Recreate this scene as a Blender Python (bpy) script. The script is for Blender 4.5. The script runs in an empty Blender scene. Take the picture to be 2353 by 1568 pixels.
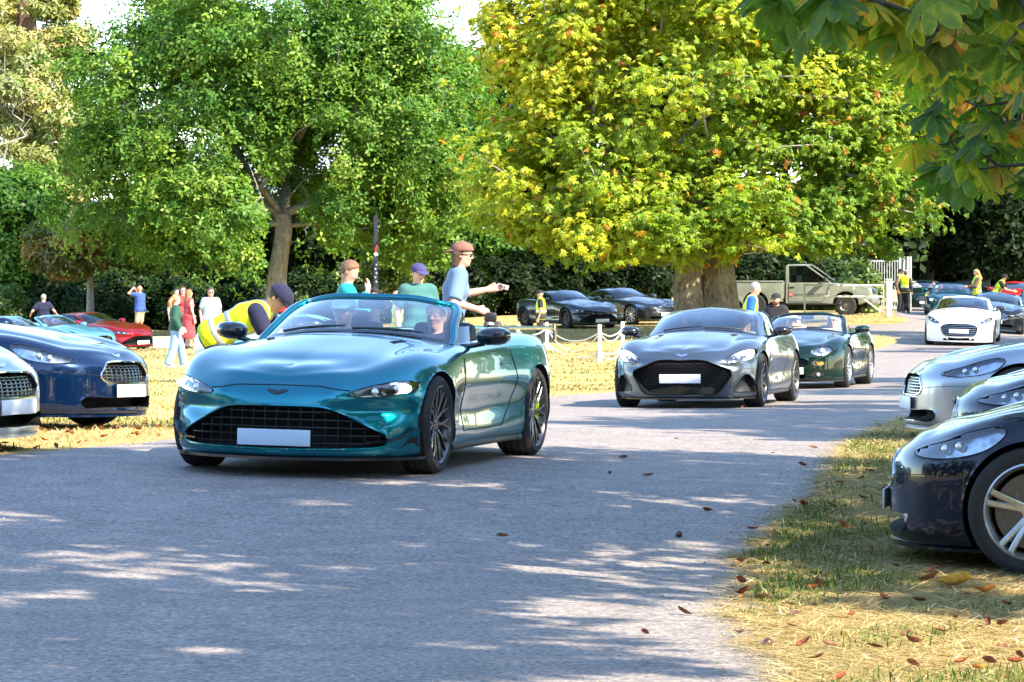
import bpy, bmesh, math, random, time
import numpy as np
from mathutils import Vector, Matrix
from mathutils.bvhtree import BVHTree
from mathutils.geometry import delaunay_2d_cdt, tessellate_polygon
T0 = time.time()
rng = np.random.default_rng(7)
random.seed(7)
SC = bpy.context.scene
COL = SC.collection
PI = math.pi
R = math.radians

# ------------------------------------------------------------------ camera
FPX = 7190.0            # focal length in pixels of a 2353 px wide frame
CAM_H = 1.5
HOR = 665.0             # horizon row in a 1568 px high frame
PITCH = math.atan((784.0 - HOR) / FPX)
cam_data = bpy.data.cameras.new('camera')
cam = bpy.data.objects.new('camera', cam_data)
COL.objects.link(cam)
cam.location = (0, 0, CAM_H)
cam.rotation_euler = (PI / 2 - PITCH, 0, 0)
cam_data.sensor_width = 36.0
cam_data.lens = 36.0 * FPX / 2353.0
cam_data.clip_start = 0.1
cam_data.clip_end = 3000
cam_data.dof.use_dof = True
cam_data.dof.focus_distance = 24.0
cam_data.dof.aperture_fstop = 32.0
SC.camera = cam

# ------------------------------------------------------------------ sky, sun, exposure
SUN_EL = R(39)
SUN_H = Vector((0.82, -0.57, 0)).normalized()      # towards the sun, seen from above
world = bpy.data.worlds.new('World')
SC.world = world
world.use_nodes = True
wn = world.node_tree.nodes
bg = wn['Background']
sky = wn.new('ShaderNodeTexSky')
sky.sky_type = 'NISHITA'
sky.sun_disc = False
sky.sun_elevation = SUN_EL
sky.sun_rotation = math.atan2(SUN_H.x, SUN_H.y)
sky.air_density = 1.1
sky.dust_density = 0.25
sky.ozone_density = 2.4
bg.inputs['Strength'].default_value = 0.15
world.node_tree.links.new(sky.outputs[0], bg.inputs['Color'])
sd = bpy.data.lights.new('sun', 'SUN')
sd.energy = 4.0
sd.angle = R(0.55)
sd.color = (1.0, 0.88, 0.69)
sun = bpy.data.objects.new('sun', sd)
COL.objects.link(sun)
sv = Vector((SUN_H.x * math.cos(SUN_EL), SUN_H.y * math.cos(SUN_EL), math.sin(SUN_EL)))
sun.rotation_euler = sv.to_track_quat('Z', 'Y').to_euler()
sun.location = (30, -20, 40)
SC.view_settings.view_transform = 'Standard'
SC.view_settings.look = 'None'
SC.view_settings.gamma = 1
SC.view_settings.use_curve_mapping = False
SC.view_settings.exposure = 2.0
SC.render.engine = 'CYCLES'
SC.cycles.use_denoising = True
SC.cycles.max_bounces = 7
SC.cycles.diffuse_bounces = 3
SC.cycles.glossy_bounces = 3
SC.cycles.transmission_bounces = 4
SC.cycles.transparent_max_bounces = 12
SC.cycles.caustics_reflective = False
SC.cycles.caustics_refractive = False
SC.cycles.sample_clamp_indirect = 6.0
# ------------------------------------------------------------------ helpers
_ca, _sa = math.cos(PITCH), math.sin(PITCH)
def at(px, py, Y):
    """world point seen at pixel (px,py) of the 2353x1568 frame, at depth Y"""
    dx = (px - 1176.5) / FPX
    dy = (784.0 - py) / FPX
    d = Vector((dx, _ca + dy * _sa, -_sa + dy * _ca))
    return Vector((0, 0, CAM_H)) + d * (Y / d.y)

def tag(o, label=None, cat=None, group=None, kind=None):
    if label: o['label'] = label
    if cat: o['category'] = cat
    if group: o['group'] = group
    if kind: o['kind'] = kind
    return o

def empty(name, loc=(0, 0, 0), rz=0.0, label=None, cat=None, group=None):
    o = bpy.data.objects.new(name, None)
    o.empty_display_size = 0.2
    COL.objects.link(o)
    o.location = loc
    o.rotation_euler = (0, 0, rz)
    return tag(o, label, cat, group)

def np_mesh(name, verts, faces=None, quads=None, tris=None, smooth=True, attr=None):
    """mesh from numpy arrays; attr = {name: per-face float array}"""
    me = bpy.data.meshes.new(name)
    verts = np.asarray(verts, dtype=np.float32)
    loops, starts = [], []
    off = 0
    for arr, n in ((quads, 4), (tris, 3)):
        if arr is not None and len(arr):
            arr = np.asarray(arr, dtype=np.int32)
            loops.append(arr.ravel())
            starts.append(off + np.arange(len(arr), dtype=np.int32) * n)
            off += arr.size
    if faces:
        for f in faces:
            loops.append(np.array(f, dtype=np.int32))
            starts.append(np.array([off], dtype=np.int32))
            off += len(f)
    loops = np.concatenate(loops)
    starts = np.concatenate(starts)
    me.vertices.add(len(verts))
    me.vertices.foreach_set('co', verts.ravel())
    me.loops.add(len(loops))
    me.loops.foreach_set('vertex_index', loops)
    me.polygons.add(len(starts))
    me.polygons.foreach_set('loop_start', starts)
    me.update(calc_edges=True)
    me.polygons.foreach_set('use_smooth', np.full(len(starts), smooth, dtype=bool))
    if attr:
        for k, v in attr.items():
            a = me.attributes.new(k, 'FLOAT', 'FACE')
            a.data.foreach_set('value', np.asarray(v, dtype=np.float32))
    me.validate()
    return me

def link(name, me, mat=None, parent=None):
    o = bpy.data.objects.new(name, me)
    COL.objects.link(o)
    if mat is not None and me is not None:
        if not me.materials:
            me.materials.append(mat)
    if parent is not None:
        o.parent = parent
    return o

class MB:
    """collects simple solids into one mesh"""
    def __init__(self):
        self.v = []; self.f = []
    def add(self, vs, fs):
        b = len(self.v)
        self.v.extend([tuple(p) for p in vs])
        self.f.extend([tuple(i + b for i in f) for f in fs])
        return self
    def box(self, c, s, m=None, bev=0.0):
        cx, cy, cz = c; hx, hy, hz = s[0] / 2, s[1] / 2, s[2] / 2
        if bev <= 0:
            vs = [(x, y, z) for x in (-hx, hx) for y in (-hy, hy) for z in (-hz, hz)]
            fs = [(0, 1, 3, 2), (4, 6, 7, 5), (0, 4, 5, 1), (2, 3, 7, 6), (0, 2, 6, 4), (1, 5, 7, 3)]
        else:
            b = min(bev, hx * .9, hy * .9, hz * .9)
            bm = bmesh.new()
            bmesh.ops.create_cube(bm, size=1)
            for v in bm.verts: v.co = Vector((v.co.x * 2 * hx, v.co.y * 2 * hy, v.co.z * 2 * hz))
            bmesh.ops.bevel(bm, geom=bm.edges[:], offset=b, segments=2, profile=0.5, affect='EDGES')
            bm.verts.index_update()
            vs = [v.co[:] for v in bm.verts]
            fs = [tuple(v.index for v in f.verts) for f in bm.faces]
            bm.free()
        if m is not None:
            vs = [m @ Vector(p) for p in vs]
        return self.add([(p[0] + cx, p[1] + cy, p[2] + cz) for p in vs], fs)
    def tube(self, pts, rad, n=8, cap=True, closed=False):
        pts = [Vector(p) for p in pts]
        if not hasattr(rad, '__len__'): rad = [rad] * len(pts)
        N = len(pts); rings = []
        up = None
        for i, p in enumerate(pts):
            a = pts[i - 1] if (i > 0 or closed) else p
            b = pts[(i + 1) % N] if (i < N - 1 or closed) else p
            t = (b - a)
            t = t.normalized() if t.length > 1e-9 else Vector((0, 0, 1))
            if up is None:
                up = t.orthogonal().normalized()
            up = (up - t * up.dot(t))
            up = up.normalized() if up.length > 1e-6 else t.orthogonal().normalized()
            w = t.cross(up)
            rings.append([p + (up * math.cos(2 * PI * k / n) + w * math.sin(2 * PI * k / n)) * rad[i] for k in range(n)])
        vs = [q for r in rings for q in r]
        fs = []
        for i in range(N - 1 if not closed else N):
            j = (i + 1) % N
            for k in range(n):
                l = (k + 1) % n
                fs.append((i * n + k, i * n + l, j * n + l, j * n + k))
        if cap and not closed:
            fs.append(tuple(range(n))[::-1])
            fs.append(tuple((N - 1) * n + k for k in range(n)))
        return self.add(vs, fs)
    def lathe(self, prof, n=32, axis='y', c=(0, 0, 0), close=False):
        """prof: list of (r, h); revolved about axis"""
        vs = []
        for r, h in prof:
            for k in range(n):
                a = 2 * PI * k / n
                p = (r * math.cos(a), h, r * math.sin(a)) if axis == 'y' else ((r * math.cos(a), r * math.sin(a), h) if axis == 'z' else (h, r * math.cos(a), r * math.sin(a)))
                vs.append((p[0] + c[0], p[1] + c[1], p[2] + c[2]))
        fs = []
        M = len(prof)
        for i in range(M if close else M - 1):
            j = (i + 1) % M
            for k in range(n):
                l = (k + 1) % n
                fs.append((i * n + k, j * n + k, j * n + l, i * n + l))
        return self.add(vs, fs)
    def ball(self, c, r, nu=14, nv=9, m=None):
        rx, ry, rz = (r, r, r) if not hasattr(r, '__len__') else r
        vs = []; fs = []
        for i in range(nv + 1):
            a = PI * i / nv
            for k in range(nu):
                b = 2 * PI * k / nu
                p = Vector((rx * math.sin(a) * math.cos(b), ry * math.sin(a) * math.sin(b), rz * math.cos(a)))
                if m is not None: p = m @ p
                vs.append((p[0] + c[0], p[1] + c[1], p[2] + c[2]))
        for i in range(nv):
            for k in range(nu):
                l = (k + 1) % nu
                fs.append((i * nu + k, (i + 1) * nu + k, (i + 1) * nu + l, i * nu + l))
        return self.add(vs, fs)
    def prism(self, poly, fn0, fn1):
        """polygon of 2-D points swept between two mappings to 3-D"""
        n = len(poly)
        a = [fn0(*p) for p in poly]; b = [fn1(*p) for p in poly]
        fs = [tuple(range(n))[::-1], tuple(range(n, 2 * n))]
        fs += [(k, (k + 1) % n, n + (k + 1) % n, n + k) for k in range(n)]
        return self.add(a + b, fs)
    def build(self, name, mat, parent=None, smooth=True, angle=40):
        me = bpy.data.meshes.new(name)
        me.from_pydata(self.v, [], self.f)
        me.update()
        if smooth:
            me.polygons.foreach_set('use_smooth', [True] * len(me.polygons))
            me.set_sharp_from_angle(angle=R(angle))
        return link(name, me, mat, parent)

def copy_tree(o, parent=None):
    c = o.copy(); COL.objects.link(c)
    if parent is not None:
        c.parent = parent
    for ch in list(o.children):
        copy_tree(ch, c)
    return c

# -------- splines
def spline_natural(t, P, q):
    t = np.asarray(t, float); P = np.asarray(P, float); n = len(t)
    h = np.diff(t)
    A = np.zeros((n, n)); B = np.zeros((n,) + P.shape[1:])
    A[0, 0] = A[-1, -1] = 1
    for i in range(1, n - 1):
        A[i, i - 1] = h[i - 1]; A[i, i] = 2 * (h[i - 1] + h[i]); A[i, i + 1] = h[i]
        B[i] = 6 * ((P[i + 1] - P[i]) / h[i] - (P[i] - P[i - 1]) / h[i - 1])
    M = np.linalg.solve(A, B.reshape(n, -1)).reshape(B.shape)
    return _spl_eval(t, P, M, h, q)
def _spl_eval(t, P, M, h, q):
    q = np.asarray(q, float)
    i = np.clip(np.searchsorted(t, q, side='right') - 1, 0, len(h) - 1)
    hh = h[i]; a = (t[i + 1] - q) / hh; b = (q - t[i]) / hh
    sh = (len(q),) + (1,) * (P.ndim - 1)
    a = a.reshape(sh); b = b.reshape(sh); hh = hh.reshape(sh)
    return a * P[i] + b * P[i + 1] + ((a ** 3 - a) * M[i] + (b ** 3 - b) * M[i + 1]) * hh ** 2 / 6
def spline_periodic(t, P, q):
    """t: n+1 knots, P: n points (closed)"""
    t = np.asarray(t, float); P = np.asarray(P, float); n = len(P)
    h = np.diff(t)
    A = np.zeros((n, n)); B = np.zeros(P.shape)
    for i in range(n):
        hm = h[i - 1]; hp = h[i]
        A[i, (i - 1) % n] += hm; A[i, i] += 2 * (hm + hp); A[i, (i + 1) % n] += hp
        B[i] = 6 * ((P[(i + 1) % n] - P[i]) / hp - (P[i] - P[i - 1]) / hm)
    M = np.linalg.solve(A, B.reshape(n, -1)).reshape(B.shape)
    P2 = np.concatenate([P, P[:1]]); M2 = np.concatenate([M, M[:1]])
    return _spl_eval(t, P2, M2, h, q)
def keyed(d, n):
    ks = sorted(d); return np.interp(np.arange(n), ks, [d[k] for k in ks])
def smooth_poly(pts, per=6, closed=True):
    P = np.array(pts, float); n = len(P)
    if closed:
        d = np.sqrt(np.linalg.norm(np.roll(P, -1, 0) - P, axis=1)) + 1e-6
        t = np.concatenate([[0], np.cumsum(d)])
        q = np.concatenate([np.linspace(t[i], t[i + 1], per, endpoint=False) for i in range(n)])
        return spline_periodic(t, P, q)
    d = np.sqrt(np.linalg.norm(np.diff(P, axis=0), axis=1)) + 1e-6
    t = np.concatenate([[0], np.cumsum(d)])
    q = np.concatenate([np.linspace(t[i], t[i + 1], per, endpoint=False) for i in range(n - 1)] + [[t[-1]]])
    return spline_natural(t, P, q)
def in_poly(x, y, poly):
    px, py = np.asarray(poly)[:, 0], np.asarray(poly)[:, 1]
    inside = np.zeros(np.shape(x), bool)
    j = len(px) - 1
    for i in range(len(px)):
        c = ((py[i] > y) != (py[j] > y)) & (x < (px[j] - px[i]) * (y - py[i]) / (py[j] - py[i] + 1e-12) + px[i])
        inside ^= c; j = i
    return inside
def nearest_on_poly(p, poly):
    poly = np.asarray(poly); a = poly; b = np.roll(poly, -1, 0)
    d = b - a
    L = (d ** 2).sum(1) + 1e-12
    t = np.clip(((p[:, None, :] - a) * d).sum(2) / L, 0, 1)
    c = a + d * t[..., None]
    k = ((p[:, None, :] - c) ** 2).sum(2).argmin(1)
    return c[np.arange(len(p)), k]

# -------- materials
MATS = {}
def _pr(nt): return nt.nodes['Principled BSDF']
def mat(name, col=(.5, .5, .5), rough=.5, metal=0.0, coat=0.0, coat_rough=.03, spec=.5, var=0.0, scale=20.0,
        bump=0.0, bscale=60.0, rvar=0.0, emit=None, estr=1.0, trans=0.0, sheen=0.0, stretch=None, col2=None, sss=0.0):
    if name in MATS: return MATS[name]
    m = bpy.data.materials.new(name); m.use_nodes = True
    nt = m.node_tree; N = nt.nodes; L = nt.links; p = _pr(nt)
    c4 = (*col, 1)
    p.inputs['Base Color'].default_value = c4
    p.inputs['Roughness'].default_value = rough
    p.inputs['Metallic'].default_value = metal
    p.inputs['Coat Weight'].default_value = coat
    p.inputs['Coat Roughness'].default_value = coat_rough
    p.inputs['Specular IOR Level'].default_value = spec
    p.inputs['Transmission Weight'].default_value = trans
    p.inputs['Sheen Weight'].default_value = sheen
    if emit:
        p.inputs['Emission Color'].default_value = (*emit, 1)
        p.inputs['Emission Strength'].default_value = estr
    if var or bump or rvar or col2:
        tc = N.new('ShaderNodeTexCoord')
        src = tc.outputs['Object']
        if stretch:
            mp = N.new('ShaderNodeMapping'); mp.inputs['Scale'].default_value = stretch
            L.new(src, mp.inputs['Vector']); src = mp.outputs[0]
        nz = N.new('ShaderNodeTexNoise'); nz.inputs['Scale'].default_value = scale; nz.inputs['Detail'].default_value = 5
        nz.inputs['Roughness'].default_value = .6
        L.new(src, nz.inputs['Vector'])
        if var or col2:
            cr = N.new('ShaderNodeValToRGB')
            cr.color_ramp.elements[0].position = .3; cr.color_ramp.elements[1].position = .7
            lo = tuple(max(0, c * (1 - var)) for c in col)
            hi = col2 if col2 else tuple(min(1, c * (1 + var)) for c in col)
            cr.color_ramp.elements[0].color = (*lo, 1); cr.color_ramp.elements[1].color = (*hi, 1)
            L.new(nz.outputs[0], cr.inputs[0]); L.new(cr.outputs[0], p.inputs['Base Color'])
        if rvar:
            mr = N.new('ShaderNodeMapRange')
            mr.inputs['To Min'].default_value = max(0, rough - rvar); mr.inputs['To Max'].default_value = min(1, rough + rvar)
            L.new(nz.outputs[0], mr.inputs[0]); L.new(mr.outputs[0], p.inputs['Roughness'])
        if bump:
            n2 = N.new('ShaderNodeTexNoise'); n2.inputs['Scale'].default_value = bscale; n2.inputs['Detail'].default_value = 4
            L.new(src, n2.inputs['Vector'])
            b = N.new('ShaderNodeBump'); b.inputs['Strength'].default_value = bump; b.inputs['Distance'].default_value = .02
            L.new(n2.outputs[0], b.inputs['Height']); L.new(b.outputs[0], p.inputs['Normal'])
    MATS[name] = m
    return m

def paint(name, col, metal=.6, rough=.32, flake=.35):
    """clear-coated metallic car paint with fine flake"""
    if name in MATS: return MATS[name]
    m = bpy.data.materials.new(name); m.use_nodes = True
    nt = m.node_tree; N = nt.nodes; L = nt.links; p = _pr(nt)
    p.inputs['Metallic'].default_value = metal
    p.inputs['Roughness'].default_value = rough
    p.inputs['Specular IOR Level'].default_value = .12
    p.inputs['Coat Weight'].default_value = .9
    p.inputs['Coat Roughness'].default_value = 0.015
    p.inputs['Coat IOR'].default_value = 1.5
    tc = N.new('ShaderNodeTexCoord')
    vz = N.new('ShaderNodeTexVoronoi'); vz.inputs['Scale'].default_value = 900
    L.new(tc.outputs['Object'], vz.inputs['Vector'])
    mx = N.new('ShaderNodeMix'); mx.data_type = 'RGBA'
    mx.inputs['A'].default_value = (*[c * (1 - flake) for c in col], 1)
    mx.inputs['B'].default_value = (*[min(1, c * (1 + flake)) for c in col], 1)
    L.new(vz.outputs['Color'], mx.inputs['Factor'])
    L.new(mx.outputs['Result'], p.inputs['Base Color'])
    nz = N.new('ShaderNodeTexNoise'); nz.inputs['Scale'].default_value = 3.0
    L.new(tc.outputs['Object'], nz.inputs['Vector'])
    b = N.new('ShaderNodeBump'); b.inputs['Strength'].default_value = .006; b.inputs['Distance'].default_value = .02
    L.new(nz.outputs[0], b.inputs['Height']); L.new(b.outputs[0], p.inputs['Coat Normal'])
    MATS[name] = m
    return m

def glass(name, tint=(.75, .85, .82), refl=1.0):
    """thin window glass: tinted see-through mixed with a mirror by fresnel"""
    if name in MATS: return MATS[name]
    m = bpy.data.materials.new(name); m.use_nodes = True
    nt = m.node_tree; N = nt.nodes; L = nt.links
    N.remove(_pr(nt))
    out = N['Material Output']
    tr = N.new('ShaderNodeBsdfTransparent'); tr.inputs[0].default_value = (*tint, 1)
    gl = N.new('ShaderNodeBsdfGlossy'); gl.inputs['Roughness'].default_value = .01
    gl.inputs[0].default_value = (.95, .97, 1, 1)
    fr = N.new('ShaderNodeFresnel'); fr.inputs['IOR'].default_value = 1.55
    mu = N.new('ShaderNodeMath'); mu.operation = 'MULTIPLY'; mu.inputs[1].default_value = refl; mu.use_clamp = True
    tc = N.new('ShaderNodeTexCoord')
    nz = N.new('ShaderNodeTexNoise'); nz.inputs['Scale'].default_value = 5
    L.new(tc.outputs['Object'], nz.inputs['Vector'])
    mr = N.new('ShaderNodeMapRange'); mr.inputs['To Min'].default_value = .004; mr.inputs['To Max'].default_value = .03
    L.new(nz.outputs[0], mr.inputs[0]); L.new(mr.outputs[0], gl.inputs['Roughness'])
    mx = N.new('ShaderNodeMixShader')
    L.new(fr.outputs[0], mu.inputs[0]); L.new(mu.outputs[0], mx.inputs[0])
    L.new(tr.outputs[0], mx.inputs[1]); L.new(gl.outputs[0], mx.inputs[2])
    L.new(mx.outputs[0], out.inputs['Surface'])
    MATS[name] = m
    return m
# ------------------------------------------------------------------ cars
M_TYRE = mat('tyre_rubber', (.018, .018, .019), .85, var=.35, scale=30, bump=.2, bscale=90)
M_BLACK = mat('black_plastic', (.012, .012, .013), .45, var=.4, scale=40, rvar=.1)
M_GLOSSBLACK = mat('gloss_black', (.01, .01, .012), .12, coat=.6, var=.3, scale=8)
M_CAVITY = mat('dark_cavity', (.006, .006, .006), .9, var=.5, scale=10)
M_CHROME = mat('chrome_trim', (.78, .79, .8), .12, 1.0, rvar=.05, scale=9)
M_DGREYRIM = mat('dark_machined_alloy', (.10, .10, .105), .3, .9, rvar=.08, scale=15, col2=(.16, .16, .165))
M_SILVERRIM = mat('silver_alloy', (.55, .56, .58), .25, .9, rvar=.06, scale=15, var=.08)
M_BLACKRIM = mat('black_alloy', (.03, .03, .032), .25, .6, rvar=.08, scale=15, var=.3)
M_DISC = mat('brake_disc_steel', (.14, .13, .12), .42, 1.0, var=.2, scale=40)
M_CALIPER_LIME = mat('lime_caliper', (.55, .75, .02), .35, coat=.4, var=.06, scale=20)
M_CALIPER = mat('dark_caliper', (.05, .05, .05), .4, coat=.3, var=.2, scale=20)
M_PLATE = mat('number_plate_white', (.80, .82, .85), .4, var=.03, scale=6)
M_PLATE_GREY = mat('number_plate_pale_blue', (.50, .62, .73), .4, var=.02, scale=6)
M_AMBER = mat('amber_lens', (.75, .22, .02), .15, coat=1, var=.15, scale=60)
M_REDLENS = mat('red_lens', (.5, .01, .01), .15, coat=1, var=.15, scale=60)
M_LAMPBOWL = mat('lamp_bowl', (.55, .60, .68), .2, .85, var=.5, scale=18)
M_LAMPDARK = mat('lamp_bowl_dark', (.05, .055, .065), .2, .6, var=.5, scale=18)
M_LAMPLIT = mat('lit_headlamp', (1, 1, 1), .3, emit=(1, .97, .92), estr=9, var=.02)
M_DRL = mat('daytime_lamp_strip', (1, 1, 1), .3, emit=(1, .96, .9), estr=6, var=.02)
M_LAMPLENS = mat('projector_lens', (.75, .8, .86), .08, .7, coat=1, var=.1)
M_COVER = glass('lamp_cover_glass', (.9, .93, .97), 2.6)
M_SCREEN = glass('windscreen_glass', (.84, .91, .94), 1.8)
M_SIDEGL = glass('side_window_glass', (.45, .52, .52), 1.6)
M_DARKGL = mat('dark_window_glass', (.012, .016, .018), .03, coat=1, spec=.9, var=.4, scale=3)
M_LEATHER = mat('dark_leather', (.025, .025, .028), .5, var=.25, scale=40, bump=.15, bscale=120)
M_TAN = mat('cream_leather', (.52, .42, .30), .5, var=.12, scale=40, bump=.15, bscale=120)
M_MESHGR = mat('grille_black', (.014, .014, .015), .3, .5, var=.4, scale=50)
M_GREYBAR = mat('grille_grey_bar', (.42, .43, .45), .22, 1.0, rvar=.08, scale=20)

# base shape: stations run from the nose centre round one side to the tail centre
ST0 = [(2.215, 0), (2.195, .25), (2.125, .50), (1.985, .715), (1.80, .845), (1.60, .915), (1.352, .955), (1.05, .955), (.70, .925),
       (.20, .905), (-.35, .905), (-.80, .935), (-1.352, .975), (-1.75, .95), (-2.03, .83), (-2.19, .50), (-2.25, 0)]
LEV0 = [  # (z keys, inset keys) bottom to shoulder
    ({0: .15, 16: .17}, {0: .16}),
    ({0: .135, 5: .14, 8: .155, 11: .165, 14: .2, 16: .24}, {0: .02, 4: .03, 8: .06, 16: .05}),
    ({0: .21, 5: .25, 8: .265, 12: .28, 16: .36}, {0: .0, 5: .0, 8: .02, 9: .035, 11: .02, 12: 0, 16: .02}),
    ({0: .35, 5: .41, 8: .42, 12: .45, 16: .52}, {0: 0, 3: .0, 6: 0, 8: .04, 9: .05, 10: .045, 12: 0, 16: 0}),
    ({0: .49, 5: .56, 8: .58, 12: .62, 16: .68}, {0: .01, 6: 0, 8: .008, 9: .008, 12: 0, 16: 0}),
    ({0: .585, 3: .615, 5: .685, 6: .71, 8: .72, 12: .78, 16: .82}, {0: .05, 3: .035, 6: .025, 8: .015, 9: .02, 12: .03, 16: .03}),
    ({0: .645, 3: .69, 5: .785, 6: .815, 7: .825, 8: .85, 10: .885, 12: .925, 14: .925, 16: .95}, {0: .13, 3: .115, 5: .10, 6: .095, 8: .06, 10: .075, 12: .115, 16: .10}),
]
LIDT = [.12, .28, .5, .75, 1.0]
SPX0 = {0: 1.86, 1: 1.80, 3: 1.64, 5: 1.42, 6: 1.25, 7: 1.02, 8: .72, 9: .2, 10: -.35, 12: -1.3, 14: -1.80, 16: -2.08}
SPZ0 = {0: .745, 3: .79, 5: .845, 6: .88, 7: .925, 8: .965, 9: .96, 10: .95, 12: .985, 14: .99, 16: .965}
LIDDZ0 = {0: {0: .004, 5: .018, 6: .022, 7: .012, 9: 0, 11: .01, 12: .018, 14: 0}, 1: {0: .0, 5: .0, 6: .0, 9: 0, 12: .012, 14: 0}}
GH0 = dict(
    base=[(.70, 0, .95), (.63, .40, .94), (.41, .73, .90), (.33, .765, .895), (-.2, .79, .895), (-.75, .775, .915), (-1.2, .66, .955), (-1.5, .55, .975), (-1.78, .3, .985), (-1.84, 0, .985)],
    top=[(-.02, 0, 1.225), (-.06, .35, 1.215), (-.18, .555, 1.175), (-.25, .575, 1.18), (-.45, .585, 1.205), (-.75, .57, 1.205), (-1.02, .50, 1.18), (-1.12, .42, 1.18), (-1.22, .25, 1.19), (-1.24, 0, 1.195)],
    spx=(-.22, -1.02), spz=(1.262, 1.245))

NOSES = {
    'vantage': dict(grille=[(0, .485), (.28, .482), (.385, .465), (.52, .405), (.65, .335), (.735, .275), (.725, .225), (.62, .20), (.3, .19), (0, .187)],
                    light=[(.485, .565), (.56, .548), (.70, .553), (.82, .578), (.872, .61), (.868, .648), (.80, .658), (.68, .64), (.55, .60)],
                    shut=[(0, .622), (.3, .618), (.42, .598), (.50, .592)], plate=.265, badge=.57),
    'dbs': dict(grille=[(0, .60), (.30, .597), (.43, .55), (.60, .485), (.635, .445), (.56, .30), (.49, .205), (.42, .175), (.2, .165), (0, .163)],
                light=[(.54, .60), (.58, .575), (.68, .572), (.80, .60), (.875, .65), (.89, .70), (.87, .735), (.78, .73), (.64, .675)],
                shut=[(.635, .44), (.75, .49), (.9, .50)], plate=.375, badge=.655,
                vent=[(.655, .225), (.70, .33), (.755, .41), (.80, .425), (.85, .38), (.895, .22), (.80, .205), (.7, .205)]),
    'db9': dict(grille=[(0, .61), (.25, .605), (.33, .585), (.385, .53), (.42, .485), (.385, .44), (.30, .42), (0, .415)],
                light=None, shut=[(.42, .485), (.6, .50), (.9, .52)], plate=.345, badge=.655,
                low=[(0, .29), (.35, .288), (.62, .275), (.60, .205), (.35, .19), (0, .19)]),
    'db7': dict(grille=[(0, .515), (.22, .51), (.33, .475), (.37, .43), (.33, .385), (.2, .372), (0, .37)],
                light=[(.395, .60), (.44, .56), (.54, .545), (.66, .565), (.735, .61), (.74, .655), (.68, .695), (.57, .70), (.46, .67)],
                shut=None, plate=.30, badge=.60, low=[(0, .25), (.30, .245), (.33, .20), (.25, .17), (0, .165)],
                amber=[(.42, .445), (.60, .44), (.61, .395), (.44, .385)], fog=[(.38, .265), (.55, .27), (.58, .235), (.52, .20), (.40, .205)]),
    'rapide': dict(grille=[(0, .585), (.33, .578), (.43, .545), (.49, .50), (.465, .36), (.41, .275), (.3, .262), (0, .26)],
                   light=[(.475, .60), (.55, .585), (.68, .60), (.80, .65), (.855, .70), (.865, .75), (.82, .76), (.70, .715), (.56, .64)],
                   shut=[(.49, .50), (.7, .53), (.9, .56)], plate=.40, badge=.66, low=[(0, .215), (.38, .21), (.45, .165), (.3, .15), (0, .15)]),
}
# headlamps that lie along the wing: outline in side view, x measured from the nose tip
WINGLAMP = [(-.20, .615), (-.27, .595), (-.42, .60), (-.58, .635), (-.68, .69), (-.72, .745), (-.66, .765), (-.52, .735), (-.36, .68)]

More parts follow.
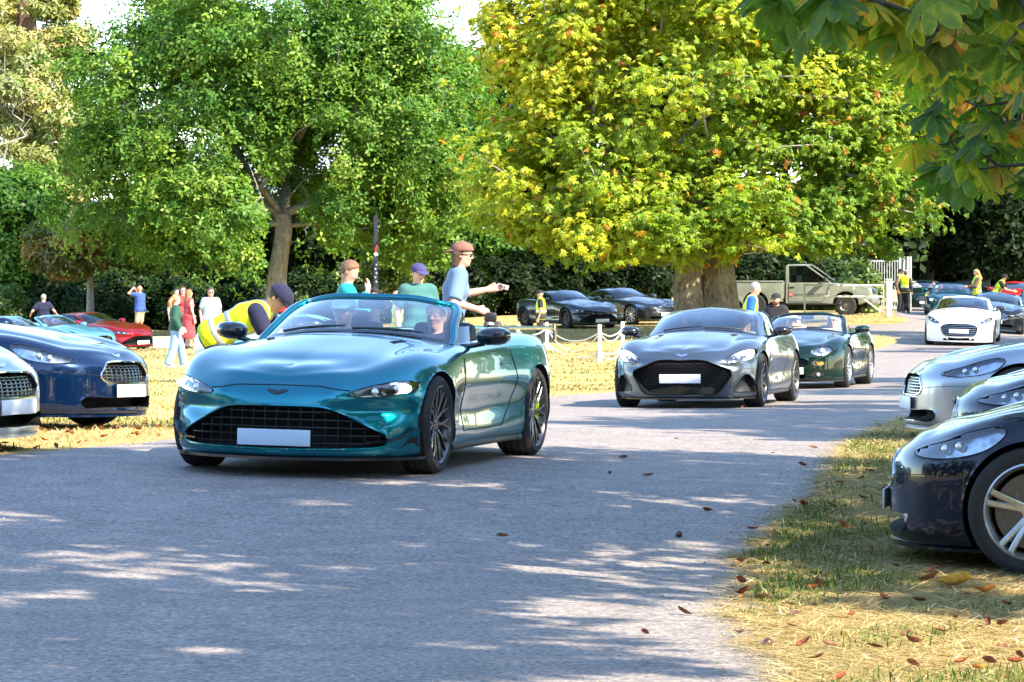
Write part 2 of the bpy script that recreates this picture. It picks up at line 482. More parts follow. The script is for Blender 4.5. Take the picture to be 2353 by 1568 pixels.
class Car:
    def __init__(s, name, label, cat, group, kind='vantage', body=None, det=2, nose=.0, L=None, W=1.0, H=1.0, wb=2.704, fo=.863, ro=.90,
                 wheelR=.345, rim='multi', rim_mat=None, caliper=None, roof='coupe', inside=None, plate=None, trim=None, lights='off',
                 mirror=None, steer=0.0, glassy=True, wedge=None, doors=True):
        s.kind = kind; s.det = det; s.paint = body; s.nz = NOSES[kind]; s.wheelR = wheelR; s.W = W
        s.root = empty(name, label=label, cat=cat, group=group)
        s.wb = wb; s.xf = wb / 2; s.xr = -wb / 2
        kf = fo / .863; kr = ro / .90; km = wb / 2.704
        def mx(x):
            if x > 1.352: return s.xf + (x - 1.352) * kf
            if x < -1.352: return s.xr + (x + 1.352) * kr
            return x * km
        s.mx = mx; s.H = H
        mz = lambda z: .345 + (z - .345) * H if z > .345 else z
        s.mz = mz
        st = np.array([(mx(x), y * W) for x, y in ST0])
        s.nosex = st[0, 0]
        J = len(st)
        ring = np.concatenate([st, (st[1:-1] * [1, -1])[::-1]])
        dd = np.linalg.norm(np.roll(ring, -1, 0) - ring, axis=1)
        tk = np.concatenate([[0], np.cumsum(dd)])
        eps = 1e-3
        q = tk[:-1]
        tang = (spline_periodic(tk, ring, np.mod(q + eps, tk[-1])) - spline_periodic(tk, ring, np.mod(q - eps, tk[-1])))
        nrm = np.stack([tang[:, 1], -tang[:, 0]], 1); nrm /= np.linalg.norm(nrm, axis=1)[:, None]   # outward for this direction
        if (nrm[0, 0] < 0): nrm = -nrm
        rows = []
        for zk, ik in LEV0:
            z = np.array([mz(v) for v in keyed(zk, J)]); i = keyed(ik, J)
            P = np.concatenate([st - nrm[:J] * i[:, None], z[:, None]], 1)
            rows.append(P)
        if wedge: wedge(rows, s)
        sh = rows[-1]
        spx = np.array([mx(v) for v in keyed(SPX0, J)]); spz = np.array([mz(v) for v in keyed(SPZ0, J)])
        for r, t in enumerate(LIDT):
            xy = sh[:, :2] * (1 - t) + np.stack([spx, np.zeros(J)], 1) * t
            g = 1 - (1 - t) ** 2.1
            z = sh[:, 2] + (spz - sh[:, 2]) * g
            if r in LIDDZ0: z = z + keyed(LIDDZ0[r], J)
            rows.append(np.concatenate([xy, z[:, None]], 1))
        G = np.array(rows)                                             # rows x J x 3
        full = np.concatenate([G, (G[:, 1:-1] * [1, -1, 1])[:, ::-1]], 1)
        nu = {3: [7, 8, 8, 8, 8, 9, 9, 9, 9, 9, 8, 8, 8, 6, 6, 6], 2: [5, 6, 6, 6, 6, 6, 6, 6, 5, 5, 5, 6, 6, 4, 4, 4], 1: [3, 3, 3, 3, 3, 4, 4, 4, 3, 3, 3, 4, 4, 3, 3, 3]}[det]
        nv = {3: [2, 4, 6, 6, 6, 6, 4, 4, 4, 4, 5], 2: [2, 3, 4, 4, 4, 4, 3, 3, 3, 3, 3], 1: [1, 2, 3, 3, 3, 3, 2, 2, 2, 2, 2]}[det]
        seq = nu + nu[::-1]
        uq = np.concatenate([np.linspace(tk[i], tk[i + 1], n, endpoint=False) for i, n in enumerate(seq)])
        s.ju = np.concatenate([np.linspace(i, i + 1, n, endpoint=False) for i, n in enumerate(seq)])
        D = np.stack([spline_periodic(tk, r, uq) for r in full])       # rows x U x 3
        seg = np.linalg.norm(np.diff(D, axis=0), axis=2).mean(1)
        vk = np.concatenate([[0], np.cumsum(np.maximum(seg, .05))])
        vq = np.concatenate([np.linspace(vk[i], vk[i + 1], n, endpoint=False) for i, n in enumerate(nv)] + [[vk[-1]]])
        S = spline_natural(vk, D, vq)                                  # V x U x 3
        s.iv = np.concatenate([np.linspace(i, i + 1, n, endpoint=False) for i, n in enumerate(nv)] + [[len(nv)]])
        S[-1, :, 1] = 0
        V, U = S.shape[:2]
        # small sculpted hollows
        if kind == 'vantage':
            for sg in (1, -1):
                w = np.exp(-((S[..., 1] - sg * .66) / .17) ** 2 - ((S[..., 2] - .455) / .062) ** 2) * (S[..., 0] > 1.5)
                S[..., 0] -= .066 * w
                w = np.exp(-((S[..., 1] - sg * .40) / .07) ** 2 - ((S[..., 2] - .56) / .09) ** 2) * (S[..., 0] > 1.5)
                S[..., 0] += .022 * w
            w = np.exp(-((S[..., 0] - 1.66) / .10) ** 2 - ((S[..., 1]) / .34) ** 4) * (S[..., 2] > .6)
            S[..., 2] -= .010 * w
        if kind in ('dbs', 'rapide', 'db9', 'db7'):
            for sg in (1, -1):
                w = np.exp(-((np.abs(S[..., 1]) - .52) / .055) ** 2) * np.clip((S[..., 0] - .75) / .3, 0, 1) * np.clip((1.95 - S[..., 0]) / .3, 0, 1) * (s.iv[:, None] > 6.2)
            S[..., 2] += -.014 * w
        if kind in ('dbs',):
            for sg in (1, -1):
                w = np.exp(-((S[..., 1] - sg * .62) / .10) ** 2 - ((S[..., 2] - .53) / .05) ** 2) * (S[..., 0] > 1.5)
                S[..., 0] -= .025 * w
        s.S = S; s.V = V; s.U = U
        s.verts = S.reshape(-1, 3).copy()
        idx = np.arange(V * U).reshape(V, U)
        mirror_col = (-np.arange(U)) % U
        half = np.arange(U) > U // 2
        idx[-1, half] = idx[-1, mirror_col[half]]
        a = idx[:-1, :]; b = np.roll(idx, -1, 1)[:-1, :]; c = np.roll(idx, -1, 1)[1:, :]; d = idx[1:, :]
        s.quads = np.stack([a, b, c, d], -1).reshape(-1, 4)
        # outward orientation
        s.bvh = BVHTree.FromPolygons([tuple(v) for v in s.verts], [tuple(q) for q in s.quads])
        v0, v1, v2 = (s.verts[s.quads[:, k]] for k in (0, 1, 2))
        k = (V // 3) * U + U // 8
        n = np.cross(v1[k] - v0[k], v2[k] - v0[k])
        if n[1] * v0[k][1] < 0: s.quads = s.quads[:, ::-1]
        s.keep = np.ones(len(s.quads), bool)
        s.vrow = np.repeat(s.iv, U)
        s.glassy = glassy
        s.trim = trim or M_GLOSSBLACK
        s.rimmat = rim_mat or M_DGREYRIM
        s.caliper = caliper or M_CALIPER
        s.mirror_mat = mirror or body
        s.plate_mat = plate or M_PLATE
        s.lights = lights; s.roof = roof; s.rim = rim; s.steer = steer
        s.inside = inside or M_LEATHER
        s.build()

    # ---- projection on the uncut skin
    def P(s, a, b, axis, off=0.0):
        if axis == 'front': o, d = Vector((6, a, b)), Vector((-1, 0, 0))
        elif axis == 'left': o, d = Vector((a, 4, b)), Vector((0, -1, 0))
        elif axis == 'right': o, d = Vector((a, -4, b)), Vector((0, 1, 0))
        elif axis == 'rear': o, d = Vector((-6, a, b)), Vector((1, 0, 0))
        else: o, d = Vector((a, b, 4)), Vector((0, 0, -1))
        h = s.bvh.ray_cast(o, d)
        if h[0] is None: return None
        n = h[1]
        if n.dot(d) > 0: n = -n
        return h[0] + n * off, n
    def line(s, pts, axis, off=0.0, step=.03):
        out = []
        P = np.array(pts, float)
        for i in range(len(P) - 1):
            n = max(1, int(np.linalg.norm(P[i + 1] - P[i]) / step))
            for k in range(n + (i == len(P) - 2)):
                p = P[i] + (P[i + 1] - P[i]) * (k / n)
                h = s.P(p[0], p[1], axis, off)
                if h: out.append(h[0])
        return out
    def seam(s, name, pts, axis, r=.0035, m=None, step=.03, mb=None):
        l = s.line(pts, axis, -.001, step)
        if len(l) > 1:
            t = mb or MB()
            t.tube(l, r, 5)
            if mb is None: return t.build(name, m or M_CAVITY, s.root)
    def patch(s, name, poly, axis, m, off=.003, grid=.03, parent=None, rim=0.0):
        """thin sheet following the skin inside a 2-D outline"""
        poly = [tuple(p) for p in poly]
        n = len(poly)
        xs = [p[0] for p in poly]; ys = [p[1] for p in poly]
        gx = np.arange(min(xs) + grid / 2, max(xs), grid); gy = np.arange(min(ys) + grid / 2, max(ys), grid)
        X, Y = np.meshgrid(gx, gy); X = X.ravel(); Y = Y.ravel()
        if len(X):
            ins = in_poly(X, Y, poly)
            q = np.stack([X[ins], Y[ins]], 1)
            if len(q):
                nn = nearest_on_poly(q, poly)
                q = q[np.linalg.norm(q - nn, axis=1) > grid * .35]
        else: q = np.zeros((0, 2))
        pts = [Vector(p) for p in poly] + [Vector(p) for p in q]
        r = delaunay_2d_cdt(pts, [(i, (i + 1) % n) for i in range(n)], [], 1, 1e-5)
        vs = []; ok = []
        for p in r[0]:
            h = s.P(p.x, p.y, axis, off)
            ok.append(h is not None); vs.append(h[0] if h else Vector((0, 0, 0)))
        fs = [f for f in r[2] if all(ok[i] for i in f)]
        if not fs: return None
        mb = MB(); mb.add(vs, fs)
        o = mb.build(name, m, parent or s.root, angle=60)
        ctr = sum((vs[i] for f in fs for i in f), Vector()) / sum(len(f) for f in fs)
        bm = bmesh.new(); bm.from_mesh(o.data)
        bmesh.ops.recalc_face_normals(bm, faces=bm.faces[:])
        d = {'front': Vector((1, 0, 0)), 'left': Vector((0, 1, 0)), 'right': Vector((0, -1, 0)), 'top': Vector((0, 0, 1)), 'rear': Vector((-1, 0, 0))}[axis]
        if sum(f.normal.dot(d) * f.calc_area() for f in bm.faces) < 0:
            bmesh.ops.reverse_faces(bm, faces=bm.faces[:])
        bm.to_mesh(o.data); bm.free()
        o.data.polygons.foreach_set('use_smooth', [True] * len(o.data.polygons))
        return o
    # ---- cutting
    def cut(s, poly, axis, cond=None):
        ax = {'front': (1, 2), 'top': (0, 1), 'left': (0, 2), 'right': (0, 2)}[axis]
        v = s.verts
        poly = np.asarray(poly)
        ins = in_poly(v[:, ax[0]], v[:, ax[1]], poly)
        if axis == 'front': ins &= (v[:, 0] > s.xf + .1)
        if axis == 'top': ins &= (s.vrow > 6.0)
        if axis == 'left': ins &= (v[:, 1] > 0)
        if axis == 'right': ins &= (v[:, 1] < 0)
        if cond is not None: ins &= cond(v)
        q = ins[s.quads]
        dele = q.all(1) & s.keep
        part = q.any(1) & ~q.all(1) & s.keep
        s.keep &= ~dele
        mv = np.unique(s.quads[part].ravel()); mv = mv[ins[mv]]
        if len(mv):
            tgt = nearest_on_poly(v[mv][:, ax], poly)
            s.verts[np.ix_(mv, ax)] = tgt
    def cut_wheels(s):
        s.archR = s.wheelR + .032
        for x in (s.xf, s.xr):
            v = s.verts
            dx = v[:, 0] - x; dz = v[:, 2] - s.wheelR
            rr = np.hypot(dx, dz)
            ins = (rr < s.archR) & (np.abs(v[:, 1]) > .5) & (s.vrow < 6.4)
            q = ins[s.quads]
            s.keep &= ~q.all(1)
            part = q.any(1) & s.keep
            mv = np.unique(s.quads[part].ravel()); mv = mv[ins[mv]]
            f = s.archR / np.maximum(rr[mv], 1e-4)
            s.verts[mv, 0] = x + dx[mv] * f; s.verts[mv, 2] = s.wheelR + dz[mv] * f

    def build(s):
        root, det = s.root, s.det
        nz = s.nz; kind = s.kind
        mir = lambda poly: [(-a, b) for a, b in poly[::-1]]
        full = lambda half: [(a, s.mz(b)) for a, b in half] + [(-a, s.mz(b)) for a, b in half[::-1] if a > 0]
        sm = lambda poly: [tuple(p) for p in smooth_poly(poly, 5)]
        def sm_half(h):
            h = [(a * s.W, s.mz(b)) for a, b in h]
            p = smooth_poly(h, 5, closed=False)
            return [tuple(x) for x in p] + [(-x[0], x[1]) for x in p[::-1][1:-1]] if h[0][0] == 0 and h[-1][0] == 0 else None
        s.cut_wheels()
        gr = sm_half(nz['grille'])
        lamps = []
        if nz['light']:
            lp = [(a * s.W, s.mz(b)) for a, b in nz['light']]
            lp = sm(lp); lamps = [(lp, 'front', 1), (mir(lp), 'front', -1)]
        else:
            lp = [(s.nosex + x, s.mz(z)) for x, z in WINGLAMP]
            lp = sm(lp); lamps = [(lp, 'left', 1), (lp, 'right', -1)]
        low = sm_half(nz['low']) if nz.get('low') else None
        vents = []
        if nz.get('vent'):
            vp = sm([(a * s.W, s.mz(b)) for a, b in nz['vent']]); vents = [vp, mir(vp)]
        # cockpit opening
        m = s.mx
        if s.roof == 'open':
            cp = [(m(.52), .0), (m(.47), .45), (m(.30), .68), (m(-.1), .72), (m(-.6), .70), (m(-.9), .60), (m(-.98), .3), (m(-1.0), 0)]
        else:
            cp = [(m(.55), .0), (m(.49), .42), (m(.30), .66), (m(-.1), .70), (m(-.7), .68), (m(-1.15), .55), (m(-1.4), .3), (m(-1.45), 0)]
        cph = smooth_poly([(a, b * s.W) for a, b in cp], 5, closed=False)
        cpl = [tuple(p) for p in cph] + [(p[0], -p[1]) for p in cph[::-1][1:-1]]
        if det >= 2:
            s.cut(gr, 'front')
            if low: s.cut(low, 'front')
            for p in vents: s.cut(p, 'front')
            for p, ax, sg in lamps: s.cut(p, ax, cond=(lambda v: s.vrow > 3.2))
        if s.glassy: s.cut(cpl, 'top')
        # ---- body skin
        used = np.unique(s.quads[s.keep].ravel())
        remap = -np.ones(len(s.verts), int); remap[used] = np.arange(len(used))
        fq = remap[s.quads[s.keep]]
        tri = (fq[:, 0] == fq[:, 1]) | (fq[:, 1] == fq[:, 2]) | (fq[:, 2] == fq[:, 3]) | (fq[:, 3] == fq[:, 0])
        me = np_mesh('body', s.verts[used], quads=fq[~tri], tris=np.array([list(dict.fromkeys(f)) for f in fq[tri]]) if tri.any() else None)
        me.set_sharp_from_angle(angle=R(50))
        body = link('body', me, s.paint, root)
        s.body = body
        # ---- wheel housings
        for x in (s.xf, s.xr):
            for sg in (1, -1):
                mb = MB(); n = 20; rr = s.archR + .004
                ring = []
                for yy in (.93 * s.W + .0, .55):
                    ring.append([(x + rr * math.cos(PI * k / n * 1.3 - .15 * PI), sg * yy, s.wheelR + rr * math.sin(PI * k / n * 1.3 - .15 * PI)) for k in range(n + 1)])
                # outer edge pulled to the skin
                oe = []
                for p in ring[0]:
                    h = s.P(p[0], p[2], 'left' if sg > 0 else 'right', -.004)
                    oe.append((p[0], h[0].y if h and abs(h[0].y) > .6 else p[1] * .96, p[2]))
                vs = oe + ring[1]
                fs = [(k, k + 1, n + 2 + k, n + 1 + k) for k in range(n)]
                b = len(vs)
                vs.append((x, sg * .55, s.wheelR)); fs += [(n + 1 + k, n + 2 + k, b) for k in range(n)]
                mb.add(vs, fs); mb.build('wheel_housing', M_CAVITY, root)
        s.wheels()
        # ---- underbody floor
        MB().box((0, 0, .16), (s.mx(1.9) - s.mx(-1.9), 1.2 * s.W, .03)).build('floor_pan', M_CAVITY, root)
        # ---- nose openings
        def pocket(poly, axis, depth, name, m_wall, back):
            """walls and back of a recess"""
            ring = [s.P(a, b, axis, .0) for a, b in poly]
            ring = [h[0] for h in ring if h]
            d = {'front': Vector((-1, 0, 0)), 'left': Vector((-.3, -1, 0)), 'right': Vector((-.3, 1, 0))}[axis] * depth
            ctr = sum(ring, Vector()) / len(ring)
            n = len(ring)
            inner = [ctr + (p - ctr) * .93 + d for p in ring]
            mb = MB(); mb.add(ring + inner, [(k, (k + 1) % n, n + (k + 1) % n, n + k) for k in range(n)])
            c = sum(inner, Vector()) / n
            mb.add(inner + [c], [(k, (k + 1) % n, n) for k in range(n)])
            return mb.build(name, m_wall, root)
        bars = {'vantage': M_MESHGR, 'dbs': M_MESHGR, 'db9': M_GREYBAR, 'db7': M_MESHGR, 'rapide': M_GREYBAR}[kind]
        def bars_in(poly, name, hs, vs_, off, r, mm, joined=True):
            ys = np.array([p[0] for p in poly]); zs = np.array([p[1] for p in poly])
            mbs = []
            def clip(horizontal, c):
                n = len(poly); out = []
                for i in range(n):
                    (a, b), (c2, d2) = poly[i], poly[(i + 1) % n]
                    p, q = (b, d2) if horizontal else (a, c2)
                    if (p > c) != (q > c):
                        t = (c - p) / (q - p)
                        out.append(a + (c2 - a) * t if horizontal else b + (d2 - b) * t)
                return sorted(out)
            for k in range(hs):
                z = zs.min() + (zs.max() - zs.min()) * (k + .8) / (hs + .6)
                e = clip(True, z)
                if len(e) >= 2:
                    l = s.line([(e[0], z), (e[-1], z)], 'front', off, .05)
                    if len(l) > 1: mbs.append((name, MB().tube(l, r, 6)))
            for k in range(vs_):
                y = ys.min() + (ys.max() - ys.min()) * (k + .5) / vs_
                e = clip(False, y)
                if len(e) >= 2:
                    l = s.line([(y, e[0]), (y, e[-1])], 'front', off - .008, .05)
                    if len(l) > 1: mbs.append((name.replace('bar', 'rib'), MB().tube(l, r * .8, 5)))
            return mbs
        if det >= 2:
            g = pocket(gr, 'front', .16, 'grille', M_CAVITY, M_CAVITY)
            if kind == 'vantage': hb, vb, rr = 5, 17, .006
            elif kind == 'dbs': hb, vb, rr = 0, 0, .004
            elif kind == 'db9': hb, vb, rr = 6, 11, .006
            elif kind == 'db7': hb, vb, rr = 5, 7, .007
            else: hb, vb, rr = 6, 0, .008
            for nm, mb in bars_in(gr, 'grille_bar', hb, vb, -.03, rr, bars):
                mb.build(nm, bars, g)
            if kind == 'dbs':       # honeycomb mesh
                mb = MB(); c = .021; y0 = max(p[0] for p in gr)
                poly = np.array(gr)
                row = 0; z = min(p[1] for p in gr)
                while z < max(p[1] for p in gr):
                    y = -y0 + (row % 2) * c * .866
                    while y < y0:
                        for a in (0, 1, 2):
                            p = [(y + c * .95 * math.cos(PI / 6 + a * PI / 3), z + c * .95 * math.sin(PI / 6 + a * PI / 3)), (y + c * .95 * math.cos(PI / 6 + (a + 1) * PI / 3), z + c * .95 * math.sin(PI / 6 + (a + 1) * PI / 3))]
                            if in_poly(np.array([p[0][0], p[1][0]]), np.array([p[0][1], p[1][1]]), poly).all():
                                h = [s.P(q[0], q[1], 'front', -.02) for q in p]
                                if h[0] and h[1]: mb.tube([h[0][0], h[1][0]], .003, 3, cap=False)
                        y += c * 1.732
                    z += c * 1.5; row += 1
                o = mb.build('grille_mesh', M_MESHGR, g); o['kind'] = 'stuff'
            # surround
            ring = [s.P(a, b, 'front', .001) for a, b in gr]; ring = [h[0] for h in ring if h]
            MB().tube(ring, .009 if kind != 'dbs' else .007, 6, closed=True).build('grille_surround', s.paint if kind in ('vantage',) else (M_GLOSSBLACK if kind == 'dbs' else s.paint if kind == 'db7' else M_CHROME), root)
            if low:
                pocket(low, 'front', .15, 'lower_intake', M_CAVITY, M_CAVITY)
            for p in vents:
                v = pocket(p, 'front', .13, 'side_intake', M_BLACK, M_BLACK)
                ring = [s.P(a, b, 'front', .001) for a, b in p]; ring = [h[0] for h in ring if h]
                MB().tube(ring, .008, 6, closed=True).build('intake_trim', M_GLOSSBLACK, v)
        else:
            g = s.patch('grille', gr, 'front', M_CAVITY, .002, .06)
            for nm, mb in bars_in(gr, 'grille_bar', 5, 7 if kind != 'rapide' else 0, .006, .008, bars):
                if g: mb.build(nm, bars, g)
            if low: s.patch('lower_intake', low, 'front', M_CAVITY, .002, .06)
            if kind == 'dbs' or vents:
                for p in vents: s.patch('side_intake', p, 'front', M_CAVITY, .002, .06)
        # ---- lamps
        for poly, ax, sg in lamps:
            lit = s.lights == 'on'
            if det >= 2:
                hl = s.patch('headlight', poly, ax, M_LAMPDARK if kind in ('vantage', 'dbs') else M_LAMPBOWL, -.035, .03)
                pk = pocket(poly, ax, .05, 'headlight_shell', M_LAMPDARK, M_LAMPDARK)
                if hl is not None: pk.parent = hl
                P2 = np.array(poly); c = P2.mean(0)
                axl = P2[np.linalg.norm(P2 - c, axis=1).argmax()] - c
                lens = []
                fr = (-.30, .25) if ax == 'front' else (.1, .38)
                if kind == 'db7': fr = (0.0,)
                for f in fr:
                    q = c + axl * f * (1 if True else 1)
                    h = s.P(q[0], q[1], ax, -.016)
                    if h: lens.append((h, .03 if kind != 'db7' else .055))
                for h, rr in lens:
                    lm = MB(); lm.ball(h[0], rr * (.9 if ax != 'front' else 1), 12, 7)
                    lm.build('lamp_lens', M_LAMPLENS, hl)
                if lit:
                    off = -.012
                    if kind == 'dbs':
                        n = len(poly)
                        strip = [c + (P2[k] - c) * .80 for k in range(n)]
                        # bright running strip round the top and outer edge
                        order = sorted(range(n), key=lambda k: math.atan2((P2[k] - c)[1], (P2[k] - c)[0] * sg))
                        sel = [k for k in order if math.atan2((P2[k] - c)[1], (P2[k] - c)[0] * sg) > -1.0 and math.atan2((P2[k] - c)[1], (P2[k] - c)[0] * sg) < 2.9]
                        l = [s.P(strip[k][0], strip[k][1], ax, off) for k in sel]; l = [h[0] for h in l if h]
                        if len(l) > 2: MB().tube(l, .011, 6).build('running_light', M_DRL, hl)
                    else:
                        q = c + np.array([sg * .10, .012])
                        h = s.P(q[0], q[1], ax, -.010)
                        if h and kind == 'vantage':
                            MB().ball(h[0], (.02, .062, .032), 12, 7).build('lit_lamp', M_LAMPLIT, hl)
                cv = s.patch('lamp_cover', poly, ax, M_COVER, .0015, .03, parent=hl)
                ring = [s.P(a, b, ax, .0) for a, b in poly]; ring = [h[0] for h in ring if h]
                MB().tube(ring, .004, 5, closed=True).build('lamp_gap', M_CAVITY, hl)
            else:
                hl = s.patch('headlight', poly, ax, M_LAMPBOWL, .003, .05)
                if hl:
                    P2 = np.array(poly); c = P2.mean(0)
                    h = s.P(c[0], c[1], ax, .004)
                    if h: MB().ball(h[0], .05 if lit else .035, 10, 6).build('lamp_lens', M_LAMPLIT if lit else M_LAMPLENS, hl)
        if nz.get('amber'):
            for pl in (nz['amber'], mir(nz['amber'])):
                s.patch('indicator', sm([(a * s.W, b) for a, b in pl]), 'front', M_CHROME, .003, .04)
                c = np.mean(pl, 0); q = [(c[0] + (a - c[0]) * .55, c[1] + (b - c[1]) * .7) for a, b in pl]
                s.patch('indicator_lens', q, 'front', M_AMBER, .007, .04)
            for pl in (nz['fog'], mir(nz['fog'])):
                s.patch('fog_light', sm(pl), 'front', M_CAVITY, .003, .04)
                c = np.mean(pl, 0); h = s.P(c[0], c[1], 'front', .0)
                if h: MB().ball(h[0], .035, 10, 6).build('fog_lamp', M_LAMPLENS, root)
        # ---- shut lines
        if det >= 2:
            if nz['shut']:
                sh = [(a * s.W, s.mz(b)) for a, b in nz['shut']]
                if sh[0][0] == 0: sh = [(-a, b) for a, b in sh[::-1]] + sh[1:]; s.seam('bonnet_gap', sh, 'front', .0055)
                else:
                    s.seam('bumper_gap', sh, 'front', .003); s.seam('bumper_gap', [(-a, b) for a, b in sh], 'front', .003)
        if det >= 2 or s.roof != 'open':
            for ax in ('left', 'right'):
                d = [(m(.62), .80), (m(.66), .55), (m(.60), .27)]
                r_ = [(m(-.72), .84), (m(-.80), .62), (m(-.66), .40), (m(-.50), .27)]
                s.seam('door_gap', d, ax, .0055); s.seam('door_gap', r_, ax, .0055)
                if det >= 2:
                    s.seam('door_gap', [(m(.60), .27), (m(-.50), .27)], ax, .004)
                    l = s.line([(m(-.46), .735), (m(-.62), .745)], ax, .004)
                    if len(l) > 1: MB().tube(l, .007, 6).build('door_handle', M_CHROME if kind != 'vantage' else s.paint, root)
                    v = [(m(.93), .60), (m(.72), .63), (m(.70), .56), (m(.92), .54)]
                    s.patch('side_vent', v, ax, M_BLACK if kind != 'db7' else s.paint, .002, .05)
                    l = s.line([(m(.92), .575), (m(.50), .60)], ax, .004)
                    if len(l) > 1: MB().tube(l, .006, 6).build('side_strake', M_CHROME if kind in ('db9', 'db7', 'rapide') else M_GLOSSBLACK, root)
        if det >= 2:
            for y in (.37, -.37):
                if kind in ('vantage', 'rapide', 'dbs'):
                    v = [(m(1.02), y + .11 * np.sign(y)), (m(.86), y + .16 * np.sign(y)), (m(.84), y + .11 * np.sign(y)), (m(.98), y + .06 * np.sign(y))]
                    vo = s.patch('bonnet_vent', v, 'top', M_CAVITY, .002, .05)
        # ---- badge: a pair of spread wings
        if det >= 2:
            bz = s.mz(nz['badge']); w = .078
            half = [(0, .012), (.012, .014), (.03, .020), (w, .021), (w * .9, .010), (w * .7, .002), (w * .45, -.006), (.02, -.010), (0, -.014)]
            poly = [(a, bz + b) for a, b in half] + [(-a, bz + b) for a, b in half[::-1] if a > 0]
            s.patch('wing_badge', poly, 'front', M_GLOSSBLACK if kind == 'vantage' else M_CHROME, .004, .012)
        if kind == 'vantage' and det >= 3:
            for sg in (1, -1):     # small black winglets on the bumper corners
                l = [s.P(sg * a, b, 'front', .0) for a, b in ((.60, .235), (.68, .240), (.76, .255), (.82, .285), (.86, .335))]
                l = [h[0] for h in l if h]
                if len(l) > 3:
                    mb = MB(); n = len(l)
                    o = [p + Vector((.045, 0, 0)) * (.5 + .5 * k / n) + Vector((0, sg * .02, .012)) for k, p in enumerate(l)]
                    dz = Vector((0, 0, .012))
                    mb.add(l + o + [p - dz for p in o] + [p - dz for p in l], [(k, k + 1, n + k + 1, n + k) for k in range(n - 1)] + [(n + k, n + k + 1, 2 * n + k + 1, 2 * n + k) for k in range(n - 1)] + [(2 * n + k, 2 * n + k + 1, 3 * n + k + 1, 3 * n + k) for k in range(n - 1)] + [(n - 1, 4 * n - 1, 3 * n - 1, 2 * n - 1)])
                    mb.build('bumper_winglet', M_GLOSSBLACK, root, angle=30)
                s.patch('corner_intake', [(sg * .80, .20), (sg * .88, .21), (sg * .90, .30), (sg * .84, .27)], 'front', M_CAVITY, .002, .03)
        # ---- plate
        pz = nz['plate']
        h = s.P(0, pz, 'front', 0) or (Vector((s.nosex, 0, pz)), None)
        px = max((s.P(y, zz, 'front', 0) or (Vector((0, 0, 0)), 0))[0].x for y in (0,) for zz in (pz - .05, pz, pz + .05)) + (.012 if kind != 'vantage' else .014)
        pl = MB().box((px, 0, pz), (.010, .525, .112), bev=.004).build('number_plate', s.plate_mat, root)
        s.plate = pl
        # ---- lip, sills
        if det >= 2:
            iu = np.where((s.ju <= 5.0) | (s.ju >= 27.0))[0]
            order = np.concatenate([iu[s.ju[iu] >= 27], iu[s.ju[iu] <= 5]])
            r1 = int(np.argmin(np.abs(s.iv - 1)))
            base = s.S[r1][order]
            ctr = base[:, :2].mean(0) * [0, 0]
            vs = []; n = len(base)
            nr = np.gradient(base[:, :2], axis=0); nr = np.stack([nr[:, 1], -nr[:, 0]], 1); nr /= np.linalg.norm(nr, axis=1)[:, None]
            if nr[n // 2][0] < 0: nr = -nr
            ext = .035 if kind in ('vantage',) else .012
            lipz = base[:, 2]
            for p, q in zip(base, nr): vs.append((p[0] + q[0] * ext, p[1] + q[1] * ext, p[2] - .004))
            for p, q in zip(base, nr): vs.append((p[0] + q[0] * ext, p[1] + q[1] * ext, p[2] - .022))
            for p, q in zip(base, nr): vs.append((p[0] - q[0] * .08, p[1] - q[1] * .08, p[2] - .024))
            for p, q in zip(base, nr): vs.append((p[0] - q[0] * .02, p[1] - q[1] * .02, p[2] + .008))
            fs = []
            for k in range(n - 1):
                for a in range(4):
                    b = (a + 1) % 4
                    fs.append((a * n + k, a * n + k + 1, b * n + k + 1, b * n + k))
            MB().add(vs, fs).build('front_splitter', M_GLOSSBLACK if kind in ('vantage', 'dbs') else (s.paint if kind != 'db7' else M_BLACK), root, angle=35)
            for sg in (1, -1):
                MB().box((0, sg * .86 * s.W, .165), (s.wb - 2 * s.archR - .06, .12, .04), bev=.015).build('sill', M_BLACK, root)
        s.greenhouse(cpl)
        if det >= 2: s.mirrors()
        else: s.mirrors(True)
        if s.glassy: s.interior(cpl)
        # ---- rear lamps and exhaust (seen from a step to the side)
        for sg in (1, -1):
            s.patch('tail_light', [(sg * .80 * s.W, s.mz(.80)), (sg * .45 * s.W, s.mz(.83)), (sg * .45 * s.W, s.mz(.80)), (sg * .80 * s.W, s.mz(.75))], 'rear', M_REDLENS, .003, .08)

    def greenhouse(s, cpl):
        m, mz, W = s.mx, s.mz, s.W
        g = GH0
        root = s.root
        base = np.array([(m(x), y * W, mz(z)) for x, y, z in g['base']])
        top = np.array([(m(x), y * W, mz(z)) for x, y, z in g['top']])
        # stand the base on the skin
        for p in base:
            h = s.P(p[0], p[1], 'top')
            if h: p[2] = h[0].z - .004
        J = len(base)
        mid = (base + top) / 2
        out = mid.copy(); out[:, 2] = 0; out[:, 0] -= m(-.5); out /= np.maximum(np.linalg.norm(out, axis=1), 1e-6)[:, None]
        mid += out * .03; mid[:, 2] += .012
        spx = np.linspace(m(g['spx'][0]), m(g['spx'][1]), J); spz = np.linspace(mz(g['spz'][0]), mz(g['spz'][1]), J)
        rows = [base, mid, top]
        for t in (.22, .6, 1.0):
            xy = top[:, :2] * (1 - t) + np.stack([spx, np.zeros(J)], 1) * t
            z = top[:, 2] + (spz - top[:, 2]) * (1 - (1 - t) ** 2)
            rows.append(np.concatenate([xy, z[:, None]], 1))
        G = np.array(rows)
        full = np.concatenate([G, (G[:, 1:-1] * [1, -1, 1])[:, ::-1]], 1)
        ring = full[0]
        dd = np.linalg.norm(np.roll(ring, -1, 0) - ring, axis=1); tk = np.concatenate([[0], np.cumsum(dd)])
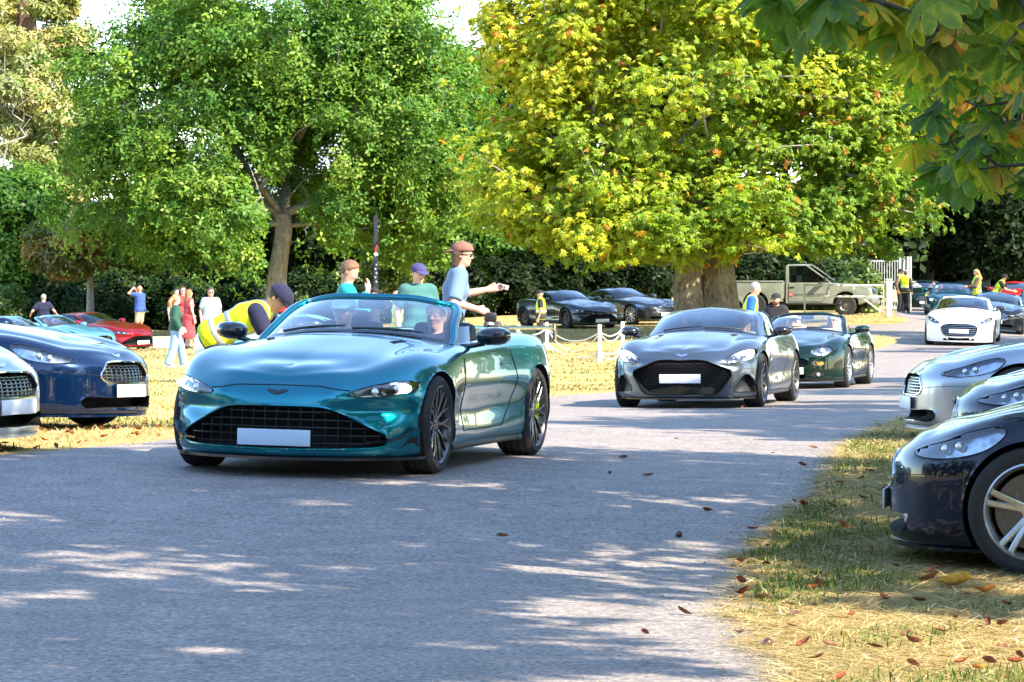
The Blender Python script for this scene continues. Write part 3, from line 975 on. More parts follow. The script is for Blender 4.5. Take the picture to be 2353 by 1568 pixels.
        n1 = {3: 7, 2: 5, 1: 3}[s.det]
        seq = [n1] * (2 * (J - 1))
        uq = np.concatenate([np.linspace(tk[i], tk[i + 1], n, endpoint=False) for i, n in enumerate(seq)])
        ju = np.concatenate([np.linspace(i, i + 1, n, endpoint=False) for i, n in enumerate(seq)])
        D = np.stack([spline_periodic(tk, r, uq) for r in full])
        nv = [6, 6, 3, 3, 3] if s.det >= 2 else [3, 3, 2, 2, 2]
        vk = np.concatenate([[0], np.cumsum(np.maximum(np.linalg.norm(np.diff(D, axis=0), axis=2).mean(1), .03))])
        vq = np.concatenate([np.linspace(vk[i], vk[i + 1], n, endpoint=False) for i, n in enumerate(nv)] + [[vk[-1]]])
        iv = np.concatenate([np.linspace(i, i + 1, n, endpoint=False) for i, n in enumerate(nv)] + [[len(nv)]])
        S = spline_natural(vk, D, vq)
        V, U = S.shape[:2]
        def strip(name, u0, u1, v0, v1, mt, off=0.0, parent=None):
            """piece of the cabin shell between station and row limits (u may be negative)"""
            c0 = int(round(u0 * n1)); c1 = int(round(u1 * n1))
            cols = [(c % U) for c in range(c0, c1 + 1)]
            r0 = int(np.argmin(np.abs(iv - v0))); r1 = int(np.argmin(np.abs(iv - v1)))
            pts = S[r0:r1 + 1][:, cols]
            if v1 >= 5: pts[-1, :, 1] = 0
            nr, nc = pts.shape[:2]
            if off:
                du = np.gradient(pts, axis=1); dv = np.gradient(pts, axis=0)
                nn = np.cross(du, dv); nn /= np.maximum(np.linalg.norm(nn, axis=2), 1e-9)[..., None]
                cx = pts.mean((0, 1)) - np.array([m(-.5), 0, .9])
                if (nn.mean((0, 1)) * cx).sum() < 0: nn = -nn
                pts = pts + nn * off
            idx = np.arange(nr * nc).reshape(nr, nc)
            q = np.stack([idx[:-1, :-1], idx[:-1, 1:], idx[1:, 1:], idx[1:, :-1]], -1).reshape(-1, 4)
            p0, p1, p3 = pts[0, 0], pts[0, 1], pts[1, 0]
            k = (nr // 2, nc // 2)
            n = np.cross(pts[k[0], min(k[1] + 1, nc - 1)] - pts[k[0], k[1] - 1], pts[min(k[0] + 1, nr - 1), k[1]] - pts[k[0] - 1, k[1]])
            cx = pts.mean((0, 1)) - np.array([m(-.5), 0, .9])
            if (n * cx).sum() < 0: q = q[:, ::-1]
            return link(name, np_mesh(name, pts.reshape(-1, 3), quads=q), mt, parent or root)
        glF = M_SCREEN if s.glassy else M_DARKGL
        glS = M_SIDEGL if s.glassy else M_DARKGL
        E = 2 * (J - 1)
        VT = 1.84 if s.det >= 2 else 1.667
        if s.roof == 'coupe':
            ws = strip('windscreen', -2, 2, 0, VT, glF, .0)
            rf = strip('roof', -2, 2, VT, 5, s.paint)         # front quarter of the roof
            me_parts = [rf]
            for a, b in ((2, J - 1), (E - (J - 1), E - 2)):
                me_parts.append(strip('roof', a, b, 2, 5, s.paint))
            # join the roof pieces into one mesh
            bm = bmesh.new()
            for o in me_parts: bm.from_mesh(o.data)
            bmesh.ops.remove_doubles(bm, verts=bm.verts[:], dist=1e-4)
            bmesh.ops.recalc_face_normals(bm, faces=bm.faces[:])
            if sum(f.normal.z * f.calc_area() for f in bm.faces) < 0: bmesh.ops.reverse_faces(bm, faces=bm.faces[:])
            me = bpy.data.meshes.new('roof'); bm.to_mesh(me); bm.free()
            me.polygons.foreach_set('use_smooth', [True] * len(me.polygons))
            for o in me_parts:
                bpy.data.objects.remove(o)
            link('roof', me, s.paint, root)
            for sg in (0, 1):
                f = (lambda a, b: (a, b)) if sg == 0 else (lambda a, b: (E - b, E - a))
                strip('pillar', *f(2, 3), 0, 2, s.paint)
                strip('side_window', *f(3, 6), 0, VT, glS, -.004)
                strip('window_trim', *f(3, 6), VT, 2, M_GLOSSBLACK)
                p4 = strip('pillar', *f(6, 7), 0, 2, s.paint)
                c = 5 * n1
                pts = [S[r][(5 * n1 if sg == 0 else U - 5 * n1) % U] for r in range(int(np.argmin(np.abs(iv - 2))) + 1)]
                MB().tube([Vector(p) for p in pts], .016, 6).build('door_pillar', M_GLOSSBLACK, root)
            strip('rear_window', 7, E - 7, 0, 2, glS)
        else:
            ws = strip('windscreen', -2, 2, 0, 2, glF)
            n2 = int(np.argmin(np.abs(iv - 2)))
            cR = [(c % U) for c in range(-2 * n1 - 1, 2 * n1 + 2)]
            path = [S[r][(-2 * n1 - 2) % U] for r in range(0, n2)] + [S[n2][c] for c in cR] + [S[r][2 * n1 + 2] for r in range(n2 - 1, -1, -1)]
            path = [Vector(p) for p in path]
            path[0] = path[0] + Vector((.05, 0, -.02)); path[-1] = path[-1] + Vector((.05, 0, -.02))
            k = n2
            rad = [.026] * len(path)
            for i in range(k): rad[i] = rad[-1 - i] = .034
            MB().tube(path, rad, 10).build('windscreen_frame', s.paint, root)
            for sg in (0, 1):
                f = (lambda a, b: (a, b)) if sg == 0 else (lambda a, b: (E - b, E - a))
                if s.det >= 2: strip('quarter_window', *f(2.6 if n1 == 5 else 2 + 4 / 7, 3 + (2 / 5 if n1 == 5 else 3 / 7)), 0, .84, glS)
        # black edge band round the glass
        if s.det >= 2:
            n2 = int(np.argmin(np.abs(iv - (2 if s.roof == 'open' else 1.84))))
            def edge(r0, r1, off, nm):
                return strip(nm, -2, 2, iv[r0], iv[r1], M_GLOSSBLACK, off)
            edge(0, 1, .003, 'screen_cowl')
            for a in ((-2, -2 + 1 / n1), (2 - 1 / n1, 2)):
                strip('screen_edge', a[0], a[1], 0, iv[n2], M_GLOSSBLACK, .002)
            # wipers
            for y0, y1 in ((.05, .55), (-.50, .02)):
                pts = []
                for t in np.linspace(0, 1, 7):
                    y = y0 + (y1 - y0) * t
                    c = int(np.argmin(np.abs(S[1][:, 1] - y) + (S[1][:, 0] < m(.2)) * 9))
                    p = S[1][c] * (1 - .35 * t) + S[2][c] * .35 * t
                    pts.append(Vector((p[0] + .03, p[1], p[2] + .012 + .01 * t)))
                MB().tube(pts, [.010] * 5 + [.007, .005], 6).build('wiper', M_BLACK, root)
        s.gS = S; s.giv = iv; s.gn = n1
        if s.roof == 'coupe' and s.glassy or s.roof == 'open':
            c = S[int(np.argmin(np.abs(iv - (1.6 if s.det >= 2 else 1.67))))][0]
            mb = MB().box((c[0] - .06, 0, c[2] - .03), (.03, .22, .065), bev=.014)
            mb.build('rear_view_mirror', M_BLACK, root)

    def mirrors(s, simple=False):
        m, W = s.mx, s.W
        for sg in (1, -1):
            c = Vector((m(.30), sg * (.985 * W + .03), s.mz(.955)))
            mb = MB()
            vs = []; fs = []
            prof = [(-.075, .8), (-.03, 1.0), (.02, .93), (.06, .72), (.09, .38), (.10, .05)]
            n = 14
            for dx, k in prof:
                for j in range(n):
                    a = 2 * PI * j / n
                    ca, sa = math.cos(a), math.sin(a)
                    yy = .128 * k * np.sign(ca) * abs(ca) ** .75; zz = .068 * k * np.sign(sa) * abs(sa) ** .8
                    vs.append((c.x + dx - .25 * abs(yy) * (1 if yy * sg > 0 else .0), c.y + yy, c.z + zz + .12 * yy * sg * .3))
            for i in range(len(prof) - 1):
                for j in range(n):
                    l = (j + 1) % n
                    fs.append((i * n + j, i * n + l, (i + 1) * n + l, (i + 1) * n + j))
            fs.append(tuple(range(n)))
            fs.append(tuple((len(prof) - 1) * n + j for j in range(n)))
            b = mb.add(vs, fs).build('door_mirror', s.mirror_mat, s.root, angle=50)
            bm = bmesh.new(); bm.from_mesh(b.data); bmesh.ops.recalc_face_normals(bm, faces=bm.faces[:]); bm.to_mesh(b.data); bm.free()
            MB().tube([c + Vector((0, -sg * .06, -.05)), c + Vector((.0, -sg * .16, -.075)), c + Vector((-.03, -sg * .26, -.085))], [.022, .018, .026], 8).build('mirror_arm', M_GLOSSBLACK, b)
            if not simple:
                MB().ball((c.x - .078, c.y, c.z), (.004, .10, .05), 14, 7).build('mirror_glass', M_CHROME, b)

    def interior(s, cpl):
        root, m, W = s.root, s.mx, s.W
        n = len(cpl)
        topr = []
        for a, b in cpl:
            h = s.P(a, b, 'top')
            topr.append(Vector((a, b, (h[0].z if h else .9) - .003)))
        inn = [Vector((p.x, p.y * .94, p.z - .12)) for p in topr]
        bot = [Vector((p.x * .95, p.y * .9, .34)) for p in topr]
        mb = MB(); mb.add(topr + inn + bot, [(k, (k + 1) % n, n + (k + 1) % n, n + k) for k in range(n)] + [(n + k, n + (k + 1) % n, 2 * n + (k + 1) % n, 2 * n + k) for k in range(n)] + [tuple(range(2 * n, 3 * n))])
        mb.build('cabin', M_LEATHER, root)
        MB().box((m(.36), 0, s.mz(.845)), (.34, 1.24 * W, .15), bev=.06).build('dashboard', M_LEATHER, root)
        for sg in (1, -1):
            y = sg * .37 * W
            mb = MB()
            mb.box((m(-.28), y, .46), (.52, .50, .16), bev=.06)
            rot = Matrix.Rotation(R(-18), 4, 'Y')
            mb.box((m(-.62), y, .74), (.15, .50, .62), m=rot, bev=.065)
            mb.box((m(-.74), y, 1.035 if s.H < 1.04 else 1.06), (.10, .26, .17), m=rot, bev=.045)
            mb.build('seat', s.inside, root)
        y = -.37 * W
        rt = Matrix.Rotation(R(-65), 4, 'Y')
        pts = [Vector((m(.10), y, s.mz(.83))) + rt @ Vector((.18 * math.cos(a), .18 * math.sin(a), 0)) for a in np.linspace(0, 2 * PI, 25)[:-1]]
        sw = MB().tube(pts, .015, 7, closed=True)
        for a in (0.5, PI - .5, 1.5 * PI):
            sw.tube([Vector((m(.10), y, s.mz(.83))), Vector((m(.10), y, s.mz(.83))) + rt @ Vector((.18 * math.sin(a), .18 * math.cos(a), 0))], .016, 6)
        sw.build('steering_wheel', M_LEATHER, root)

    def wheels(s):
        Rw = s.wheelR
        for ax_i, x in enumerate((s.xf, s.xr)):
            wdt = .245 if ax_i == 0 else .285
            if s.det == 1: wdt = .24
            for sg in (1, -1):
                yo = (.955 if ax_i == 0 else .975) * s.W - .012
                w = s.wheel(Rw, wdt, ax_i, sg)
                w.location = (x, sg * (yo - wdt / 2), Rw)
                w.rotation_euler = (0, 0, s.steer if ax_i == 0 else 0)
    def wheel(s, Rw, wd, ax_i, sg):
        """built with its outer face towards sg*Y, centred on the hub"""
        hero = s.det >= 3
        rr = Rw - (.070 if s.kind in ('vantage', 'dbs') else .085 if s.kind != 'db7' else .105)
        h = wd / 2
        n = 48 if hero else (36 if s.det == 2 else 24)
        prof = [(rr - .012, -h + .03), (rr, -h + .012), (rr + .035, -h), (Rw - .03, -h + .004), (Rw - .008, -h + .022)]
        tread = []
        ng = 4 if s.det >= 2 else 0
        ys = np.linspace(-h + .022, h - .022, 3 * ng + 2) if ng else [-h + .03, h - .03]
        for k, yy in enumerate(ys[1:-1] if ng else []):
            g = (k % 3)
            tread.append((Rw - (.009 if g == 1 else 0), yy))
        prof = prof + tread + [(Rw - .008, h - .022), (Rw - .03, h - .004), (rr + .035, h), (rr + .006, h - .006), (rr - .012, h - .03)]
        ty = MB().lathe(prof, n, 'y')
        tyre = ty.build('wheel', M_TYRE, s.root, angle=35)
        # rim barrel
        o = sg
        br = MB().lathe([(rr + .006, o * (h - .012)), (rr - .006, o * (h - .006)), (rr - .018, o * (h - .02)), (rr - .03, o * (h - .06)), (rr - .04, -o * h * .7)], n, 'y')
        if sg > 0: br.f = [f[::-1] for f in br.f]
        br.build('rim', s.rimmat, tyre, angle=50)
        sp = MB()
        style = s.rim
        yo = o * (h - .018)
        def spoke(a0, a1, r0, r1, w0, w1, y0, y1, th=.022):
            """bar from (a0,r0) to (a1,r1) seen along the axle"""
            p0 = Vector((r0 * math.cos(a0), 0, r0 * math.sin(a0))); p1 = Vector((r1 * math.cos(a1), 0, r1 * math.sin(a1)))
            d = (p1 - p0).normalized(); sd = Vector((-d.z, 0, d.x))
            vs = []
            for p, w, y in ((p0, w0, y0), ((p0 + p1) / 2, (w0 + w1) / 2 * .92, (y0 + y1) / 2 + o * .004), (p1, w1, y1)):
                vs += [p + sd * w + Vector((0, y - o * .006, 0)), p + sd * w * .55 + Vector((0, y, 0)), p - sd * w * .55 + Vector((0, y, 0)), p - sd * w + Vector((0, y - o * .006, 0)), p - sd * w * .7 + Vector((0, y - o * th, 0)), p + sd * w * .7 + Vector((0, y - o * th, 0))]
            fs = []
            for b in (0, 6):
                for k in range(6):
                    l = (k + 1) % 6
                    fs.append((b + k, b + l, b + 6 + l, b + 6 + k))
            sp.add(vs, fs)
        yh = yo - o * .028
        if style == 'multi':
            for k in range(10):
                a = 2 * PI * k / 10
                spoke(a, a, .055, .15, .014, .011, yh, yo - o * .012)
                spoke(a, a + .16, .13, rr - .012, .010, .007, yo - o * .013, yo)
                spoke(a, a - .16, .13, rr - .012, .010, .007, yo - o * .013, yo)
        elif style == 'five':
            for k in range(5):
                a = 2 * PI * k / 5 + PI / 2
                spoke(a + .12, a + .13, .06, rr - .012, .020, .017, yh, yo)
                spoke(a - .12, a - .13, .06, rr - .012, .020, .017, yh, yo)
        elif style == 'mesh':
            for k in range(10):
                a = 2 * PI * k / 10
                spoke(a, a + .31, .06, rr - .012, .013, .010, yh, yo)
                spoke(a, a - .31, .06, rr - .012, .013, .010, yh, yo)
        elif style == 'solid':
            for k in range(8):
                a = 2 * PI * k / 8
                spoke(a, a, .05, rr - .012, .040, .032, yh - o * .006, yo - o * .01)
        else:
            for k in range(10):
                a = 2 * PI * k / 10
                spoke(a, a, .055, rr - .012, .022, .016, yh, yo)
        sp.lathe([(.0001, yh + o * .004), (.03, yh + o * .003), (.062, yh), (.068, yh - o * .02)], 16, 'y')
        if s.det >= 2:
            for k in range(5):
                a = 2 * PI * k / 5 + .3
                sp.ball((.045 * math.cos(a), yh + o * .004, .045 * math.sin(a)), (.008, .006, .008), 6, 4)
        b = sp.build('spokes', s.rimmat, tyre, angle=35)
        bm = bmesh.new(); bm.from_mesh(b.data); bmesh.ops.recalc_face_normals(bm, faces=bm.faces[:]); bm.to_mesh(b.data); bm.free()
        dr = rr - .055
        MB().lathe([(.06, o * (h - .075)), (dr, o * (h - .075)), (dr, o * (h - .105)), (.06, o * (h - .105))], 32 if s.det >= 2 else 16, 'y').build('brake_disc', M_DISC, tyre)
        if s.det >= 2:
            cm = MB(); a0 = (0.15 * PI if ax_i == 1 else .85 * PI)
            if s.kind == 'vantage': a0 = -.05 * PI if ax_i == 0 else PI
            vs = []
            for k in range(6):
                a = a0 - .42 + .84 * k / 5
                for r_, y in ((dr - .075, h - .055), (dr + .012, h - .055), (dr + .012, h - .115), (dr - .075, h - .115)):
                    vs.append((r_ * math.cos(a), o * y, r_ * math.sin(a)))
            fs = [(i * 4 + k, i * 4 + (k + 1) % 4, i * 4 + 4 + (k + 1) % 4, i * 4 + 4 + k) for i in range(5) for k in range(4)] + [(0, 1, 2, 3), (20, 21, 22, 23)]
            c = cm.add(vs, fs).build('brake_caliper', s.caliper, tyre)
            bm = bmesh.new(); bm.from_mesh(c.data); bmesh.ops.recalc_face_normals(bm, faces=bm.faces[:]); bm.to_mesh(c.data); bm.free()
        return tyre

    def place(s, loc, yaw, pitch=0, roll=0):
        """yaw: direction the nose points, measured from -Y (towards the camera), positive turns the nose to the left of the picture"""
        s.root.location = loc
        s.root.rotation_mode = 'XYZ'
        s.root.rotation_euler = (roll, pitch, -PI / 2 - yaw)
        return s
# ------------------------------------------------------------------ terrain
_CP = [  # X, Y, Z of points where something visibly stands
    (2.65, 16.5, -.03), (-.51, 22.0, .20), (.13, 24.5, .19), (-4.4, 28.5, .24), (3.2, 40, -.01), (3.9, 43, -.03), (5.56, 51.7, -.13), (6.2, 54, -.14),
    (13.1, 85, -.03), (-7.6, 70, -.27), (-8.2, 85, -.26), (-13, 105, -.48), (-12, 95, -.48), (-3.7, 24, .26), (-13.1, 112, -.18), (12.4, 102, .6), (4.8, 60, -.2), (-10, 98, -.22), (15.6, 101, .10), (1.0, 90, -.24), (3.0, 86, -.24), (1.5, 106, .22), (5.5, 108, .30), (11, 107, .62),
    (15.5, 124, .59), (-13, 118, -.3), (0, 10, .0), (-4, 12, .08), (5, 11, .06), (8, 25, .1), (12, 40, .15), (20, 70, .15), (-12, 30, .2), (-20, 60, -.1),
    (-22, 110, -.1), (-30, 150, .3), (0, 150, .5), (30, 140, .7), (30, 100, .5), (-60, 100, .1), (60, 100, .5), (-20, 14, .2), (20, 14, .2), (0, 2, 0), (40, 40, .3), (-45, 40, .2),
    (0, 220, .8), (-80, 220, .8), (80, 220, .8)]
def _uv(X, Y):
    return np.stack([np.asarray(X, float) / 9.0, np.log(np.maximum(np.asarray(Y, float), 1.0) + 12) * 4.5], -1)
_C = np.array(_CP); _cu = _uv(_C[:, 0], _C[:, 1])
def _tps(r2): return np.where(r2 > 1e-12, r2 * np.log(np.maximum(r2, 1e-12)), 0)
_n = len(_C)
_A = np.zeros((_n + 3, _n + 3)); _A[:_n, :_n] = _tps(((_cu[:, None] - _cu[None]) ** 2).sum(2)) + np.eye(_n) * .02
_A[:_n, _n] = 1; _A[:_n, _n + 1:] = _cu; _A[_n, :_n] = 1; _A[_n + 1:, :_n] = _cu.T
_W = np.linalg.solve(_A, np.concatenate([_C[:, 2], np.zeros(3)]))
def terr(X, Y):
    X = np.asarray(X, float); Y = np.asarray(Y, float)
    u = _uv(np.clip(X, -70, 70), np.clip(Y, 1, 230))
    s = u.shape[:-1]; u = u.reshape(-1, 2)
    out = np.zeros(len(u))
    for i in range(0, len(u), 20000):
        q = u[i:i + 20000]
        out[i:i + 20000] = _tps(((q[:, None] - _cu[None]) ** 2).sum(2)) @ _W[:_n] + _W[_n] + q @ _W[_n + 1:]
    return np.clip(out, -.8, 1.4).reshape(s)
def tz(x, y): return float(terr(np.array([x]), np.array([y]))[0])
def gat(px, py, zoff=0.0):
    """ground point seen at a pixel"""
    o = Vector((0, 0, CAM_H)); d = at(px, py, 1.0) - o
    if d.z >= -1e-4: return None
    Y = 2.0; prev = None
    while Y < 400:
        p = o + d * Y
        f = p.z - tz(p.x, p.y) - zoff
        if f < 0: break
        prev = Y; Y *= 1.02
    lo, hi = prev or 1.0, Y
    for _ in range(25):
        mdl = (lo + hi) / 2; p = o + d * mdl
        if p.z - tz(p.x, p.y) - zoff < 0: hi = mdl
        else: lo = mdl
    return o + d * hi
def stand(px, Y, zoff=0.0):
    """ground point at depth Y below image column px"""
    p = at(px, HOR, Y)
    return Vector((p.x, Y, tz(p.x, Y) + zoff))

def node_mat(name):
    m = bpy.data.materials.new(name); m.use_nodes = True
    return m, m.node_tree.nodes, m.node_tree.links, _pr(m.node_tree)
def ramp(N, stops):
    r = N.new('ShaderNodeValToRGB')
    while len(r.color_ramp.elements) < len(stops): r.color_ramp.elements.new(.5)
    for e, (p, c) in zip(r.color_ramp.elements, stops): e.position = p; e.color = (*c, 1)
    return r
def noise(N, L, vec, scale, detail=5, rough=.6):
    n = N.new('ShaderNodeTexNoise'); n.inputs['Scale'].default_value = scale; n.inputs['Detail'].default_value = detail
    n.inputs['Roughness'].default_value = rough
    L.new(vec, n.inputs['Vector']); return n
def mixc(N, L, fac, a, b, mode='MIX'):
    m = N.new('ShaderNodeMix'); m.data_type = 'RGBA'; m.blend_type = mode
    if isinstance(fac, float): m.inputs['Factor'].default_value = fac
    else: L.new(fac, m.inputs['Factor'])
    for k, v in (('A', a), ('B', b)):
        if isinstance(v, tuple): m.inputs[k].default_value = (*v, 1)
        else: L.new(v, m.inputs[k])
    return m.outputs['Result']

def asphalt_mat():
    m, N, L, p = node_mat('worn_asphalt')
    tc = N.new('ShaderNodeTexCoord'); v = tc.outputs['Object']
    big = noise(N, L, v, .35, 4); mid = noise(N, L, v, 3.0, 5); fine = noise(N, L, v, 34, 4, .75)
    vor = N.new('ShaderNodeTexVoronoi'); vor.inputs['Scale'].default_value = 70; L.new(v, vor.inputs['Vector'])
    base = mixc(N, L, big.outputs[0], (.212, .184, .176), (.282, .248, .230))
    r1 = ramp(N, [(.34, (.60, .60, .61)), (.66, (1.2, 1.19, 1.17))]); L.new(mid.outputs[0], r1.inputs[0])
    c1 = mixc(N, L, .5, base, r1.outputs[0], 'MULTIPLY')
    r2 = ramp(N, [(.36, (.42, .42, .43)), (.5, (.95, .95, .95)), (.64, (1.7, 1.66, 1.58))]); L.new(fine.outputs[0], r2.inputs[0])
    c2 = mixc(N, L, .9, c1, r2.outputs[0], 'MULTIPLY')
    r3 = ramp(N, [(0.0, (1, 1, 1)), (.09, (0, 0, 0))]); L.new(vor.outputs['Color'], r3.inputs[0])
    c3 = mixc(N, L, r3.outputs[0], c2, (.5, .48, .45))
    L.new(c3, p.inputs['Base Color'])
    p.inputs['Roughness'].default_value = .78
    p.inputs['Specular IOR Level'].default_value = .35
    b = N.new('ShaderNodeBump'); b.inputs['Strength'].default_value = .55; b.inputs['Distance'].default_value = .012
    L.new(fine.outputs[0], b.inputs['Height']); L.new(b.outputs[0], p.inputs['Normal'])
    return m
def lawn_mat():
    m, N, L, p = node_mat('dry_lawn')
    tc = N.new('ShaderNodeTexCoord'); v = tc.outputs['Object']
    big = noise(N, L, v, .22, 4); mid = noise(N, L, v, 1.3, 6, .65); fine = noise(N, L, v, 28, 4, .7)
    mp = N.new('ShaderNodeMapping'); mp.inputs['Scale'].default_value = (6, 30, 6); mp.inputs['Rotation'].default_value = (0, 0, .3); L.new(v, mp.inputs['Vector'])
    st = noise(N, L, mp.outputs[0], 2.2, 4, .7)
    straw = ramp(N, [(.3, (.28, .19, .07)), (.55, (.48, .355, .14)), (.75, (.62, .49, .23))]); L.new(st.outputs[0], straw.inputs[0])
    green = ramp(N, [(.3, (.06, .085, .02)), (.7, (.17, .20, .055))]); L.new(fine.outputs[0], green.inputs[0])
    gm = ramp(N, [(.54, (0, 0, 0)), (.74, (.75, .75, .75))]); L.new(mid.outputs[0], gm.inputs[0])
    c = mixc(N, L, gm.outputs[0], straw.outputs[0], green.outputs[0])
    r2 = ramp(N, [(.3, (.7, .7, .7)), (.7, (1.2, 1.2, 1.2))]); L.new(big.outputs[0], r2.inputs[0])
    c = mixc(N, L, .8, c, r2.outputs[0], 'MULTIPLY')
    ft = ramp(N, [(.64, (0, 0, 0)), (.72, (.8, .8, .8))]); f2 = noise(N, L, v, 9, 5, .7); L.new(f2.outputs[0], ft.inputs[0])
    c = mixc(N, L, ft.outputs[0], c, (.21, .10, .035))
    L.new(c, p.inputs['Base Color']); p.inputs['Roughness'].default_value = .95; p.inputs['Specular IOR Level'].default_value = .1
    b = N.new('ShaderNodeBump'); b.inputs['Strength'].default_value = .8; b.inputs['Distance'].default_value = .04
    L.new(fine.outputs[0], b.inputs['Height']); L.new(b.outputs[0], p.inputs['Normal'])
    return m
M_ASPHALT = asphalt_mat(); M_LAWN = lawn_mat()

# lawn: one sheet to the horizon
def axis_pts(rngs):
    out = []
    for a, b, st in rngs: out += list(np.arange(a, b, st))
    return np.array(out + [rngs[-1][1]])
xs = axis_pts([(-900, -80, 82), (-80, -30, 2.5), (-30, 30, .5), (30, 80, 2.5), (80, 900, 82)])
ys = axis_pts([(-300, 0, 20), (0, 60, .5), (60, 140, 1.0), (140, 260, 6), (260, 1500, 62)])
XX, YY = np.meshgrid(xs, ys)
ZZ = terr(XX, YY)
ii = np.arange(XX.size).reshape(XX.shape)
gq = np.stack([ii[:-1, :-1], ii[:-1, 1:], ii[1:, 1:], ii[1:, :-1]], -1).reshape(-1, 4)
tag(link('lawn', np_mesh('lawn', np.stack([XX, YY, ZZ], -1).reshape(-1, 3), quads=gq), M_LAWN), kind='structure')

# road: outlined by its edges as they show in the picture
LEFT_PX = [(0, 1050), (200, 1031), (400, 1013), (700, 982), (1000, 946), (1260, 914), (1400, 903), (1600, 880), (1800, 851), (1930, 826), (2000, 808), (2040, 795), (2060, 786), (2062, 779),
           (2040, 772), (1980, 770), (1900, 773), (1820, 776)]
LEFT2_PX = [(1820, 754), (1900, 749), (1980, 747), (2050, 745), (2085, 740), (2092, 735), (2070, 729), (2052, 723), (2060, 716), (2085, 712)]
RIGHT_PX = [(2560, 880), (2300, 915), (2150, 945), (2070, 966), (2010, 985), (1950, 1018), (1918, 1052), (1888, 1100), (1850, 1150), (1800, 1195), (1755, 1232), (1712, 1275), (1700, 1330), (1712, 1400), (1744, 1475), (1785, 1530), (1825, 1580), (1865, 1640)]
def _g2(l): return [(p.x, p.y) for p in (gat(*q) for q in l)]
_lf = _g2(LEFT_PX); _lf2 = _g2(LEFT2_PX); _rt = _g2(RIGHT_PX)
_rt = [tuple(q) for q in smooth_poly(_rt, 4, closed=False)]
LEFT_EDGE = [(-14, _lf[0][1] - 6.5), (-8, _lf[0][1] - 2.2)] + _lf
road_poly = [(-14, 4), (-14, _lf[0][1] - 6.5), (-8, _lf[0][1] - 2.2)] + _lf + [(-2, _lf[-1][1] + 2), (-2, _lf2[0][1] + 1)][0:0] + _lf2 + [(17.5, 150), (40, 158), (40, 120), (24, 96)] + _rt + [(1.15, 8), (2, 4)]
_jr = np.random.default_rng(3)
def smooth_edge(l, per=4):
    return [tuple(q) for q in smooth_poly(l, per, closed=False)]
def densify(poly, st=.35, jit=.05):
    out = []
    n = len(poly)
    for i in range(n):
        a = np.array(poly[i]); b = np.array(poly[(i + 1) % n])
        k = max(1, int(np.linalg.norm(b - a) / (st * (1 + a[1] / 30))))
        for j in range(k):
            q = a + (b - a) * j / k
            out.append(tuple(q + _jr.normal(0, jit, 2)))
    return out
rp = densify(road_poly)
ROAD_POLY = np.array(rp)
gx, gy = np.meshgrid(np.arange(-14, 40, .7), np.arange(4, 158, .9))
gx = gx.ravel(); gy = gy.ravel()
ok = in_poly(gx, gy, ROAD_POLY)
gp = np.stack([gx[ok], gy[ok]], 1)
pts = [Vector(p) for p in rp] + [Vector(p) for p in gp]
cd = delaunay_2d_cdt(pts, [(i, (i + 1) % len(rp)) for i in range(len(rp))], [], 1, 1e-4)
rv = np.array([(p.x, p.y) for p in cd[0]])
rz = terr(rv[:, 0], rv[:, 1]) + .006
tag(link('road', np_mesh('road', np.concatenate([rv, rz[:, None]], 1), tris=np.array([f for f in cd[2] if len(f) == 3])), M_ASPHALT), kind='structure')
def on_road(x, y): return in_poly(np.atleast_1d(x), np.atleast_1d(y), ROAD_POLY)
print('ground', time.time() - T0)
# ------------------------------------------------------------------ the cars in the picture
def rest(c, x, y, yaw_deg, dz=0.0):
    """stand a car on the terrain with its four wheels"""
    yaw = R(yaw_deg); a = -PI / 2 - yaw
    h = Vector((math.cos(a), math.sin(a), 0)); l = Vector((-h.y, h.x, 0))
    P = [Vector((x, y, 0)) + h * c.xf * sx + l * .8 * sy for sx in (1, -1) for sy in (1, -1)]
    off = .006 if on_road(x, y)[0] else 0.0
    z = [tz(p.x, p.y) + off for p in P]
    f = (z[0] + z[1]) / 2; b = (z[2] + z[3]) / 2; lf = (z[0] + z[2]) / 2; rt = (z[1] + z[3]) / 2
    fx = Vector((h.x * c.wb, h.y * c.wb, f - b)).normalized()
    ly = Vector((l.x * 1.6, l.y * 1.6, lf - rt)).normalized()
    up = fx.cross(ly).normalized(); ly = up.cross(fx).normalized()
    M = Matrix((fx, ly, up)).transposed().to_4x4()
    c.root.rotation_mode = 'XYZ'
    c.root.rotation_euler = M.to_euler()
    c.root.location = (x, y, sum(z) / 4 + dz)
    c.h = h; c.l = l
    return c
P_TEAL = paint('teal_paint', (.0, .19, .25), .85, .27)
P_GREY = paint('magnetic_grey_paint', (.09, .115, .15), .75, .3)
P_GREEN = paint('dark_green_paint', (.002, .016, .010), .35, .3)
P_WHITE = paint('pearl_white_paint', (.80, .80, .77), .0, .3, .03)
P_BLACK = paint('black_paint', (.006, .008, .012), .3, .25)
P_NAVY = paint('navy_paint', (.001, .012, .05), .5, .28)
P_ONYX = paint('blue_black_paint', (.001, .004, .014), .3, .26)
P_SILVER = paint('silver_paint', (.36, .39, .43), .8, .33)
P_MIST = paint('pale_green_silver_paint', (.42, .47, .48), .7, .33)
P_SKY = paint('light_blue_paint', (.12, .36, .55), .55, .32)
P_RED = paint('metallic_red_paint', (.27, .008, .014), .55, .3)
P_BRIGHTRED = paint('bright_red_paint', (.5, .015, .01), .1, .3)
P_PURPLE = paint('violet_blue_paint', (.02, .02, .13), .5, .3)
P_CHAR = paint('charcoal_paint', (.04, .046, .056), .7, .3)
ROADG = 'sports cars driving along the road'
LAWNG = 'sports cars parked on the lawn'
CARS = {}
def mk(key, name, label, group, x, y, yaw, **k):
    c = Car(name, label, 'car', group, **k); rest(c, x, y, yaw); CARS[key] = c
    return c
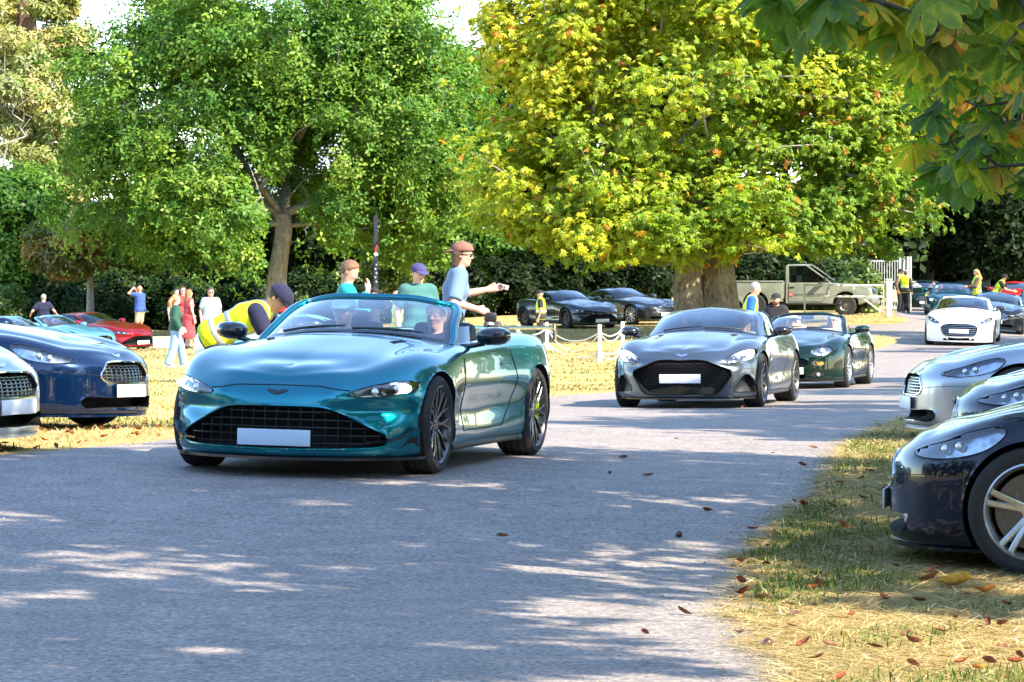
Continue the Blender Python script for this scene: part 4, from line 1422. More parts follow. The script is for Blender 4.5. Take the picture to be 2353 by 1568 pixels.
def nose_at(px, Y, c_half, yaw):   # centre of the car from the picture column and depth of its nose
    p = at(px, HOR, Y); a = -PI / 2 - R(yaw)
    return p.x - math.cos(a) * c_half, Y - math.sin(a) * c_half
# oncoming on the road
mk('teal', 'open_sports_car', 'metallic teal open top sports car with a capped driver, nearest on the road', ROADG, -1.07, 23.5, 14.6, kind='vantage', body=P_TEAL, det=3, rim='multi',
   caliper=M_CALIPER_LIME, roof='open', lights='on', mirror=M_GLOSSBLACK, plate=M_PLATE_GREY)
mk('dbs', 'sports_coupe', 'metallic grey coupe with honeycomb grille and lit lamps, behind the teal open car', ROADG, 2.62, 41.45, 13, kind='dbs', body=P_GREY, det=3, rim='mesh', lights='on', wb=2.805, H=1.02, mirror=M_GLOSSBLACK)
mk('db7', 'open_sports_car', 'dark green older open car with round lamps and amber indicators', ROADG, 5.02, 53.0, 14, kind='db7', body=P_GREEN, det=2, rim='ten', roof='open', wb=2.59, W=.945, ro=.98, fo=.95, rim_mat=M_SILVERRIM, inside=M_TAN)
mk('white', 'sports_saloon', 'pearl white four door sports car with black mirrors and slatted grille', ROADG, 12.45, 86.4, 11, kind='rapide', body=P_WHITE, det=2, rim='ten', wb=2.99, H=1.05, rim_mat=M_BLACKRIM, mirror=M_GLOSSBLACK)
mk('black', 'sports_coupe', 'black coupe half hidden behind the white saloon', ROADG, 15.6, 101, 11, kind='db9', body=P_BLACK, det=2, wb=2.74, rim='ten')
mk('purple', 'sports_car', 'violet blue car with lit lamps cut off by the right edge', ROADG, 18.95, 112, 8, kind='vantage', body=P_PURPLE, det=2, lights='on', roof='coupe')
mk('teal2', 'open_sports_car', 'blue green open car with glowing lamps beyond the white saloon', ROADG, 16.75, 119.5, 6, kind='vantage', body=paint('deep_teal_paint', (.0, .085, .11), .7, .3), det=2, roof='open', lights='on')
mk('green2', 'open_sports_car', 'dark green open car with tan seats by the metal gate, partly hidden', ROADG, 17.2, 130.5, 6, kind='db9', body=P_GREEN, det=1, roof='open', wb=2.74, inside=M_TAN)
mk('red2', 'sports_coupe', 'bright red coupe at the far right beyond the leaning marshal', ROADG, 20.9, 130, 10, kind='vantage', body=P_BRIGHTRED, det=1, glassy=False)
mk('dark2', 'sports_coupe', 'black coupe in deep shade behind the long haired marshal', ROADG, 20.7, 141, 6, kind='db9', body=P_BLACK, det=1, glassy=False, wb=2.74)
# parked on the lawn, middle
mk('char', 'sports_coupe', 'charcoal coupe with a wide grille parked in the shade by the rope fence', LAWNG, 1.9, 106.0, -30, kind='vantage', body=P_CHAR, det=2, rim='multi', rim_mat=M_BLACKRIM)
mk('grey2', 'sports_coupe', 'grey coupe with silver wheels parked in shade against the old chestnut trunk', LAWNG, 4.0, 109.5, -37, kind='db9', body=P_CHAR, det=2, rim='ten', rim_mat=M_SILVERRIM, wb=2.74)
# parked on the left
mk('navy', 'sports_coupe', 'navy blue car with silver barred grille parked on the left verge', LAWNG, -5.52, 29.1, -68, kind='db9', body=P_NAVY, det=3, rim='ten', wb=2.74)
mk('mist', 'sports_car', 'silver car cut off by the left edge, in front of the navy car', LAWNG, -5.78, 24.45, -70, kind='db9', body=P_MIST, det=3, rim='ten', wb=2.60)
mk('red', 'sports_coupe', 'metallic red coupe parked on the left lawn beside the light blue open cars', LAWNG, -13.6, 102, -52, kind='vantage', body=P_RED, det=2, rim='ten', rim_mat=M_BLACKRIM)
mk('sky1', 'open_sports_car', 'light blue open car at the left edge, nearer of the two', LAWNG, -14.4, 90, -52, kind='db9', body=P_SKY, det=2, roof='open', wb=2.74, rim='ten')
mk('sky2', 'open_sports_car', 'light blue open car parked between the red coupe and its twin', LAWNG, -14.2, 97, -52, kind='db9', body=P_SKY, det=2, roof='open', wb=2.74, rim='ten')
mk('race', 'racing_coupe', 'light blue track car with a tall rear wing, behind the teal open car', LAWNG, -.72, 43.6, 8, W=.92, H=.76, roof='open', mirror=M_GLOSSBLACK, kind='vantage', body=P_SKY, det=2, rim='multi', rim_mat=M_BLACKRIM)
_w = MB()
_w.prism([(-2.34, 1.00), (-2.02, 1.03), (-2.00, 1.045), (-2.16, 1.055), (-2.34, 1.03)], lambda a, b: (a, -1.04, b), lambda a, b: (a, 1.04, b))
_wing = _w.build('rear_wing', P_SKY, CARS['race'].root, angle=30)
for sg in (1, -1):
    MB().box((-2.17, sg * 1.05, .97), (.36, .012, .24), bev=.004).build('end_plate', M_GLOSSBLACK, _wing)
    MB().box((-2.14, sg * .35, .97), (.10, .015, .12)).build('wing_stay', M_BLACK, _wing)
mk('sky3', 'sports_coupe', 'light blue coupe on the lawn behind the bending marshal', LAWNG, -3.6, 57.5, -118, kind='db9', body=P_SKY, det=2, rim='ten', wb=2.74)
# parked on the right
mk('onyx', 'sports_coupe', 'blue black car with a front splitter and star spoke wheel, nearest on the right verge', LAWNG, 4.24, 17.11, 104, H=1.06, kind='db9', body=P_ONYX, det=3, rim='five', wb=2.60, rim_mat=M_SILVERRIM)
mk('mid', 'sports_coupe', 'dark slate car showing only its bonnet between the silver and blue black cars', LAWNG, 5.35, 22.3, 97, kind='db9', body=paint('slate_blue_paint', (.012, .018, .03), .4, .28), det=2, rim='ten', wb=2.74)
mk('silver', 'sports_coupe', 'silver car with chrome slat grille parked behind the blue black car', LAWNG, 5.82, 28.6, 87, kind='db9', body=P_SILVER, det=3, rim='ten', wb=2.74)
print('cars', time.time() - T0)
# ------------------------------------------------------------------ trees
def leaf_material(name, stops, trans=.35, gloss=.12, rough=.45):
    m = bpy.data.materials.new(name); m.use_nodes = True
    N = m.node_tree.nodes; L = m.node_tree.links
    N.remove(_pr(m.node_tree)); out = N['Material Output']
    at_ = N.new('ShaderNodeAttribute'); at_.attribute_name = 'tone'
    r = ramp(N, stops); L.new(at_.outputs['Fac'], r.inputs[0])
    tc = N.new('ShaderNodeTexCoord'); nz = noise(N, L, tc.outputs['Object'], .35, 3)
    r2 = ramp(N, [(.3, (.78, .80, .78)), (.7, (1.18, 1.15, 1.1))]); L.new(nz.outputs[0], r2.inputs[0])
    c = mixc(N, L, 1.0, r.outputs[0], r2.outputs[0], 'MULTIPLY')
    d = N.new('ShaderNodeBsdfDiffuse'); t = N.new('ShaderNodeBsdfTranslucent'); g = N.new('ShaderNodeBsdfGlossy')
    g.inputs['Roughness'].default_value = rough
    L.new(c, d.inputs[0])
    tcx = mixc(N, L, 1.0, c, (1.25, 1.25, .55), 'MULTIPLY'); L.new(tcx, t.inputs[0])
    m1 = N.new('ShaderNodeMixShader'); m1.inputs[0].default_value = trans; L.new(d.outputs[0], m1.inputs[1]); L.new(t.outputs[0], m1.inputs[2])
    m2 = N.new('ShaderNodeMixShader'); m2.inputs[0].default_value = gloss * .5; L.new(m1.outputs[0], m2.inputs[1]); L.new(g.outputs[0], m2.inputs[2])
    L.new(m2.outputs[0], out.inputs['Surface'])
    return m
def bark_material(name, a, b, scale=3.0, lichen=None):
    m, N, L, p = node_mat(name)
    tc = N.new('ShaderNodeTexCoord'); mp = N.new('ShaderNodeMapping'); mp.inputs['Scale'].default_value = (5, 5, 1.1); L.new(tc.outputs['Object'], mp.inputs['Vector'])
    n1 = noise(N, L, mp.outputs[0], scale, 6, .65)
    r = ramp(N, [(.35, a), (.65, b)]); L.new(n1.outputs[0], r.inputs[0]); c = r.outputs[0]
    if lichen:
        n2 = noise(N, L, tc.outputs['Object'], 1.6, 5, .65); rr = ramp(N, [(.5, (0, 0, 0)), (.62, (.8, .8, .8))]); L.new(n2.outputs[0], rr.inputs[0])
        c = mixc(N, L, rr.outputs[0], c, lichen)
    L.new(c, p.inputs['Base Color']); p.inputs['Roughness'].default_value = .9
    b_ = N.new('ShaderNodeBump'); b_.inputs['Strength'].default_value = .9; b_.inputs['Distance'].default_value = .06
    L.new(n1.outputs[0], b_.inputs['Height']); L.new(b_.outputs[0], p.inputs['Normal'])
    return m
# leaf templates: (verts, tris); x along the leaf, z its normal
def tpl_star(n=5, w=.34, droop=.15, seed=0):
    r = np.random.default_rng(seed); V = []; F = []
    for k in range(n):
        a = 2 * PI * k / n + r.uniform(-.3, .3); l = r.uniform(.75, 1.1); up = r.uniform(-.35, .35)
        ca, sa = math.cos(a), math.sin(a)
        b = len(V)
        for x, y, z in ((.06, 0, 0), (.55 * l, w * .5, up * .5), (l, 0, up - droop), (.55 * l, -w * .5, up * .5 - .03)):
            V.append((x * ca - y * sa, x * sa + y * ca, z))
        F += [(b, b + 1, b + 2), (b, b + 2, b + 3)]
    return np.array(V), np.array(F)
def tpl_palm(n=6, seed=0):
    """fan of long leaflets hanging from one point"""
    r = np.random.default_rng(seed); V = []; F = []
    for k in range(n):
        a = (k - (n - 1) / 2) * (2.5 * PI / n * .62) + r.uniform(-.08, .08)
        l = 1.0 - .09 * abs(k - (n - 1) / 2) + r.uniform(-.05, .05); ca, sa = math.cos(a), math.sin(a); dr = .30 + r.uniform(-.1, .15)
        b = len(V); w = .19
        for x, y, z in ((.03, 0, 0), (.62 * l, w, -.10 * dr), (l, 0, -dr * l), (.62 * l, -w, -.10 * dr), (.62 * l, 0, -.02 - .2 * dr)):
            V.append((x * ca - y * sa, x * sa + y * ca, z))
        F += [(b, b + 1, b + 4), (b + 1, b + 2, b + 4), (b, b + 4, b + 3), (b + 4, b + 2, b + 3)]
    return np.array(V), np.array(F)
def tpl_palm2(n=6, seed=0):
    r = np.random.default_rng(seed); V = []; F = []
    for k in range(n):
        a = (k - (n - 1) / 2) * .62 + r.uniform(-.1, .1); l = 1.0 - .09 * abs(k - (n - 1) / 2); ca, sa = math.cos(a), math.sin(a); dr = .30 + r.uniform(-.1, .2); b = len(V)
        for x, y, z in ((.03, 0, 0), (.62 * l, .19, -.12 * dr), (l, 0, -dr * l), (.62 * l, -.19, -.12 * dr)): V.append((x * ca - y * sa, x * sa + y * ca, z))
        F += [(b, b + 1, b + 2), (b, b + 2, b + 3)]
    return np.array(V), np.array(F)
PALM2 = [tpl_palm2(6, i) for i in range(4)]
STARS = [tpl_star(5, .34, .15, i) for i in range(4)]
STARS4 = [tpl_star(4, .38, .15, i + 20) for i in range(4)]
STAR3 = [tpl_star(3, .5, .1, i + 9) for i in range(4)]
PALMS = [tpl_palm(6, i) for i in range(4)]
def leaf_cloud(name, C, size, tpls, tone, mat_, parent, r, up=.6, outdir=None, outw=.5, stuff=True):
    """many leaf sprays as one mesh"""
    n = len(C)
    nv = r.normal(0, 1, (n, 3)); nv /= np.linalg.norm(nv, axis=1)[:, None]
    nrm = nv * .58 + np.array([0, 0, up])
    if outdir is not None: nrm = nrm + outdir * outw
    nrm /= np.linalg.norm(nrm, axis=1)[:, None]
    t = r.normal(0, 1, (n, 3)); t -= nrm * (t * nrm).sum(1)[:, None]; t /= np.linalg.norm(t, axis=1)[:, None]
    b = np.cross(nrm, t)
    which = r.integers(0, len(tpls), n)
    Vs, Fs, Ts = [], [], []; off = 0
    for k, (tv, tf) in enumerate(tpls):
        s = np.where(which == k)[0]
        if not len(s): continue
        sc = size[s][:, None, None]
        v = C[s][:, None, :] + sc * (tv[None, :, 0:1] * t[s][:, None] + tv[None, :, 1:2] * b[s][:, None] + tv[None, :, 2:3] * nrm[s][:, None])
        Vs.append(v.reshape(-1, 3))
        Fs.append((tf[None] + (np.arange(len(s)) * len(tv))[:, None, None] + off).reshape(-1, 3))
        Ts.append(np.repeat(tone[s], len(tf)))
        off += len(s) * len(tv)
    me = np_mesh(name, np.concatenate(Vs), tris=np.concatenate(Fs), smooth=False, attr={'tone': np.concatenate(Ts)})
    o = link(name, me, mat_, parent)
    if stuff: o['kind'] = 'stuff'
    return o
def sample_crown(ells, n, r, shell=.55):
    """points in a union of ellipsoids, thicker towards the outside; ells: (centre, radii)"""
    vol = np.array([a[1][0] * a[1][1] * a[1][2] for a in ells]) ** .75; vol /= vol.sum()
    P = []; O = []
    for (c, rad), k in zip(ells, r.multinomial(n, vol)):
        d = r.normal(0, 1, (k, 3)); d /= np.linalg.norm(d, axis=1)[:, None]
        q = shell + (1 - shell) * r.random(k) ** .6
        P.append(np.array(c) + d * np.array(rad) * q[:, None]); O.append(d)
    return np.concatenate(P), np.concatenate(O)
def skeleton(trunk, tips, r, r0, rtip=.02, wander=.12):
    """join every tip to the growing branch graph; trunk: list of points"""
    nodes = [np.array(p, float) for p in trunk]; par = [-1] + list(range(len(trunk) - 1))
    base = np.array(trunk[-1], float); ok_from = max(1, len(trunk) // 2)
    order = np.argsort(np.linalg.norm(tips - base, axis=1))
    for i in order:
        t = tips[i]
        A = np.array(nodes[ok_from:])
        d = np.linalg.norm(A - t, axis=1) + .35 * np.linalg.norm(A - base, axis=1) + np.maximum(0, A[:, 2] - t[2] - .3) * 1.2
        j = int(d.argmin()) + ok_from
        a = nodes[j]; L_ = np.linalg.norm(t - a); k = max(1, int(L_ / 1.1)); p = j
        for s_ in range(1, k + 1):
            f = s_ / k
            q = a + (t - a) * f + r.normal(0, wander * min(1, L_ / 3), 3) * (1 if s_ < k else 0) + np.array([0, 0, .10 * L_ * math.sin(PI * f)])
            nodes.append(q); par.append(p); p = len(nodes) - 1
    n = len(nodes); cnt = np.zeros(n)
    for i in range(n - 1, 0, -1):
        cnt[i] += 1 if cnt[i] == 0 else 0
        cnt[par[i]] += cnt[i]
    cnt[0] = max(cnt[0], 1)
    rad = np.clip(rtip * cnt ** .5, rtip, r0)
    return nodes, par, rad
def limb_mesh(name, nodes, par, rad, mat_, parent, first=0, sides=6):
    V = []; F = []
    for i in range(max(1, first), len(nodes)):
        a = Vector(nodes[par[i]]); b = Vector(nodes[i]); t = b - a
        if t.length < 1e-5: continue
        t.normalize(); u = t.orthogonal().normalized(); w = t.cross(u); k0 = len(V)
        ra = min(rad[par[i]], rad[i] * 1.35)
        for p, q in ((a, ra), (b, rad[i])):
            for k in range(sides):
                an = 2 * PI * k / sides; V.append(p + (u * math.cos(an) + w * math.sin(an)) * q)
        for k in range(sides):
            l = (k + 1) % sides; F.append((k0 + k, k0 + l, k0 + sides + l, k0 + sides + k))
    me = np_mesh(name, np.array([tuple(v) for v in V]), quads=np.array(F))
    o = link(name, me, mat_, parent); return o
def trunk_mesh(name, pts, rad, mat_, parent, n=18, flute=.06, r=None, flare=True):
    """tapered fluted trunk along a poly-line"""
    P = smooth_poly(pts, 5, closed=False); q = np.linspace(0, 1, len(P)); rr = np.interp(q, np.linspace(0, 1, len(rad)), rad)
    V = []; F = []; ph = random.random() * 6
    for i, p in enumerate(P):
        f = 1 + (.45 * math.exp(-i / 2.0) if flare else 0)
        for k in range(n):
            a = 2 * PI * k / n
            w = 1 + flute * math.sin(3 * a + ph + i * .1) + flute * .7 * math.sin(7 * a + ph * 2 - i * .15)
            V.append((p[0] + rr[i] * f * w * math.cos(a), p[1] + rr[i] * f * w * math.sin(a), p[2]))
    for i in range(len(P) - 1):
        for k in range(n):
            l = (k + 1) % n; F.append((i * n + k, i * n + l, (i + 1) * n + l, (i + 1) * n + k))
    return link(name, np_mesh(name, np.array(V), quads=np.array(F)), mat_, parent)
def ell_px(px, py, rx, ry, Y, s, dep, dy=0.0):
    p = at(px, py, Y + dy); return ((p.x, p.y, p.z), (rx / s, dep, ry / s))
def tree(name, label, cat, group, base, trunk, trad, ells, nclump, leaves, size, tpls, lm, bm, seed, clump_r=.9, up=.6, limbs=True, tone=(.5, .22), keepfn=None, flat=.62, loose=0.0, shell=.55, crown_name='crown', wander=.12, outw=.5, ntips=None, tonefn=None):
    r = np.random.default_rng(seed)
    root = empty(name, base, label=label, cat=cat, group=group)
    b = np.array(base)
    E = [(np.array(c) - b, rad) for c, rad in ells]
    cl, od = sample_crown(E, nclump, r, shell)
    T = [tuple(np.array(p) - b) for p in trunk]
    if trad: trunk_mesh('trunk', T, trad, bm, root)
    if limbs and trad:
        tips = cl[: (ntips or len(cl))]
        nodes, par, rad = skeleton([T[0]] + [tuple(x) for x in smooth_poly(T, 3, closed=False)[1:]], tips, r, trad[-1], .022, wander)
        k = len(smooth_poly(T, 3, closed=False))
        limb_mesh('limb', nodes, par, rad, bm, root, first=k)['kind'] = 'stuff'
    # leaves round every clump
    per = np.maximum(3, r.poisson(leaves / nclump, nclump))
    idx = r.permutation(np.repeat(np.arange(nclump), per))
    cr = clump_r * r.uniform(.45, 1.45, nclump)
    d = r.normal(0, 1, (len(idx), 3)); d /= np.linalg.norm(d, axis=1)[:, None]
    q = r.random(len(idx)) ** .45
    if loose:      # part of the leaves grow singly between the clumps
        k_ = int(len(idx) * loose); q[:k_] = q[:k_] * 2.0 + .4
    C = cl[idx] + d * (cr[idx] * q)[:, None] * np.array([1, 1, flat])
    out = od[idx] * .6 + d * .7
    tn = np.clip(r.normal(tone[0], tone[1], nclump)[idx] * .5 + r.normal(tone[0], tone[1], len(idx)) * .5, 0, .999)
    keep = C[:, 2] > .15
    if keepfn is not None: keep &= keepfn(C + b)
    C, out, tn = C[keep], out[keep], tn[keep]
    if tonefn is not None: tn = tonefn(C + b, tn, r)
    sz = size * r.uniform(.7, 1.25, len(C))
    leaf_cloud(crown_name, C, sz, tpls, tn, lm, root, r, up, out, outw)
    return root, C, out, tn
LM_OAK = leaf_material('oak_leaves', [(0, (.022, .075, .014)), (.4, (.07, .18, .026)), (.75, (.18, .31, .042)), (1, (.34, .43, .08))], .38, .035)
LM_CHEST = leaf_material('chestnut_leaves', [(0, (.05, .14, .012)), (.3, (.16, .28, .016)), (.58, (.34, .42, .022)), (.86, (.58, .54, .035)), (.95, (.52, .22, .03)), (1, (.34, .10, .02))], .42, .06)
LM_DARK = leaf_material('shade_darkened_woodland_leaves', [(0, (.005, .013, .004)), (.6, (.013, .027, .007)), (1, (.035, .058, .014))], .25, .02)  # the wood's deep shade is put into these darkened leaf colours
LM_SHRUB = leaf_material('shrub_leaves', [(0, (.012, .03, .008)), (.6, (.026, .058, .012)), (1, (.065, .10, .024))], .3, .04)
LM_SUNBUSH = leaf_material('yellow_green_leaves', [(0, (.06, .12, .015)), (.6, (.15, .22, .025)), (1, (.32, .34, .06))], .4)
LM_CONIF = leaf_material('tan_conifer_sprays', [(0, (.12, .17, .04)), (.5, (.30, .33, .09)), (.8, (.48, .40, .15)), (1, (.52, .32, .13))], .3)
LM_RUST = leaf_material('rusting_leaves', [(0, (.06, .10, .015)), (.5, (.16, .17, .03)), (.8, (.34, .20, .03)), (1, (.40, .14, .02))], .35)
BK_OAK = bark_material('oak_bark', (.17, .15, .12), (.38, .35, .29), lichen=(.40, .42, .34))
BK_CHEST = bark_material('chestnut_bark', (.075, .058, .044), (.33, .28, .21), 4.5, lichen=(.30, .32, .22))
BK_GREY = bark_material('pale_limb_bark', (.24, .21, .18), (.46, .42, .37), 5)
BK_RED = bark_material('reddish_bark', (.15, .075, .05), (.32, .19, .13))
BK_DARK = bark_material('dark_bark', (.035, .03, .025), (.09, .08, .065))

TREES = 'trees standing round the lawn'; WOOD = 'dark trees of the wood behind'; SHRUBS = 'shrubs along the edge of the wood'
# ---- big oak left of centre
Y = 118.0; s = FPX / Y
b = stand(638, Y)
tr = [(b.x, b.y, b.z - .1)] + [tuple(at(x, y, Y)) for x, y in ((636, 655), (640, 610), (648, 560), (652, 520), (648, 492))]
E = [ell_px(470, 250, 330, 270, Y, s, 6.5), ell_px(820, 270, 300, 290, Y, s, 6.5, 1), ell_px(640, 60, 380, 230, Y, s, 7), ell_px(290, 430, 190, 150, Y, s, 4.5), ell_px(930, 450, 150, 170, Y, s, 4.5, 2),
     ell_px(470, 470, 150, 110, Y, s, 4, -4), ell_px(570, 590, 48, 50, Y, s, 1.4, -3.2), ell_px(440, 540, 110, 70, Y, s, 3, -2), ell_px(800, 470, 90, 90, Y, s, 3, -2)]
def oak_clear(P):
    # the trunk and lower limbs stand free in a gap of the foliage
    px = P[:, 0] / P[:, 1] * FPX + 1176.5; py = HOR - (P[:, 2] - CAM_H) / P[:, 1] * FPX
    q = np.stack([px, py], 1); d = np.full(len(P), 1e9)
    for a, b, w in (((636, 720), (648, 490), 1.0), ((648, 490), (690, 400), 1.1), ((690, 400), (700, 310), 1.4), ((646, 500), (596, 420), 1.5), ((596, 420), (545, 340), 2.4), ((690, 460), (740, 380), 1.6)):
        a = np.array(a, float); b = np.array(b, float); t = np.clip(((q - a) @ (b - a)) / ((b - a) @ (b - a)), 0, 1)
        d = np.minimum(d, np.linalg.norm(q - a - t[:, None] * (b - a), axis=1) * w)
    return (d > 34) | (P[:, 1] > Y + .6)
tree('oak_tree', 'large green oak with a forked grey trunk left of centre', 'tree', TREES, tuple(b), tr, [.43, .36, .33, .31, .33, .36], E, 620, 92000, .22, STAR3, LM_OAK, BK_OAK, 11, .80, shell=.5, tone=(.56, .24), flat=.9, loose=.2, keepfn=oak_clear)
# ---- old horse chestnut in front of the truck
Y = 98.0; s = FPX / Y
b = stand(1612, Y)
tr = [(b.x - .35, b.y, b.z - .1)] + [tuple(at(x, y, Y)) for x, y in ((1580, 690), (1578, 640), (1590, 590), (1600, 520), (1590, 440))]
E = [ell_px(1560, 150, 410, 330, Y, s, 5.2), ell_px(1700, -40, 420, 170, Y, s, 4.5), ell_px(1300, 70, 215, 190, Y, s, 3.5), ell_px(1305, 400, 245, 175, Y, s, 4.0, -1), ell_px(1850, 320, 240, 270, Y, s, 4.5), ell_px(1600, 500, 380, 95, Y, s, 4.8, -1), ell_px(2020, 480, 130, 110, Y, s, 3, 1), ell_px(1980, 260, 140, 210, Y, s, 3.5, 1),
     ell_px(1420, 540, 180, 60, Y, s, 3, -2), ell_px(1760, 545, 180, 60, Y, s, 3, -2)]
def chest_clear(P):
    px = P[:, 0] / P[:, 1] * FPX + 1176.5; py = HOR - (P[:, 2] - CAM_H) / P[:, 1] * FPX
    return py < 600 + 14 * np.sin(px / 41.0) + np.where((px > 1240) & (px < 1700), 14, 0) - np.where((px > 1700) & (px < 1960), 16, 0) - np.clip((1240 - px) / 150, 0, 1) * 90
def chest_tone(P, tn, r):
    # tone gets lighter and yellower towards the outer left and top of the crown
    px = P[:, 0] / P[:, 1] * FPX + 1176.5; pz = P[:, 2]
    f = np.clip((1850 - px) / 900, 0, 1) * .25 + np.clip((pz - 3.5) / 8, 0, 1) * .22
    t = np.minimum(tn * .62 + f, .885)
    hit = r.random(len(t)) < .035
    t[hit] = r.uniform(.90, .999, hit.sum())
    return np.clip(t, 0, .999)
croot, CC, CO, CT = tree('horse_chestnut', 'old horse chestnut with yellowing leaves and a thick twin trunk', 'tree', TREES, tuple(b), tr, [.46, .44, .44, .44, .40, .36], E, 500, 62000, .185, PALM2, LM_CHEST, BK_GREY, 12, .85, flat=.8, loose=.15, keepfn=chest_clear, tone=(.5, .27), tonefn=chest_tone, up=.75, outw=.7)
b2 = np.array(tuple(b))
T2 = [np.array(p) - b2 for p in [tuple(b + Vector((.62, .5, -.1)))] + [tuple(at(x, y, Y + .5)) for x, y in ((1655, 690), (1650, 640), (1645, 585), (1660, 500), (1690, 420))]]
for o in croot.children:
    if o.name.startswith('trunk'): o.data.materials.clear(); o.data.materials.append(BK_CHEST)
trunk_mesh('trunk', [tuple(p) for p in T2], [.66, .60, .58, .55, .40, .30], BK_CHEST, croot, 40, .12)
# the leaf fans that face the camera, one object each
rl = np.random.default_rng(5)
fan_meshes = []
for k, (tv, tf) in enumerate(PALMS):
    for tone_ in (.35, .7, .93):
        fan_meshes.append((np_mesh('leaf', tv * .22, tris=tf, smooth=False, attr={'tone': np.full(len(tf), tone_)}), tone_))
        fan_meshes[-1][0].materials.append(LM_CHEST)
front = np.argsort(CC[:, 1] + rl.normal(0, .5, len(CC)))[:290]
for i in front:
    me, _ = fan_meshes[rl.integers(0, 4) * 3 + int(CT[i] > .5) + int(CT[i] > .88)]
    o = bpy.data.objects.new('leaf', me); COL.objects.link(o); o.parent = croot
    o.location = tuple(CC[i] + np.array([0, -.15, 0])); o.rotation_euler = (rl.uniform(-.9, .1), rl.uniform(-.5, .5), rl.uniform(0, 6.28))
# ---- trees behind
def back_tree(name, label, px, pybase, Y, ells, seed, lm=LM_DARK, bk=BK_DARK, n=150, leaves=16000, size=.42, group=WOOD, trad=(.35, .3, .22), tpls=STAR3, cr=1.3, tone=(.5, .22), lean=0, top=None, **k):
    s = FPX / Y
    b = stand(px, Y)
    top = top or (min(e[1] for e in ells) + max(e[1] for e in ells)) / 2
    tr = [(b.x, b.y, b.z - .1), tuple(at(px + lean * .4, (pybase + top) / 2, Y)), tuple(at(px + lean, top, Y))]
    E = [ell_px(x, y, rx, ry, Y, s, dep) for x, y, rx, ry, dep in ells]
    return tree(name, label, 'tree', group, tuple(b), tr, list(trad), E, n, leaves, size, tpls, lm, bk, seed, cr, tone=tone, ntips=60, **k)
back_tree('broadleaf_tree', 'dark green tree standing behind the right side of the oak', 985, 700, 138, [(980, 260, 150, 190, 5), (1040, 420, 110, 190, 5), (930, 470, 110, 150, 4)], 21, LM_OAK, BK_OAK, 190, 30000, .34, TREES, tone=(.25, .15))
back_tree('redwood_tree', 'tall tan and green redwood with a reddish trunk at the far left', 62, 700, 150, [(60, 60, 120, 110, 4), (80, 230, 100, 110, 4), (50, 400, 120, 110, 4), (120, 330, 70, 140, 3), (150, 110, 45, 60, 2.5), (10, 200, 60, 160, 3)], 22, LM_CONIF, BK_RED, 130, 15000, .34, TREES, (.75, .62, .42), tpls=STARS, cr=1.0, top=-60)
back_tree('broadleaf_tree', 'mid green tree low at the left edge beneath the redwood', 20, 700, 132, [(25, 470, 85, 80, 3), (40, 560, 90, 70, 3), (0, 600, 50, 60, 2)], 23, LM_OAK, BK_OAK, 90, 11000, .3, TREES, tone=(.4, .2))
back_tree('small_tree', 'small tree with rusting leaves and a thin forked trunk on the left', 207, 715, 126, [(190, 560, 120, 60, 3), (250, 535, 85, 60, 2.5), (130, 590, 70, 45, 2), (330, 585, 50, 40, 2)], 24, LM_RUST, BK_GREY, 120, 9000, .26, TREES, (.16, .13, .1), cr=.7, tone=(.55, .25), top=610)
# bare pale tree at far left
def bare_tree():
    Yb = 146; b = stand(18, Yb); r = np.random.default_rng(77); root = empty('bare_tree', tuple(b), label='leafless pale tree in front of the redwood at far left', cat='tree', group=TREES)
    bb = np.array(tuple(b)); T = [tuple(np.array(tuple(at(x, y, Yb))) - bb) for x, y in ((16, 700), (12, 560), (8, 440), (10, 360))]
    trunk_mesh('trunk', T, [.16, .13, .1, .07], BK_GREY, root, 10)
    tips = np.array([tuple(np.array(tuple(at(r.uniform(-30, 75), r.uniform(120, 330), Yb + r.uniform(-1, 1)))) - bb) for _ in range(70)])
    nodes, par, rad = skeleton(T, tips, r, .07, .014, .15)
    limb_mesh('limb', nodes, par, rad * .8, BK_GREY, root, first=4, sides=5)['kind'] = 'stuff'
bare_tree()
# the wood: rows of dark trees
wood = [(1500, 158, [(1480, 170, 170, 170, 5), (1560, 330, 140, 150, 4)]), (380, 150, [(360, 560, 130, 80, 4), (440, 500, 90, 80, 3)]), (760, 152, [(760, 520, 130, 120, 4), (820, 600, 80, 80, 3)]), (1120, 148, [(1120, 330, 110, 230, 4), (1180, 540, 100, 100, 3)]),
        (1290, 146, [(1290, 520, 120, 130, 4), (1240, 280, 80, 260, 4)]), (1450, 150, [(1450, 560, 130, 110, 4)]), (1800, 150, [(1800, 540, 130, 120, 4), (1760, 100, 130, 200, 4)]),
        (1960, 146, [(1960, 520, 130, 130, 4), (2010, 300, 120, 200, 4)]), (2130, 152, [(2120, 450, 130, 150, 4), (2110, 200, 120, 220, 4)]), (2260, 148, [(2260, 470, 120, 170, 4), (2240, 200, 120, 230, 4)]),
        (2370, 155, [(2380, 450, 110, 190, 4), (2370, 180, 120, 220, 4)]), (2190, 172, [(2190, 520, 160, 130, 5)]), (1700, 170, [(1650, 560, 160, 90, 4)]), (1000, 160, [(1000, 570, 140, 100, 4)]), (600, 165, [(600, 560, 150, 90, 4)])]
where = ['behind the top of the yellowing chestnut', 'left of the oak trunk', 'right of the oak trunk', 'behind the gap between oak and chestnut', 'above the parked charcoal coupe', 'behind the old chestnut trunk', 'behind the truck', 'behind the white field gate', 'above the metal fence',
         'above the blue green open car', 'at the right edge', 'deep behind the far cars', 'deep behind the chestnut', 'behind the sunlit yellow bush', 'far behind the oak trunk']
